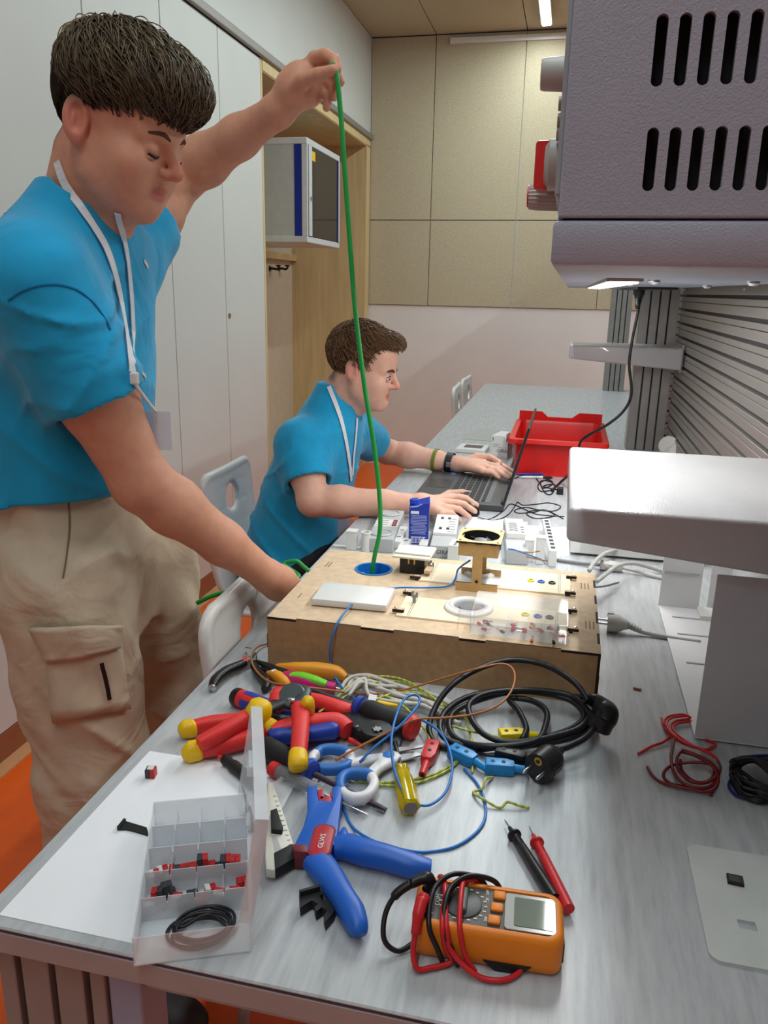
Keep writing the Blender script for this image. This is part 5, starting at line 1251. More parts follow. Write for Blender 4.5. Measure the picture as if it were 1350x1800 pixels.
# ------------------------------------------------------------------ black mains cord coil with two plugs
t = thing('mains_extension_cord', 'coiled black mains cord with two plugs in front of the box', 'power cord', (0, 0, 0))
def P3(l): return [T(p[0], p[1], p[2] if len(p) > 2 else .006) for p in l]
cp = P3([(1034, 1232, .045), (1010, 1200, .06), (960, 1170, .065), (905, 1160, .065), (850, 1172, .06), (800, 1200, .05), (768, 1238, .03), (754, 1282, .012), (772, 1310, .006), (830, 1318, .006), (900, 1308, .008), (960, 1296, .012), (1010, 1278, .016), (1026, 1256, .022), (1000, 1230, .028), (940, 1216, .03), (880, 1214, .03), (820, 1226, .026), (782, 1252, .02), (774, 1286, .014), (800, 1306, .010), (860, 1314, .010), (930, 1310, .014), (1000, 1298, .018), (1032, 1276, .020), (1034, 1250, .028), (1000, 1222, .034), (930, 1213, .036), (860, 1218, .034), (826, 1236, .03), (828, 1262, .024), (850, 1290, .018), (890, 1304, .016), (950, 1300, .022), (1010, 1284, .026), (1030, 1268, .030), (1042, 1252, .036)])
MB().tube(cr(cp, 7), .0044, 10).build('cord', mat('cord_black', (24, 24, 28), .42), t, smooth=True)
cp = P3([(1030, 1226, .030), (980, 1222, .03), (910, 1215, .03), (850, 1228, .024), (800, 1250, .018), (790, 1280, .012), (812, 1304, .012), (870, 1312, .018), (940, 1304, .022), (958, 1278, .022), (960, 1250, .024), (935, 1232, .024), (895, 1228, .022), (912, 1250, .02), (925, 1280, .016), (918, 1300, .014)])
MB().tube(cr(cp, 7), .0044, 10).build('cord', MATS['cord_black'], t, smooth=True)
cp = P3([(1046, 1276, .030), (1030, 1296, .026), (1000, 1312, .022), (985, 1318, .022), (975, 1326, .022)])
MB().tube(cr(cp, 7), .0044, 10).build('cord', MATS['cord_black'], t, smooth=True)
# angled plug
a, b, c_ = T(1032, 1228, .045), T(1058, 1244, .038), T(1058, 1272, .026)
ap = MB(); sweep(ap, cr([a, T(1046, 1232, .044), b, T(1066, 1256, .034), c_], 6), interp([.006, .010, .015, .017, .014], 25), interp([.006, .010, .014, .016, .014], 25), 16); plug = ap.build('angled_plug', M_black, t, smooth=True)
for i in range(4):
    q_ = a.lerp(T(1046, 1234, .044), i / 4); rg = MB(); rg.lathe([(.0075, -.0012), (.0085 + i * .0006, 0), (.0075, .0012)], 14, Matrix.Translation(q_) @ (b - a).to_track_quat('Z', 'Y').to_matrix().to_4x4()); rg.build('strain_relief', M_black, plug, smooth=40)
pc = MB(); dn = Vector((-.35, -.25, -.9)).normalized(); Mq = Matrix.Translation(T(1055, 1268, .030)) @ dn.to_track_quat('Z', 'Y').to_matrix().to_4x4()
pc.lathe([(0, -.006), (.019, -.006), (.019, .010), (.017, .012), (0, .012)], 24, Mq); pc.build('plug_face', M_black, plug, smooth=40)
# straight plug with pins towards the camera
A, B = T(985, 1318, .022), T(945, 1352, .022); d = (B - A).normalized(); Mq = Matrix.Translation(A) @ d.to_track_quat('Z', 'Y').to_matrix().to_4x4(); L = (B - A).length
sp = MB(); sp.lathe([(0, 0), (.006, 0), (.007, .010), (.012, .014), (.0185, .024), (.0195, .030), (.0195, L * .98), (.018, L), (0, L)], 28, Mq); sp = sp.build('straight_plug', M_black, t, smooth=40)
fl = MB(); fl.box((0, 0, L * .72), (.042, .012, L * .4), M=Mq, bev=.003); fl.build('grip_rib', M_black, sp)
hs = MB(); hs.lathe([(0, L), (.0055, L), (.0055, L + .0006), (.003, L + .0006), (.003, L - .002), (0, L - .002)], 16, Mq @ Matrix.Translation((0, .011, 0))); hs.build('earth_socket', M_gold, sp, smooth=40)
for s in (-1, 1): pn = MB(); pn.lathe([(.0024, L), (.0024, L + .017), (.0015, L + .019), (0, L + .019)], 12, Mq @ Matrix.Translation((s * .0095, 0, 0))); pn.build('pin', M_steel, sp, smooth=40)

# ------------------------------------------------------------------ loose wires
def wire(name, label, l, r, m, n=7, cat='wire', group=None): return tag(MB().tube(cr(P3(l), 7), r, n).build(name, m, None, smooth=True), label, cat, group)
M_wb = mat('wire_blue', (40, 116, 196), .38, var=.03); M_wbr = mat('wire_brown', (166, 104, 52), .42, var=.05)
M_wgrey = mat('wire_grey', (196, 192, 184), .5, var=.04)
def gy_mat():
    m = bpy.data.materials.new('wire_green_yellow'); m.use_nodes = True; nt = m.node_tree; b = nt.nodes['Principled BSDF']
    tc = nt.nodes.new('ShaderNodeTexCoord'); wv = nt.nodes.new('ShaderNodeTexWave'); wv.inputs['Scale'].default_value = 35; wv.inputs['Distortion'].default_value = 1.0
    r = nt.nodes.new('ShaderNodeValToRGB'); r.color_ramp.interpolation = 'CONSTANT'
    r.color_ramp.elements[0].color = (*srgb(140, 160, 52), 1); r.color_ramp.elements[1].position = .5; r.color_ramp.elements[1].color = (*srgb(186, 188, 76), 1)
    nt.links.new(tc.outputs['Object'], wv.inputs['Vector']); nt.links.new(wv.outputs[1], r.inputs[0]); nt.links.new(r.outputs[0], b.inputs['Base Color']); b.inputs['Roughness'].default_value = .42
    return m
M_gy = gy_mat()
# blue wire from the fan tower over the box edge into the pile
bt = [yp(893, 965, fy + .05), yp(905, 967, fy + .06), tp(930, 976, ZT + .03), tp(952, 984, ZT + .0), tp(958, 992, TZ + .04)]
tag(MB().tube(cr(bt, 7), .0016, 7).build('fan_wire', M_wb, None, smooth=True), 'blue wire from the fan towards the connector strip', 'wire')
for i, (b0, b1) in enumerate((((918, 971), (948, 969)), ((925, 978), (962, 986)))):
    tag(MB().tube(cr([tp(*b0, ZT + .012), tp((b0[0] + b1[0]) / 2, (b0[1] + b1[1]) / 2 + 1, ZT + .014), tp(*b1, ZT + .006)], 6), .0013, 6).build('short_wire', M_wbr, None, smooth=True), ('short brown wire end pointing right beside the fan wire', 'brown wire ending at the connector strip')[i], 'wire')
bl = [yp(826, 985, fy + .03), tp(806, 1000, ZT + .02), tp(800, 1018, ZT + .01), tp(788, 1030, ZT + .004), tp(750, 1033, ZT + .006), tp(700, 1033, ZT + .012), tp(660, 1040, ZT + .012), tp(622, 1060, ZT + .010), tp(600, 1085, ZT + .006), yp(587, 1110, BY0 - .008), yp(580, 1140, BY0 - .012), yp(582, 1170, BY0 - .014), T(595, 1200, .020), T(620, 1226, .018), T(650, 1240, .012)]
tag(MB().tube(cr(bl, 7), .0017, 7).build('blue_wire', M_wb, None, smooth=True), 'blue wire hanging from the tower over the box front', 'wire')
wire('blue_wire', 'blue wire making a tall loop over the scissors', [(632, 1340, .016), (660, 1312, .03), (692, 1286, .04), (722, 1256, .05), (738, 1232, .055), (730, 1221, .06), (712, 1228, .06), (698, 1254, .055), (688, 1300, .045), (694, 1356, .03), (716, 1402, .016), (750, 1416, .008), (782, 1394, .008), (795, 1352, .012), (788, 1312, .018), (770, 1284, .022), (742, 1266, .024), (725, 1262, .02)], .0018, M_wb)
wire('blue_wire', 'blue wire sweeping round in front of the wire stripper', [(600, 1392, .004), (606, 1426, .002), (622, 1456, .002), (660, 1480, .018), (700, 1492, .014), (745, 1498, .002), (800, 1488, .002), (842, 1458, .002), (854, 1424, .002), (842, 1382, .002), (816, 1352, .002)], .0018, M_wb)
wire('brown_wire', 'thin brown wire running over the pile and looping at the cord', [(470, 1132, .004), (452, 1138, .010), (442, 1155, .02), (450, 1178, .03), (476, 1199, .036), (520, 1206, .04), (565, 1211, .03), (620, 1218, .02), (672, 1219, .02), (720, 1210, .03), (780, 1192, .05), (840, 1175, .07), (885, 1167, .075), (904, 1182, .07), (900, 1212, .06), (875, 1240, .05), (830, 1256, .04), (775, 1262, .035), (735, 1264, .035), (700, 1278, .035), (660, 1298, .03), (618, 1320, .024), (590, 1336, .02)], .0016, M_wbr)
GYs = [([(560, 1252, .02), (584, 1236, .02), (612, 1206, .022), (650, 1190, .026), (700, 1192, .026), (745, 1214, .02), (790, 1250, .01), (830, 1262, .008)], 'green-yellow wire arching over the grey cable bundle'),
       ([(575, 1246, .016), (620, 1216, .02), (660, 1200, .022), (710, 1200, .02), (760, 1228, .012), (800, 1262, .006)], 'second green-yellow wire just below the arching one'),
       ([(640, 1240, .02), (680, 1222, .022), (720, 1216, .018), (760, 1228, .012), (800, 1250, .008)], 'short green-yellow wire curve above the large screwdriver'),
       ([(676, 1222, .022), (710, 1242, .016), (735, 1268, .010), (752, 1292, .010), (757, 1310, .009)], 'green-yellow wire leading into the red adapter'),
       ([(590, 1360, .004), (640, 1374, .003), (700, 1374, .003), (760, 1362, .003), (800, 1340, .003), (815, 1326, .003)], 'green-yellow wire passing under the scissors'),
       ([(600, 1350, .003), (630, 1368, .003), (680, 1381, .003), (740, 1374, .003), (790, 1352, .003), (812, 1330, .003)], 'lower green-yellow wire passing under the scissors'),
       ([(866, 1366, .003), (853, 1370, .012), (848, 1386, .006), (832, 1393, .002), (850, 1405, .006), (878, 1420, .002), (892, 1410, .006), (912, 1416, .004), (930, 1420, .002)], 'short kinked green-yellow wire offcut lying alone'),
       ([(795, 1276, .016), (830, 1286, .014), (860, 1292, .010), (880, 1296, .009)], 'green-yellow wire leading to the yellow adapter'),
       ([(818, 1262, .012), (826, 1290, .010), (832, 1320, .006), (830, 1358, .003)], 'thin green-yellow wire beside the blue adapters')]
for l, lb in GYs: wire('green_yellow_wire', lb, l, .0017, M_gy)
wire('black_wire', 'black lead joining the two dark adapters', [(838, 1318, .006), (850, 1326, .008), (872, 1328, .010)], .0022, M_lb)
# grey cable bundle against the box
t = thing('grey_cable_bundle', 'tied bundle of pale grey cable lying against the box', 'cable', (0, 0, 0))
rnd = random.Random(4)
for k in range(9):
    o = k * 3.2
    u_ = lambda a: rnd.uniform(-a, a)
    l = [(606 + u_(8), 1222 + u_(8), .008 + k * .002), (616 + k * 3, 1204 - rnd.uniform(0, 12), .016 + .0025 * k), (652 + u_(10), 1192 + k * 3.2 + u_(7), .020 + u_(.006)), (700 + u_(8), 1202 + k * 3.6 + u_(9), .018 + u_(.006)), (750 + u_(8), 1216 + k * 3.6 + u_(9), .013 + u_(.005)), (785 + u_(12), 1236 + k * 3 + u_(8), .008 + u_(.003)), (806 + u_(14), 1252 + k * 1.6 + u_(8), .006)]
    MB().tube(cr(P3(l), 7), .0028, 7).build('strand', M_wgrey, t, smooth=True)
l = [(604, 1222, .010), (602, 1206, .018), (618, 1190, .024), (648, 1188, .026), (690, 1202, .022)]
MB().tube(cr(P3(l), 7), .003, 8).build('strand', M_wgrey, t, smooth=True)
w = World('yellow_marker', 'flat yellow cable marker with white tip in the cable bundle', 'marker', 680, 1240)
w.bar('barrel', [T(655, 1232, .018), T(680, 1238, .016), T(698, 1240, .014)], .0035, .003, M_yellow); w.bar('tip', [T(697, 1240, .014), T(706, 1240, .013)], [.003, .0012], [.003, .0012], M_whitep)
w = World('cable_tag', 'small white paper tag on the cable bundle', 'tag', 656, 1228)
k = MB(); k.box((0, 0, 0), (.012, .010, .0008), M=Matrix.Translation(T(655, 1226, .026)) @ Matrix.Rotation(R_(25), 4, 'X')); w.put('tag', k, M_paper)
k = MB(); k.tube([T(655, 1226, .026), T(652, 1220, .024)], .0008, 6); w.put('string', k, M_paper)
w = World('green_clip', 'small green plastic clip beside the large screwdriver handle', 'clip', 718, 1236)
w.bar('clip', [T(706, 1233, .012), T(716, 1235, .012), T(726, 1236, .011)], .004, .004, mat('clip_green', (20, 140, 70), .4)); w.bar('end', [T(725, 1236, .011), T(728, 1236, .011)], .003, .003, M_whitep)

# ------------------------------------------------------------------ coils at the right edge
def coil_thing(name, label, m, strands, r, cat='wire coil'):
    t = thing(name, label, cat, (0, 0, 0))
    for l in strands: MB().tube(cr(P3(l), 7), r, 7).build('strand', m, t, smooth=True)
    return t
M_cr = mat('coil_red', (206, 34, 32), .4); M_cd = mat('coil_dark_red', (110, 22, 24), .42)
coil_thing('red_wire_coil', 'bright red wire coil lying under the housing corner', M_cr, [
    [(1122, 1325, .002), (1145, 1312, .003), (1166, 1304, .004), (1178, 1292, .006), (1168, 1272, .008), (1175, 1260, .010), (1200, 1256, .010), (1215, 1262, .008)],
    [(1163, 1262, .003), (1172, 1286, .006), (1192, 1302, .010), (1215, 1312, .010), (1245, 1318, .008), (1258, 1308, .006), (1240, 1300, .004)],
    [(1210, 1258, .008), (1180, 1262, .010), (1172, 1276, .012), (1190, 1298, .014), (1220, 1312, .014), (1250, 1326, .014), (1262, 1336, .012)],
    [(1212, 1264, .006), (1186, 1268, .008), (1178, 1282, .012), (1200, 1304, .016), (1230, 1316, .014), (1256, 1330, .012)],
    [(1215, 1268, .004), (1190, 1272, .006), (1184, 1284, .008), (1210, 1306, .012), (1238, 1318, .010), (1252, 1312, .006)]], .0019)
coil_thing('dark_red_wire_coil', 'dark red and black wire coil in front of the bright red one', M_cd, [
    [(1138, 1348, .003), (1150, 1366, .004), (1170, 1378, .006), (1210, 1386, .008), (1245, 1392, .008), (1262, 1376, .012), (1255, 1350, .02), (1225, 1330, .024), (1200, 1322, .02)],
    [(1185, 1299, .02), (1180, 1330, .018), (1184, 1356, .016), (1200, 1376, .012), (1230, 1386, .010), (1252, 1380, .010), (1262, 1360, .014), (1250, 1344, .02), (1215, 1340, .018), (1180, 1346, .012), (1166, 1362, .008), (1180, 1378, .006), (1215, 1384, .006)],
    [(1200, 1318, .022), (1190, 1332, .02), (1192, 1352, .016), (1212, 1372, .012), (1240, 1376, .012), (1260, 1362, .016), (1252, 1342, .022), (1222, 1326, .024), (1200, 1318, .022)],
    [(1196, 1336, .016), (1200, 1356, .012), (1222, 1374, .010), (1246, 1372, .012), (1256, 1354, .016), (1240, 1334, .02), (1212, 1324, .02)],
    [(1262, 1338, .014), (1266, 1352, .014), (1258, 1372, .012), (1250, 1398, .004)]], .0021)
rnd = random.Random(9)
strs = []
for k in range(11):
    o = rnd.uniform(-6, 6)
    strs.append([(1290 + o, 1380 - k * 4, .006 + k * .002), (1298 + o, 1350 - k * 1.5, .012 + k * .003), (1325, 1336 + o * .5, .020 + k * .003), (1365, 1338 + k * 3, .016 + k * .003), (1400, 1365 + o, .010 + k * .002), (1385, 1400 + o, .006 + k * .002), (1340, 1410 - k * 3, .006 + k * .002), (1305, 1398 - k * 3.5 + o, .006 + k * .002), (1290 + o, 1378 - k * 4, .006 + k * .002)])
coil_thing('black_wire_coil', 'thick coil of black wire at the right picture edge', M_black, strs, .0026)
coil_thing('dark_blue_wire', 'dark blue wire loops wrapped round the black coil', mat('wire_navy', (24, 36, 110), .4), [
    [(1350, 1328, .03), (1318, 1330, .03), (1292, 1338, .02), (1284, 1350, .012), (1290, 1362, .010), (1300, 1352, .02), (1302, 1336, .03)],
    [(1296, 1364, .012), (1284, 1372, .006), (1282, 1384, .003), (1294, 1398, .003), (1312, 1404, .004)]], .002)

# ================================================================== IMPLICIT SURFACES (for chairs and people)
class Sdf:
    """smooth unions / cuts of primitives, meshed with surface nets"""
    def __init__(self): self.p = []; self.disp = None
    def add(self, fn, c, rad, k=.01, op='u'): self.p.append((op, fn, np.array(c, float), rad, k)); return self
    def cone(self, a, b, ra, rb, k=.012, op='u', sc=None):
        a = np.array(a, float); b = np.array(b, float); ba = b - a; L2 = float(ba @ ba)
        def fn(P):
            t = np.clip(((P - a) @ ba) / L2, 0, 1); d = P - a - t[:, None] * ba
            if sc is not None: d = d * np.array(sc)
            return np.sqrt((d * d).sum(1)) - (ra + (rb - ra) * t)
        return self.add(fn, (a + b) / 2, math.sqrt(L2) / 2 + max(ra, rb) * (1 if sc is None else 1 / min(sc)), k, op)
    def chain(self, pts, rs, k=.012, op='u'):
        for i in range(len(pts) - 1): self.cone(pts[i], pts[i + 1], rs[i], rs[i + 1], k, op)
        return self
    def ell(self, c, r, k=.012, op='u', rot=None):
        c = np.array(c, float); r = np.array(r, float)
        def fn(P):
            q = P - c
            if rot is not None: q = q @ rot
            k0 = np.sqrt(((q / r) ** 2).sum(1)); k1 = np.sqrt(((q / (r * r)) ** 2).sum(1)) + 1e-9
            return k0 * (k0 - 1) / k1
        return self.add(fn, c, float(r.max()), k, op)
    def stack(self, tab, k=.02, op='u', e=2.0):
        """tab rows: z, cx, cy, ax, ay  (elliptic sections)"""
        tb = np.array(tab, float); z0, z1 = tb[0, 0], tb[-1, 0]
        c = np.array([tb[:, 1].mean(), tb[:, 2].mean(), (z0 + z1) / 2]); rad = math.hypot(max(tb[:, 3].max(), tb[:, 4].max()) + .06, (z1 - z0) / 2)
        def fn(P):
            z = P[:, 2]; cx, cy, ax, ay = (np.interp(z, tb[:, 0], tb[:, i]) for i in (1, 2, 3, 4))
            q = (np.abs((P[:, 0] - cx) / ax) ** e + np.abs((P[:, 1] - cy) / ay) ** e) ** (1 / e)
            d = (q - 1) * np.minimum(ax, ay)
            return np.maximum(d, np.maximum(z0 - z, z - z1))
        return self.add(fn, c, rad, k, op)
    def ev(self, P, prims):
        d = np.full(len(P), .2)
        for op, fn, c, rad, k in prims:
            q = fn(P)
            if op == 'u':
                h = np.maximum(k - np.abs(d - q), 0) / k; d = np.minimum(d, q) - h * h * k * .25
            elif op == 's':
                q = -q; h = np.maximum(k - np.abs(d - q), 0) / k; d = np.maximum(d, q) + h * h * k * .25
            elif op == 'i': d = np.maximum(d, q)
        if self.disp is not None: d = d + self.disp(P)
        return d
    def mesh(self, name, h, B=12, margin=.035):
        lo = np.min([c - r for op, f, c, r, k in self.p if op == 'u'], axis=0) - 3 * h; hi = np.max([c + r for op, f, c, r, k in self.p if op == 'u'], axis=0) + 3 * h
        nb = np.ceil((hi - lo) / (h * B)).astype(int); n = nb * B + 1
        D = np.full(n, .2, np.float32)
        ax = np.arange(B + 1) * h; G = np.stack(np.meshgrid(ax, ax, ax, indexing='ij'), -1).reshape(-1, 3)
        br = B * h * .5 * 1.7321
        for i in range(nb[0]):
            for j in range(nb[1]):
                for k in range(nb[2]):
                    o = lo + np.array([i, j, k]) * B * h; cc = o + B * h / 2
                    pr = [p for p in self.p if (p[0] == 'i') or np.linalg.norm(p[2] - cc) < p[3] + br + margin]
                    if not any(p[0] == 'u' for p in pr): continue
                    ctr = float(self.ev(cc[None], pr)[0])
                    if ctr > br * 1.5 + .02: continue
                    if ctr < -br * 2.0 - .02: D[i*B:i*B+B+1, j*B:j*B+B+1, k*B:k*B+B+1] = -.1; continue
                    D[i*B:i*B+B+1, j*B:j*B+B+1, k*B:k*B+B+1] = self.ev(o + G, pr).reshape(B + 1, B + 1, B + 1)
        S = D < 0
        c8 = [S[a:S.shape[0]-1+a, b:S.shape[1]-1+b, c:S.shape[2]-1+c] for a in (0, 1) for b in (0, 1) for c in (0, 1)]
        cnt = sum(x.astype(np.uint8) for x in c8); act = (cnt > 0) & (cnt < 8)
        idx = np.argwhere(act); vid = np.full(act.shape, -1, np.int32); vid[act] = np.arange(len(idx))
        offs = np.array([(a, b, c) for a in (0, 1) for b in (0, 1) for c in (0, 1)])
        val = np.stack([D[idx[:, 0] + o[0], idx[:, 1] + o[1], idx[:, 2] + o[2]] for o in offs], 1).astype(float)
        acc = np.zeros((len(idx), 3)); w = np.zeros(len(idx))
        for a in range(8):
            for b in range(a + 1, 8):
                if np.abs(offs[a] - offs[b]).sum() != 1: continue
                m = (val[:, a] < 0) != (val[:, b] < 0); t = np.where(m, val[:, a] / np.where(m, val[:, a] - val[:, b], 1), 0)
                acc += m[:, None] * (offs[a] + t[:, None] * (offs[b] - offs[a])); w += m
        V = lo + (idx + acc / w[:, None]) * h
        F = []
        for axis in range(3):
            sl0 = [slice(1, -1)] * 3; sl1 = [slice(1, -1)] * 3; sl0[axis] = slice(0, -1); sl1[axis] = slice(1, None)
            s0, s1 = S[tuple(sl0)], S[tuple(sl1)]; e = np.argwhere(s0 != s1)
            if not len(e): continue
            flip = s0[tuple(e.T)]
            e = e.copy()
            for q in range(3):
                if q != axis: e[:, q] += 1
            u, v = [(1, 2), (2, 0), (0, 1)][axis]
            def cell(du, dv):
                c = e.copy(); c[:, u] -= du; c[:, v] -= dv; return vid[tuple(c.T)]
            q4 = np.stack([cell(1, 1), cell(0, 1), cell(0, 0), cell(1, 0)], 1)
            q4[~flip] = q4[~flip][:, ::-1]; F.append(q4)
        F = np.concatenate(F); F = F[(F >= 0).all(1)]
        me = bpy.data.meshes.new(name)
        me.vertices.add(len(V)); me.vertices.foreach_set('co', V.ravel()); me.loops.add(len(F) * 4); me.loops.foreach_set('vertex_index', F.ravel())
        me.polygons.add(len(F)); me.polygons.foreach_set('loop_start', np.arange(len(F)) * 4); me.polygons.foreach_set('loop_total', np.full(len(F), 4))
        me.update(calc_edges=True); me.validate(); me.shade_smooth()
        return me, V
def set_colors(me, V, fn):
    c = fn(V); a = me.color_attributes.new('tint', 'FLOAT_COLOR', 'POINT')
    a.data.foreach_set('color', np.concatenate([c, np.ones((len(c), 1))], 1).astype(np.float32).ravel())
def offset_mesh(me, o):
    me.transform(Matrix.Translation(-Vector(o)))

# ------------------------------------------------------------------ plastic shell chairs
def chair_mesh():
    s = Sdf()
    def back(P):
        y, z = P[:, 1], P[:, 2]
        x = P[:, 0] + .16 * y * y * 1.6 - .10 * (z - .62) ** 2 * 3 - (z - .45) * -.16
        bx = np.abs(y) - (.178 - .05) + np.maximum(0, .60 - z) * .12; bz = np.abs(z - .645) - (.185 - .05)
        d2 = np.sqrt(np.maximum(bx, 0) ** 2 + np.maximum(bz, 0) ** 2) + np.minimum(np.maximum(bx, bz), 0) - .05
        d = np.maximum(d2, np.abs(x) - .009); h = np.maximum(.014 - np.abs(d2 - (np.abs(x) - .009)), 0) / .014
        lip = np.abs(d2 + .008); rim = np.sqrt(lip ** 2 + x ** 2) - .0115
        d = np.minimum(d + h * h * .0035, rim)
        groove = np.abs(((z + .10 * y * y) % .062) - .031) - .0012
        return np.maximum(d, -np.maximum(groove, np.abs(x) - .02 - 0 * x) if False else -np.maximum(np.maximum(groove, .0075 - x), d2 + .02))
    s.add(back, (0, 0, .645), .32, .006)
    def hole(P): return (np.sqrt((P[:, 1] / .040) ** 2 + ((P[:, 2] - .735) / .037) ** 2) - 1) * .037
    s.add(hole, (0, 0, .735), .07, .014, 's')
    def seat(P):
        x, y = P[:, 0], P[:, 1]; z = P[:, 2] - .445 + .02 * np.cos(y * 7) - .12 * np.maximum(0, .06 - x) ** 2 * 6
        bx = np.abs(x - .215) - (.215 - .06); by = np.abs(y) - (.205 - .06)
        d2 = np.sqrt(np.maximum(bx, 0) ** 2 + np.maximum(by, 0) ** 2) + np.minimum(np.maximum(bx, by), 0) - .06
        return np.maximum(d2, np.abs(z) - .009)
    s.add(seat, (.215, 0, .445), .33, .03)
    return s.mesh('shell', .0065)[0]
CH = chair_mesh()
M_chair = mat('chair_plastic', (222, 222, 218), .3, var=.01)
def chair_proto(name, label, loc_, rz):
    t = thing(name, label, 'chair', loc_, rz, 'white plastic shell chairs')
    link('shell', CH, M_chair, t)
    for sx, sy in ((.06, -.16), (.06, .16), (.37, -.16), (.37, .16)):
        MB().tube(cr([(sx, sy * .9, .425), (sx + (.01 if sx > .2 else -.02), sy * 1.05, .40), (sx + (.04 if sx > .2 else -.06), sy * 1.25, 0.004)], 5), .011, 10).build('leg', M_frame, t, smooth=True)
    for sy in (-.145, .145): MB().tube([(.05, sy, .425), (.38, sy, .425)], .010, 8).build('seat_rail', M_frame, t, smooth=True)
    return t
c0_ = chair_proto('shell_chair', 'empty white shell chair with oval back holes pushed up to the near bench edge', (-.505, 1.285, 0), R_(3))
for lb, lc, rz in (('white shell chair with the seated person on it', (-.925, 2.175, 0), R_(0)), ('white shell chair nearer of the two at the far end of the bench', (-.55, 4.55, 0), R_(2)), ('white shell chair farthest along the bench', (-.55, 5.0, 0), R_(-2))):
    c = copy_tree(c0_); c['label'] = lb; c.location = lc; c.rotation_euler = (0, 0, rz)

# ================================================================== PEOPLE
def wrinkle(m, scale, strength, dist=.02, stretch=(1, 1, 1)):
    nt = m.node_tree; b = nt.nodes['Principled BSDF']; tc = nt.nodes.new('ShaderNodeTexCoord'); mp = nt.nodes.new('ShaderNodeMapping'); mp.inputs['Scale'].default_value = stretch
    n = nt.nodes.new('ShaderNodeTexNoise'); n.inputs['Scale'].default_value = scale; n.inputs['Detail'].default_value = 3; n.inputs['Distortion'].default_value = 1.6; n.inputs['Roughness'].default_value = .45
    bp = nt.nodes.new('ShaderNodeBump'); bp.inputs['Strength'].default_value = strength; bp.inputs['Distance'].default_value = dist
    nt.links.new(tc.outputs['Object'], mp.inputs[0]); nt.links.new(mp.outputs[0], n.inputs['Vector']); nt.links.new(n.outputs[0], bp.inputs['Height'])
    old = b.inputs['Normal'].links[0].from_socket if b.inputs['Normal'].links else None
    if old: nt.links.new(old, bp.inputs['Normal'])
    nt.links.new(bp.outputs[0], b.inputs['Normal']); return m
M_shirt = wrinkle(mat('shirt_blue', (0, 156, 206), .82, var=.05, vscale=25, bump=.12, bscale=700, sheen=.2), 6, .4, .03, (1, 1, .7))
M_skin1 = mat('skin_warm', (206, 152, 126), .55, var=.05, vscale=60, bump=.05, bscale=500, sss=.12, attr='tint')
M_khaki = wrinkle(mat('khaki_cotton', (196, 180, 156), .85, var=.06, vscale=30, bump=.15, bscale=600), 6, .38, .03, (1, 1, 1.3))
M_blackc = mat('black_trousers', (26, 26, 32), .8, var=.08)
M_lany = mat('lanyard_white', (224, 224, 226), .7, var=.03, vscale=60)
M_shoe = mat('shoe_dark', (44, 42, 44), .6)
def Rm(yaw, pitch, roll=0):
    return np.array((Matrix.Rotation(yaw, 3, 'Z') @ Matrix.Rotation(pitch, 3, 'Y') @ Matrix.Rotation(roll, 3, 'X')))
def head_sdf(s, O, R, sc=1.0, lids=True):
    O = np.array(O, float)
    g = lambda p: O + R @ (np.array(p, float) * sc)
    e = lambda c, r, k=.012, op='u', rr=None: s.ell(g(c), np.array(r) * sc, k, op, R if rr is None else R @ rr)
    c = lambda a, b, ra, rb, k=.010, op='u': s.cone(g(a), g(b), ra * sc, rb * sc, k, op)
    e((-.002, 0, .043), (.088, .074, .078), .02)
    e((.040, 0, -.022), (.054, .060, .088), .03)
    e((.046, 0, -.062), (.042, .046, .034), .025)
    e((.055, 0, .055), (.040, .060, .045), .03)
    for q in (-1, 1):
        c((-.002, q * .053, -.028), (.010, q * .046, -.056), .016, .013, .028)
        c((.010, q * .046, -.056), (.070, q * .020, -.086), .014, .012, .024)
        e((.060, q * .042, -.022), (.026, .024, .022), .025)
        e((.044, q * .037, -.044), (.034, .023, .036), .03)
        c((.088, q * .010, .022), (.074, q * .046, .020), .008, .008, .014)
        e((.100, q * .032, .001), (.017, .017, .013), .012, 's')
        e((.0785, q * .031, .0005), (.0138, .0145, .0128), .004)
        # ear: rim, bowl, lobe
        tilt = np.array(Matrix.Rotation(R_(-12), 3, 'Y') @ Matrix.Rotation(R_(q * -14), 3, 'Z'))
        e((-.010, q * .0775, .004), (.019, .0085, .032), .006, 'u', tilt)
        e((-.004, q * .0715, -.022), (.010, .007, .012), .006)
        e((-.004, q * .0870, .006), (.0125, .0115, .0215), .003, 's', tilt)
        e((-.012, q * .0765, .004), (.0035, .006, .014), .002, 'u', tilt)
    c((.080, 0, -.087), (.085, 0, -.080), .013, .012, .02)
    c((.092, 0, .014), (.113, 0, -.019), .0075, .0088, .010)
    c((.113, 0, -.021), (.100, 0, -.028), .0088, .007, .007)
    for q in (-1, 1):
        e((.1005, q * .0105, -.0245), (.0100, .0066, .0066), .006)
        e((.1035, q * .0055, -.0305), (.0045, .0028, .003), .002, 's')
    for z, r, x in ((-.0505, .0052, .0915), (-.0595, .0058, .0895)):
        c((x - .010, -.021, z - .0008 + .0), (x, -.005, z + .0008), r * .6, r, .005); c((x, -.005, z + .0008), (x, .005, z + .0008), r, r, .005); c((x, .005, z + .0008), (x - .010, .021, z - .0008), r, r * .6, .005)
    c((.091, -.024, -.0552), (.097, 0, -.0550), .0014, .0014, .003, 's'); c((.097, 0, -.0550), (.091, .024, -.0552), .0014, .0014, .003, 's')
    return g
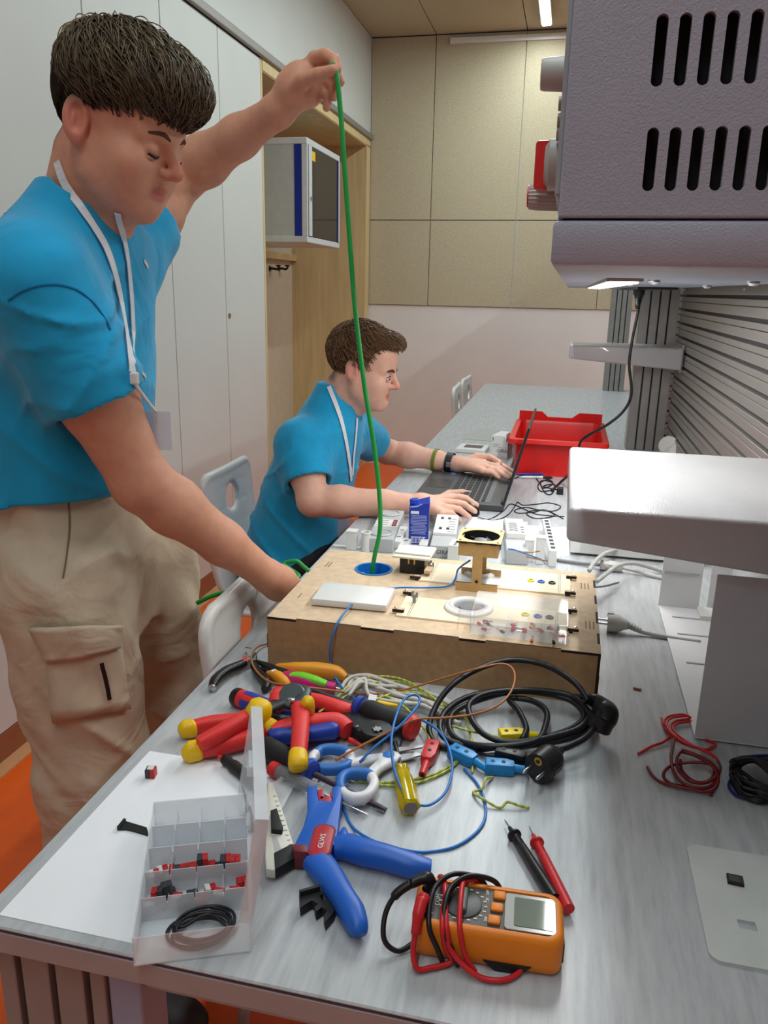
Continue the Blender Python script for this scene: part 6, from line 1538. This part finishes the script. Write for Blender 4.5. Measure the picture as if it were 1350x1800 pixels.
def skin_colors(base, O, R, sc, hairline=None, extra=None):
    b = np.array(srgb(*base)); O = np.array(O, float)
    def fn(V):
        q = ((V - O) @ R) / sc; c = np.tile(b, (len(V), 1)); near = (np.abs(q) < .16).all(1)
        def blend(w, col): c[:] = c * (1 - w[:, None]) + np.array(srgb(*col)) * w[:, None]
        sq = lambda p, r: np.clip(1 - np.sqrt((((q - np.array(p)) / np.array(r)) ** 2).sum(1)), 0, 1)
        blend(np.clip(sq((.094, 0, -.0508), (.02, .026, .0078)) * 2.2, 0, .75), (176, 92, 86)); blend(np.clip(sq((.092, 0, -.0597), (.02, .026, .0085)) * 2.2, 0, .75), (186, 98, 92))
        for s_ in (-1, 1):
            blend(np.clip(sq((-.006, s_ * .08, 0), (.03, .02, .04)) * 1.2, 0, .5), (206, 112, 98))
        blend(np.clip(sq((.112, 0, -.02), (.022, .02, .025)) * 1.0, 0, .45), (206, 112, 96))
        if hairline is not None:   # very short hair of the fade: a dark stubble tint on the scalp
            w = hairline(q) * near; blend(np.clip(w, 0, .8), (58, 44, 34))
        return np.clip(c, 0, 1)
    return fn
def finger(s, pts, r0, r1, k=.004): s.chain(pts, [r0 + (r1 - r0) * i / (len(pts) - 1) for i in range(len(pts))], k)
def raycaster(objs):
    from mathutils.bvhtree import BVHTree
    trees = []
    for o in objs:
        bm = bmesh.new(); bm.from_mesh(o.data); bm.transform(Matrix.Translation(o.parent.location) if o.parent else Matrix()); trees.append(BVHTree.FromBMesh(bm)); bm.free()
    def hit(px, py, lift=.002):
        d = Vector(_ray(px, py)).normalized(); best = None
        for tr in trees:
            r = tr.ray_cast(Vector(CAM), d)
            if r[0] is not None and (best is None or r[3] < best[3]): best = r
        if best is None: return None, None
        n = best[1]; n = n if n.dot(d) < 0 else -n
        return best[0] + n * lift, n
    return hit
def strap(hit, pix, wd, m, name, parent, lift=.003, sub=3):
    pts = []; ns = []
    for i in range(len(pix) - 1):
        for k in range(sub):
            f_ = k / sub; p, n = hit(pix[i][0] * (1 - f_) + pix[i + 1][0] * f_, pix[i][1] * (1 - f_) + pix[i + 1][1] * f_, lift)
            if p is not None: pts.append(p - parent.location); ns.append(n)
    if len(pts) < 2: return None
    pts = [pts[0]] + [(pts[i - 1] + pts[i] * 2 + pts[i + 1]) / 4 for i in range(1, len(pts) - 1)] + [pts[-1]]
    return MB().ribbon(pts, wd, ns, .0012).build(name, m, parent)
def strands(name, parent, O, R, sc, surf, crown, n, length, seed, m, up=.0, comb=(1, 0, 0), cw=.5, rad=.0009, keep=None, jit=.35, seg=6, lift=.004, grav=.0):
    """locks of hair laid over an ellipsoid (centre, radii) in head space"""
    rnd = random.Random(seed); C, A = Vector(surf[0]), Vector(surf[1]); O = Vector(O); Rm_ = Matrix(R.tolist()); mb = MB(); made = 0; tries = 0
    while made < n and tries < n * 30:
        tries += 1
        u = Vector((rnd.gauss(0, 1), rnd.gauss(0, 1), rnd.gauss(0, 1))).normalized(); p = C + Vector((u.x * A.x, u.y * A.y, u.z * A.z))
        if not keep(p): continue
        made += 1; L = length * rnd.uniform(.6, 1.15); pts = []; st = L / seg; jv = Vector((rnd.uniform(-1, 1), rnd.uniform(-1, 1), rnd.uniform(-1, 1))) * jit; ho = rnd.uniform(-.002, lift)
        for i in range(seg + 1):
            q = p - C; nrm = Vector((q.x / A.x ** 2, q.y / A.y ** 2, q.z / A.z ** 2)).normalized()
            f_ = i / seg; pts.append(p + nrm * (ho + up * L * f_ + lift * math.sin(f_ * PI) * .7))
            d = (p - Vector(crown)).normalized() * (1 - cw) + Vector(comb) * cw + jv + Vector((0, 0, -grav * f_))
            d = d - nrm * d.dot(nrm); d = d.normalized() if d.length > 1e-6 else Vector((1, 0, 0)); p = p + d * st
            q = p - C; k = math.sqrt((q.x / A.x) ** 2 + (q.y / A.y) ** 2 + (q.z / A.z) ** 2); p = C + q / max(k, 1e-6)
        W = [O + Rm_ @ (v * sc) - parent.location for v in pts]
        mb.tube(W, [rad * (.5 + .9 * math.sin(PI * min(1, (i + .6) / (seg + .6)))) if i < seg else rad * .15 for i in range(seg + 1)], 3, cap=False)
    return mb.build(name, m, parent, smooth=True)
def brow(name, parent, g, q, m, pts, r):
    P = [Vector(g((x, q * y, z))) - parent.location for x, y, z in pts]; mb = MB(); sweep(mb, cr(P, 4), interp(r, 4 * (len(P) - 1) + 1), .0022, 8, up=(1, 0, .2)); return mb.build(name, m, parent, smooth=True)

# ------------------------------------------------------------------ standing person
t = thing('person', 'standing person in blue T-shirt and khaki cargo trousers holding up a green cable', 'person', (-.77, 1.2, 0))
HO = (-.674, 1.15, 1.562); HR = Rm(R_(-4), R_(20), R_(0))
s = Sdf(); g = head_sdf(s, HO, HR)
s.cone(g((-.030, 0, -.045)), (-.752, 1.168, 1.43), .054, .066, .02)
s.cone(g((.02, 0, -.075)), (-.715, 1.165, 1.44), .035, .045, .03)
s.stack([(1.0, -.838, 1.19, .11, .14), (1.2, -.815, 1.185, .11, .14), (1.34, -.79, 1.178, .09, .14), (1.42, -.77, 1.175, .07, .11)], .03)
SR, ER, WRr = np.array((-.737, 1.022, 1.350)), np.array((-.636, 1.095, 1.050)), np.array((-.493, 1.27, .843))
s.chain([SR, SR + (ER - SR) * .55, ER], [.060, .057, .044], .02)
s.chain([ER, ER + (WRr - ER) * .22, ER + (WRr - ER) * .6, WRr], [.044, .0455, .036, .0265], .02)
s.chain([WRr, (-.487, 1.30, .822), (-.482, 1.335, .800)], [.027, .030, .028], .02)
for k, (dx, dz) in enumerate(((-.020, .016), (-.004, .008), (.006, -.006), (.008, -.022))):
    b = np.array((-.486 + dx, 1.345, .798 + dz)); finger(s, [b, b + (.006, .032, -.010), b + (.012, .046, -.030), b + (.004, .040, -.046)], .0098, .0078)
finger(s, [(-.500, 1.31, .82), (-.508, 1.345, .815), (-.500, 1.372, .798), (-.488, 1.385, .786)], .013, .0085)
SL, EL, WL = np.array((-.785, 1.33, 1.395)), np.array((-.775, 1.565, 1.560)), np.array((-.530, 1.455, 1.650))
s.chain([SL, SL + (EL - SL) * .5, EL], [.058, .053, .044], .02)
s.chain([EL, EL + (WL - EL) * .25, EL + (WL - EL) * .62, WL], [.043, .046, .036, .027], .02)
Y = lambda px, py, y: np.array(yp(px, py, y))
# raised hand: palm, four fingers, thumb pinching the cable
s.chain([WL, Y(520, 160, 1.447), Y(536, 138, 1.442)], [.027, .028, .022], .018)
s.cone(Y(516, 150, 1.445), Y(545, 168, 1.45), .026, .016, .02)
s.cone(Y(528, 132, 1.445), Y(552, 160, 1.455), .019, .014, .02)
finger(s, [Y(533, 122, 1.445), Y(553, 101, 1.440), Y(572, 96, 1.430), Y(588, 105, 1.415), Y(592, 121, 1.405)], .0112, .0082)
finger(s, [Y(543, 134, 1.455), Y(572, 118, 1.452), Y(590, 124, 1.440), Y(598, 144, 1.432)], .0112, .0080)
finger(s, [Y(548, 149, 1.458), Y(573, 140, 1.456), Y(586, 150, 1.445), Y(587, 170, 1.438)], .0108, .0078)
finger(s, [Y(550, 164, 1.460), Y(568, 160, 1.458), Y(577, 170, 1.450), Y(574, 189, 1.443)], .0098, .0072)
finger(s, [Y(512, 158, 1.430), Y(534, 141, 1.412), Y(560, 131, 1.402), Y(585, 123, 1.397)], .0155, .0085)
me, V = s.mesh('body', .0030)
fade = lambda q: np.clip((q[:, 2] - .012 - np.maximum(0, q[:, 0] + .01) * .35) / .02, 0, 1) * (q[:, 0] < .062) * .8 + np.clip((-.055 - q[:, 0]) / .02, 0, 1) * np.clip((q[:, 2] + .055) / .02, 0, 1) * .8
set_colors(me, V, skin_colors((208, 150, 122), HO, HR, 1.0, fade))
offset_mesh(me, t.location); body1 = link('body', me, M_skin1, t)
nl = MB()
for a, b_ in ((Y(592, 117, 1.397), Y(589, 106, 1.404)),): pass
# eyes looking down, lashes, brows
M_lash = mat('lash_brown', (36, 26, 20), .7, var=0); M_hair1 = mat('hair_dark_brown', (78, 64, 44), .5, var=.25, vscale=90); M_hair1d = mat('hair_base_dark', (40, 33, 26), .9, var=.2, vscale=80, spec=.1)
for q in (-1, 1):
    brow('eyelash', t, g, q, M_lash, [(.0898, .0190, -.0056), (.0938, .030, -.0076), (.0892, .0435, -.0050)], [.0010, .0016, .0010])
    brow('eyebrow', t, g, q, mat('brow_brown', (92, 66, 50), .9, spec=.1), [(.0972, .011, .0205), (.0952, .028, .0255), (.0838, .0480, .0215)], [.0028, .0036, .0014])
# hair: a dark cap with locks combed forward
h = Sdf(); G = g
h.ell(g((-.002, 0, .043)), (.0915, .0775, .082), .02, 'u', HR); h.ell(g((.006, 0, .078)), (.090, .079, .060), .03, 'u', HR); h.ell(g((.062, 0, .085)), (.048, .064, .038), .03, 'u', HR); h.ell(g((-.046, 0, .056)), (.046, .066, .058), .03, 'u', HR)
OO = np.array(HO)
def hairline1(P):
    q = (P - OO) @ HR; x, z = q[:, 0], q[:, 2]
    lim = np.interp(x, [-.12, -.07, -.03, .02, .05, .07, .12], [-.012, .0, .038, .044, .052, .058, .05]); return lim - z
h.add(hairline1, HO, 9, .01, 'i')
h.disp = lambda P: .0022 * np.sin(((P - OO) @ HR)[:, 1] * 260 + 4 * np.sin(((P - OO) @ HR)[:, 0] * 60)) * .8
me, V = h.mesh('hair', .004); offset_mesh(me, t.location); hair = link('hair', me, M_hair1d, t)
def keep1(p):
    lim = float(np.interp(p.x, [-.12, -.07, -.03, .02, .05, .07, .12], [.0, .012, .046, .052, .058, .062, .055])); return p.z > lim
M_hair1l = mat('hair_highlight', (110, 92, 64), .5, var=.2, vscale=90)  # highlights on the hair top, painted in as lighter locks
for cen, rad_, n_, ln, sd_, m_, kp, jt, lf, gv, rr in (
        (((-.002, 0, .043), (.0925, .0785, .083)), None, 1500, .024, 21, M_hair1d, lambda p: keep1(p + Vector((0, 0, .016))) and p.x < .06, .25, .002, .6, .0008),
        (((.004, 0, .072), (.094, .081, .068)), None, 3600, .056, 5, M_hair1, lambda p: keep1(p - Vector((0, 0, .006))), .42, .009, .35, .00085),
        (((.004, 0, .074), (.095, .081, .069)), None, 420, .050, 15, M_hair1l, lambda p: p.z > .09, .45, .010, .3, .0007),
        (((.060, 0, .082), (.054, .069, .044)), None, 1800, .056, 8, M_hair1, lambda p: p.x > .045 and p.z > .066, .5, .009, .9, .00085),
        (((.060, 0, .084), (.054, .069, .044)), None, 220, .050, 18, M_hair1l, lambda p: p.x > .03 and p.z > .09, .45, .010, .8, .0007)):
    o = strands('hair_locks', t, HO, HR, 1.0, cen, (-.050, .01, .15), n_, ln, sd_, m_, cw=.45, comb=(.9, 0, -.35), keep=kp, rad=rr, jit=jt, lift=lf, grav=gv); o.parent = hair
# T-shirt
sh = Sdf()
tors = [(1.015, -.838, 1.19, .138, .172), (1.08, -.830, 1.19, .136, .170), (1.20, -.815, 1.185, .132, .172), (1.30, -.798, 1.18, .124, .176), (1.37, -.785, 1.178, .112, .172), (1.425, -.770, 1.175, .096, .148), (1.47, -.756, 1.17, .074, .097), (1.50, -.750, 1.168, .056, .072)]
sh.stack(tors, .03)
def sleeve(S, E, t1, r0, r1):
    a, b = S, S + (E - S) * t1; ax_ = (E - S) / np.linalg.norm(E - S); L = np.linalg.norm(b - a)
    def fn(P):
        tt = (P - a) @ ax_; u = np.clip(tt / L, 0, 1); d = P - a - np.clip(tt, 0, L)[:, None] * ax_
        return np.maximum(np.sqrt((d * d).sum(1)) - (r0 + (r1 - r0) * u), tt - L)
    sh.add(fn, (a + b) / 2, L / 2 + r0, .045)
    c = S + (E - S) * t1; sh.cone(c - ax_ * .004, c + ax_ * .03, r1 - .010, r1 - .006, .004, 's')
sleeve(SR, ER, .56, .083, .078); sleeve(SL, EL, .36, .078, .072)
sh.ell((-.722, 1.165, 1.497), (.062, .074, .062), .008, 's', Rm(0, R_(25)))
ridge = lambda u, p=3: (1 - np.abs(np.sin(u))) ** p
def folds(P):
    x, y, z = P[:, 0], P[:, 1], P[:, 2]
    w1 = np.clip((1.20 - z) / .15, 0, 1); f = -.010 * w1 * ridge(z * 21 + x * 14 + .9 * np.sin(y * 11 + x * 6)) * (.5 + .5 * np.sin(y * 13 + x * 9 + 1))
    w2 = np.clip((z - 1.10) / .08, 0, 1) * np.clip((1.44 - z) / .08, 0, 1)
    f += -.008 * w2 * ridge((z * .9 + x * 1.0 - y * .7) * 17 + .8 * np.sin(z * 24), 4) * (.5 + .5 * np.sin(x * 19 + y * 8))
    ta = (P - SR) @ ((ER - SR) / np.linalg.norm(ER - SR)); near = np.clip(1.25 - np.sqrt((((P - SR - (ER - SR) * .38)) ** 2).sum(1)) / .13, 0, 1)
    return f - .011 * near * ridge(ta * 34 + y * 16 + x * 12 + .7 * np.sin(x * 40), 3) * (.4 + .6 * np.sin(ta * 17 + x * 30) ** 2)
sh.disp = folds
me, V = sh.mesh('t_shirt', .0055); offset_mesh(me, t.location); shirt1 = link('t_shirt', me, M_shirt, t)
# trousers
tr = Sdf()
tr.stack([(.76, -.79, 1.20, .085, .160), (.84, -.81, 1.195, .120, .185), (.92, -.822, 1.195, .136, .182), (.97, -.832, 1.19, .128, .164), (1.045, -.838, 1.19, .112, .146)], .04)
tr.ell((-.905, 1.13, .90), (.085, .085, .10), .05)
tr.chain([(-.785, 1.085, .86), (-.745, 1.065, .55), (-.755, 1.05, .12)], [.112, .092, .088], .03)
tr.chain([(-.785, 1.31, .86), (-.762, 1.355, .55), (-.78, 1.37, .12)], [.112, .094, .088], .03)
def tf(P):
    x, y, z = P[:, 0], P[:, 1], P[:, 2]
    return .005 * np.sin(z * 38 + 5 * np.sin(y * 13 + x * 8)) * np.sin(x * 19 + y * 16 + z * 7) - .009 * ridge((z + x * .9 + .05 * np.sin(y * 18)) * 22, 4) * (.5 + .5 * np.sin(y * 27 + z * 9)) * np.clip((.78 - z) / .15, 0, 1) - .007 * ridge((z * .6 - x + y * .3) * 20, 4) * (.5 + .5 * np.sin(x * 16 + z * 13)) * np.clip((z - .78) / .1, 0, 1)
tr.disp = tf
me, V = tr.mesh('cargo_trousers', .006); offset_mesh(me, t.location); trous = link('cargo_trousers', me, M_khaki, t)
hit = raycaster([trous])
def patch(pix, name, m, par, lift=.004, thick=.006, n=8):
    """a cloth patch over the surface: pix = four corner pixels"""
    a, b_, c_, d_ = [Vector((*p, 0)) for p in pix]; rows = []
    for i in range(n + 1):
        r = []
        for j in range(n + 1):
            q = a.lerp(b_, j / n).lerp(d_.lerp(c_, j / n), i / n); p, nn = hit(q.x, q.y, lift)
            if p is None: p, nn = (rows[-1][j] if rows and rows[-1][j] else (r[-1] if r else None)) or (None, None)
            r.append((p, nn) if p is not None else None)
        rows.append(r)
    vs = []; fs = []; ix = {}
    for i, r in enumerate(rows):
        for j, e in enumerate(r):
            if e: ix[i, j] = len(vs); vs.append(e[0] - par.location)
    for i in range(n):
        for j in range(n):
            k = [(i, j), (i, j + 1), (i + 1, j + 1), (i + 1, j)]
            if all(e in ix for e in k): fs.append([ix[e] for e in k])
    mb = MB(); mb._add(vs, fs); o = mb.build(name, m, par, smooth=True); sd = o.modifiers.new('cloth', 'SOLIDIFY'); sd.thickness = thick; sd.offset = 0
    return o
pk = patch(((74, 1110), (205, 1120), (222, 1245), (98, 1265)), 'cargo_pocket', M_khaki, t, .006, .012)
fl = patch(((58, 1096), (203, 1098), (200, 1136), (85, 1160)), 'pocket_flap', M_khaki, t, .014, .008)
strap(hit, [(172, 1158), (178, 1185), (183, 1210), (186, 1236)], .0065, M_black, 'zip', t, .017)
strap(hit, [(120, 876), (122, 930), (116, 990), (108, 1030)], .0025, mat('khaki_seam', (120, 104, 84), .9), 'pocket_seam', t, .002)
for lx, ly in ((-.735, 1.05), (-.76, 1.37)):
    bs = Sdf(); bs.ell((lx + .055, ly, .045), (.135, .048, .045), .03); bs.ell((lx - .03, ly, .06), (.06, .045, .06), .03); bs.add(lambda P: .004 - P[:, 2], (lx, ly, 0), 9, .01, 'i')
    me, V = bs.mesh('shoe', .008); offset_mesh(me, t.location); link('shoe', me, M_shoe, t)
# lanyard and badge
hit = raycaster([shirt1, body1])
strap(hit, [(103, 285), (112, 315), (130, 350), (160, 395), (183, 432), (198, 475), (210, 530), (220, 590), (228, 640), (231, 664)], .0125, M_lany, 'lanyard', t, .004)
strap(hit, [(208, 372), (214, 410), (222, 460), (228, 520), (231, 580), (232, 664)], .009, M_lany, 'lanyard', t, .004)
p, n_ = hit(231, 668, .008); p = p - t.location
MB().box(p, (.012, .010, .018), bev=.003).build('lanyard_clip', M_whitep, t)
bd = yp(276, 757, 1.13) - t.location
MB().box(bd, (.046, .003, .062), bev=.001, rz=R_(12)).build('name_badge', mat('badge_film', (206, 212, 226), .2, alpha=.5), t)
MB().tube(cr([p + Vector((0, 0, -.008)), (p + bd) / 2 + Vector((0, 0, .01)), bd + Vector((0, 0, .03))], 5), .0025, 6).build('badge_cord', M_lany, t, smooth=True)
strap(hit, [(14, 528), (40, 510), (70, 501), (100, 499), (135, 508), (165, 532), (186, 562), (198, 590)], .0020, mat('shirt_seam', (0, 108, 164), .9), 'sleeve_seam', t, .0012)
strap(hit, [(252, 458), (257, 466), (259, 474)], .006, M_whitep, 'shirt_print', t, .0015); strap(hit, [(249, 656), (255, 664), (252, 656)], .005, M_whitep, 'shirt_print', t, .0015)
strap(hit, [(22, 360), (14, 368), (6, 380)], .004, M_whitep, 'shirt_print', t, .0015)

# ------------------------------------------------------------------ green cable
pin = yp(590, 121, 1.399)
gc = [yp(578, 118, 1.405), pin, yp(599, 200, 1.398), yp(606, 300, 1.395), yp(614, 410, 1.392), yp(624, 540, 1.39), yp(641, 680, 1.39), yp(657, 780, 1.39), yp(667, 870, 1.39), yp(668, 930, 1.392), Vector((hc.x + .002, hc.y - .002, ZT + .03)), Vector((hc.x - .004, hc.y - .002, ZT - .012))]
tag(MB().tube(cr(gc, 10), .0043, 10).build('green_cable', M_green, None, smooth=True), 'green cable stretched from the raised hand down into the box', 'cable')
gc = [yp(346, 1060, 1.30), yp(380, 1045, 1.31), yp(430, 1036, 1.33), Vector((-.500, 1.372, .80)), Vector((-.482, 1.40, .80)), yp(500, 992, 1.46), yp(520, 986, 1.46), yp(535, 997, 1.46), Vector((-.455, 1.44, .78)), Vector((-.448, 1.42, .770))]
tag(MB().tube(cr(gc, 10), .0043, 10).build('green_cable', M_green, None, smooth=True), 'green cable held in the lowered hand at the left side of the box', 'cable')

# ------------------------------------------------------------------ seated person
t = thing('person', 'seated person in blue T-shirt working at the laptop with a mouse', 'person', (-.78, 2.215, 0))
HO2 = (-.566, 2.205, 1.128); HR2 = Rm(R_(0), R_(12)); s = Sdf(); g2 = head_sdf(s, HO2, HR2, .97)
s.cone(g2((-.030, 0, -.045)), (-.660, 2.205, 1.00), .054, .064, .02); s.cone(g2((.02, 0, -.075)), (-.625, 2.205, 1.00), .034, .045, .03)
s.stack([(.55, -.79, 2.215, .11, .14), (.75, -.74, 2.215, .11, .14), (.9, -.69, 2.21, .09, .14), (.99, -.665, 2.205, .06, .10)], .03)
SR2, ER2, WR2 = np.array((-.700, 2.06, .930)), np.array((-.642, 1.985, .792)), np.array(tp(740, 886, .790))
s.chain([SR2, (SR2 + ER2) / 2, ER2], [.052, .048, .040], .02); s.chain([ER2, ER2 + (WR2 - ER2) * .25, ER2 + (WR2 - ER2) * .65, WR2], [.040, .043, .034, .026], .02)
Z = lambda px, py, z: np.array(tp(px, py, z))
mc = [Z(776, 903, .785), Z(784, 893, .793), Z(791, 884, .796), Z(795, 874, .795)]
for m_ in mc: s.cone(WR2, m_, .022, .0115, .016)
tips = [Z(808, 915, .762), Z(825, 909, .768), Z(835, 899, .774), Z(838, 888, .775)]
for m_, tt in zip(mc, tips):
    mid = m_ * .45 + tt * .55 + np.array((0, 0, .010)); finger(s, [m_, m_ * .7 + tt * .3 + np.array((0, 0, .007)), mid, tt], .0105, .0076)
finger(s, [WR2 + np.array((.025, .018, -.004)), Z(790, 868, .777), Z(812, 866, .768), Z(828, 868, .764)], .014, .0085)
SL2, EL2, WL2 = np.array((-.640, 2.36, .930)), np.array((-.575, 2.60, .815)), np.array(tp(806, 816, .795))
s.chain([SL2, (SL2 + EL2) / 2, EL2], [.052, .047, .040], .02); s.chain([EL2, EL2 + (WL2 - EL2) * .3, EL2 + (WL2 - EL2) * .7, WL2], [.040, .042, .032, .024], .02)
mc = [Z(846, 806, .815), Z(850, 813, .812), Z(851, 820, .805), Z(848, 828, .796)]
for m_ in mc: s.cone(WL2, m_, .020, .0115, .016)
tips = [Z(902, 829, .800), Z(901, 837, .792), Z(893, 841, .784), Z(878, 840, .780)]
for m_, tt in zip(mc, tips):
    mid = m_ * .5 + tt * .5 + np.array((0, .006, .008)); finger(s, [m_, m_ * .72 + tt * .28 + np.array((0, 0, .004)), mid, tt], .0102, .0074)
finger(s, [WL2 + np.array((.02, -.012, .012)), Z(838, 802, .826), Z(860, 803, .828), Z(878, 812, .822)], .0135, .0085)
me, V = s.mesh('body', .0042)
fade2 = lambda q: np.clip((q[:, 2] - .012 - np.maximum(0, q[:, 0]) * .9) / .02, 0, 1) * .75 * (q[:, 0] < .07) + np.clip((-.05 - q[:, 0]) / .02, 0, 1) * np.clip((q[:, 2] + .06) / .02, 0, 1) * .75
set_colors(me, V, skin_colors((222, 172, 150), HO2, HR2, .97, fade2)); offset_mesh(me, t.location); body2 = link('body', me, M_skin1, t)
M_hair2 = mat('hair_brown', (116, 84, 56), .5, var=.2, vscale=90); M_hair2d = mat('hair_brown_base', (84, 60, 42), .9, var=.2, spec=.1)
M_eye = mat('eye_white', (196, 184, 176), .2, var=0); M_iris = mat('iris_dark', (48, 40, 36), .15, var=0)
for q in (-1, 1):
    c_ = Vector(g2((.0825, q * .031, .0005))) - t.location
    bm = bmesh.new(); bmesh.ops.create_uvsphere(bm, u_segments=20, v_segments=14, radius=.0118); mm = MB(); mm.bm(bm, Matrix.Translation(c_)); mm.build('eyeball', M_eye, t, smooth=True)
    bm = bmesh.new(); bmesh.ops.create_uvsphere(bm, u_segments=16, v_segments=10, radius=.0058); mm = MB(); mm.bm(bm, Matrix.Translation(Vector(g2((.0900, q * .031, -.0005))) - t.location)); mm.build('iris', M_iris, t, smooth=True)
    brow('eyelash', t, g2, q, M_lash, [(.0895, .0195, .0045), (.0940, .030, .0070), (.0885, .0430, .0035)], [.0010, .0016, .0010])
    brow('eyelid', t, g2, q, M_skin2 if 'M_skin2' in globals() else mat('skin_lid', (206, 150, 130), .5), [(.0885, .0180, -.0050), (.0920, .030, -.0080), (.0870, .0430, -.0045)], [.0018, .0024, .0014])
    brow('eyebrow', t, g2, q, M_hair2d, [(.0985, .010, .0195), (.0965, .028, .0245), (.0850, .0480, .0205)], [.0034, .0042, .0018])
OO2 = np.array(HO2); h = Sdf()
h.ell(g2((-.010, 0, .052)), np.array((.103, .0795, .088)) * .97, .02, 'u', HR2); h.ell(g2((.058, 0, .096)), np.array((.050, .056, .030)) * .97, .03, 'u', HR2)
def hairline2(P):
    q = (P - OO2) @ HR2 / .97; lim = np.interp(q[:, 0], [-.12, -.075, -.04, -.012, .002, .028, .040, .062, .12], [-.062, -.055, -.020, .030, .002, .012, .052, .080, .080]); return lim - q[:, 2]
h.add(hairline2, HO2, 9, .01, 'i'); me, V = h.mesh('hair', .0045); offset_mesh(me, t.location); hair = link('hair', me, M_hair2d, t)
def keep2(p): return p.z > float(np.interp(p.x, [-.12, -.075, -.04, -.012, .002, .028, .040, .062, .12], [-.05, -.045, -.012, .034, .010, .018, .056, .084, .084]))
for sd_, (ce, ra), n_, ln, kp in ((3, ((-.010, 0, .052), (.1035, .080, .0885)), 2600, .020, keep2), (6, ((.058, 0, .096), (.0505, .0565, .0305)), 1100, .022, lambda p: p.x > .0 and p.z > .083)):
    o = strands('hair_locks', t, HO2, HR2, .97, (ce, ra), (-.06, 0, .14), n_, ln, sd_, M_hair2, cw=.35, keep=kp, rad=.0009, jit=.35, lift=.003, seg=4, up=.12, grav=.2); o.parent = hair
# T-shirt
sh = Sdf()
sh.stack([(.50, -.80, 2.215, .150, .185), (.60, -.775, 2.215, .148, .182), (.72, -.745, 2.215, .138, .175), (.82, -.715, 2.212, .130, .178), (.90, -.690, 2.21, .120, .182), (.965, -.668, 2.207, .103, .158), (1.015, -.655, 2.205, .086, .108), (1.06, -.642, 2.205, .068, .080), (1.09, -.634, 2.205, .060, .070)], .03)
sleeve(SR2, ER2, .66, .076, .066); sleeve(SL2, EL2, .60, .074, .064)
sh.ell((-.600, 2.205, 1.078), (.062, .072, .060), .008, 's', Rm(0, R_(35)))
def folds2(P):
    x, y, z = P[:, 0], P[:, 1], P[:, 2]
    f = -.010 * np.clip((.84 - z) / .1, 0, 1) * ridge(z * 24 + x * 26 + .9 * np.sin(y * 9)) * (.5 + .5 * np.sin(y * 12 + x * 14 + .6))
    f += -.007 * np.clip((z - .74) / .08, 0, 1) * np.clip((1.0 - z) / .06, 0, 1) * ridge((z - x * .8 + y * .3) * 24 + .8 * np.sin(z * 30), 4) * (.5 + .5 * np.sin(x * 22 + y * 12))
    return f
sh.disp = folds2
me, V = sh.mesh('t_shirt', .006); offset_mesh(me, t.location); shirt2 = link('t_shirt', me, M_shirt, t)
tr = Sdf(); tr.ell((-.80, 2.215, .53), (.16, .18, .075), .04)
for y in (2.12, 2.31): tr.chain([(-.78, y, .545), (-.36, y, .55), (-.33, y, .12)], [.082, .068, .055], .03)
me, V = tr.mesh('trousers', .009); offset_mesh(me, t.location); link('trousers', me, M_blackc, t)
for y in (2.12, 2.31):
    bs = Sdf(); bs.ell((-.27, y, .045), (.13, .048, .045), .03); bs.ell((-.34, y, .06), (.055, .045, .06), .03); bs.add(lambda P: .004 - P[:, 2], (-.3, y, 0), 9, .01, 'i')
    me, V = bs.mesh('shoe', .009); offset_mesh(me, t.location); link('shoe', me, M_shoe, t)
hit = raycaster([shirt2, body2])
strap(hit, [(579, 680), (588, 705), (598, 735), (606, 770), (611, 800), (615, 830), (616, 852)], .012, M_lany, 'lanyard', t, .004)
strap(hit, [(626, 735), (624, 765), (620, 800), (617, 852)], .009, M_lany, 'lanyard', t, .004)
bd = yp(608, 928, 2.12) - t.location
MB().box(bd, (.05, .003, .06), bev=.001).build('name_badge', MATS['badge_film'], t)
# wrist bands on the far arm
axv = Vector(WL2 - EL2).normalized()
def band(px, py, wd, r, m, name, lb, extra=False):
    p = tp(px, py, .797); f_ = (p - Vector(EL2)).dot(axv); c = Vector(EL2) + axv * f_; tt = thing(name, lb, 'wristband' if not extra else 'watch', c)
    Mx = axv.to_track_quat('Z', 'Y').to_matrix().to_4x4()
    MB().lathe([(r, -wd / 2), (r + .002, -wd / 2), (r + .002, wd / 2), (r, wd / 2), (r, -wd / 2)], 28, Mx).build('strap', m, tt, smooth=40)
    if extra:
        MB().box((0, -r - .003, .0), (.016, .004, wd * .7), M=Matrix.Identity(4), bev=.001).build('buckle', M_steel, tt)
        MB().box((0, r + .003, .0), (.03, .006, .03), bev=.002).build('case', M_black, tt)
band(764, 812, .012, .0375, mat('band_olive', (106, 120, 30), .5), 'wristband', 'olive green wristband on the seated person\'s far forearm')
band(790, 814, .022, .0325, mat('band_navy', (26, 26, 38), .5), 'wrist_watch', 'dark watch with strap on the seated person\'s far wrist', True)
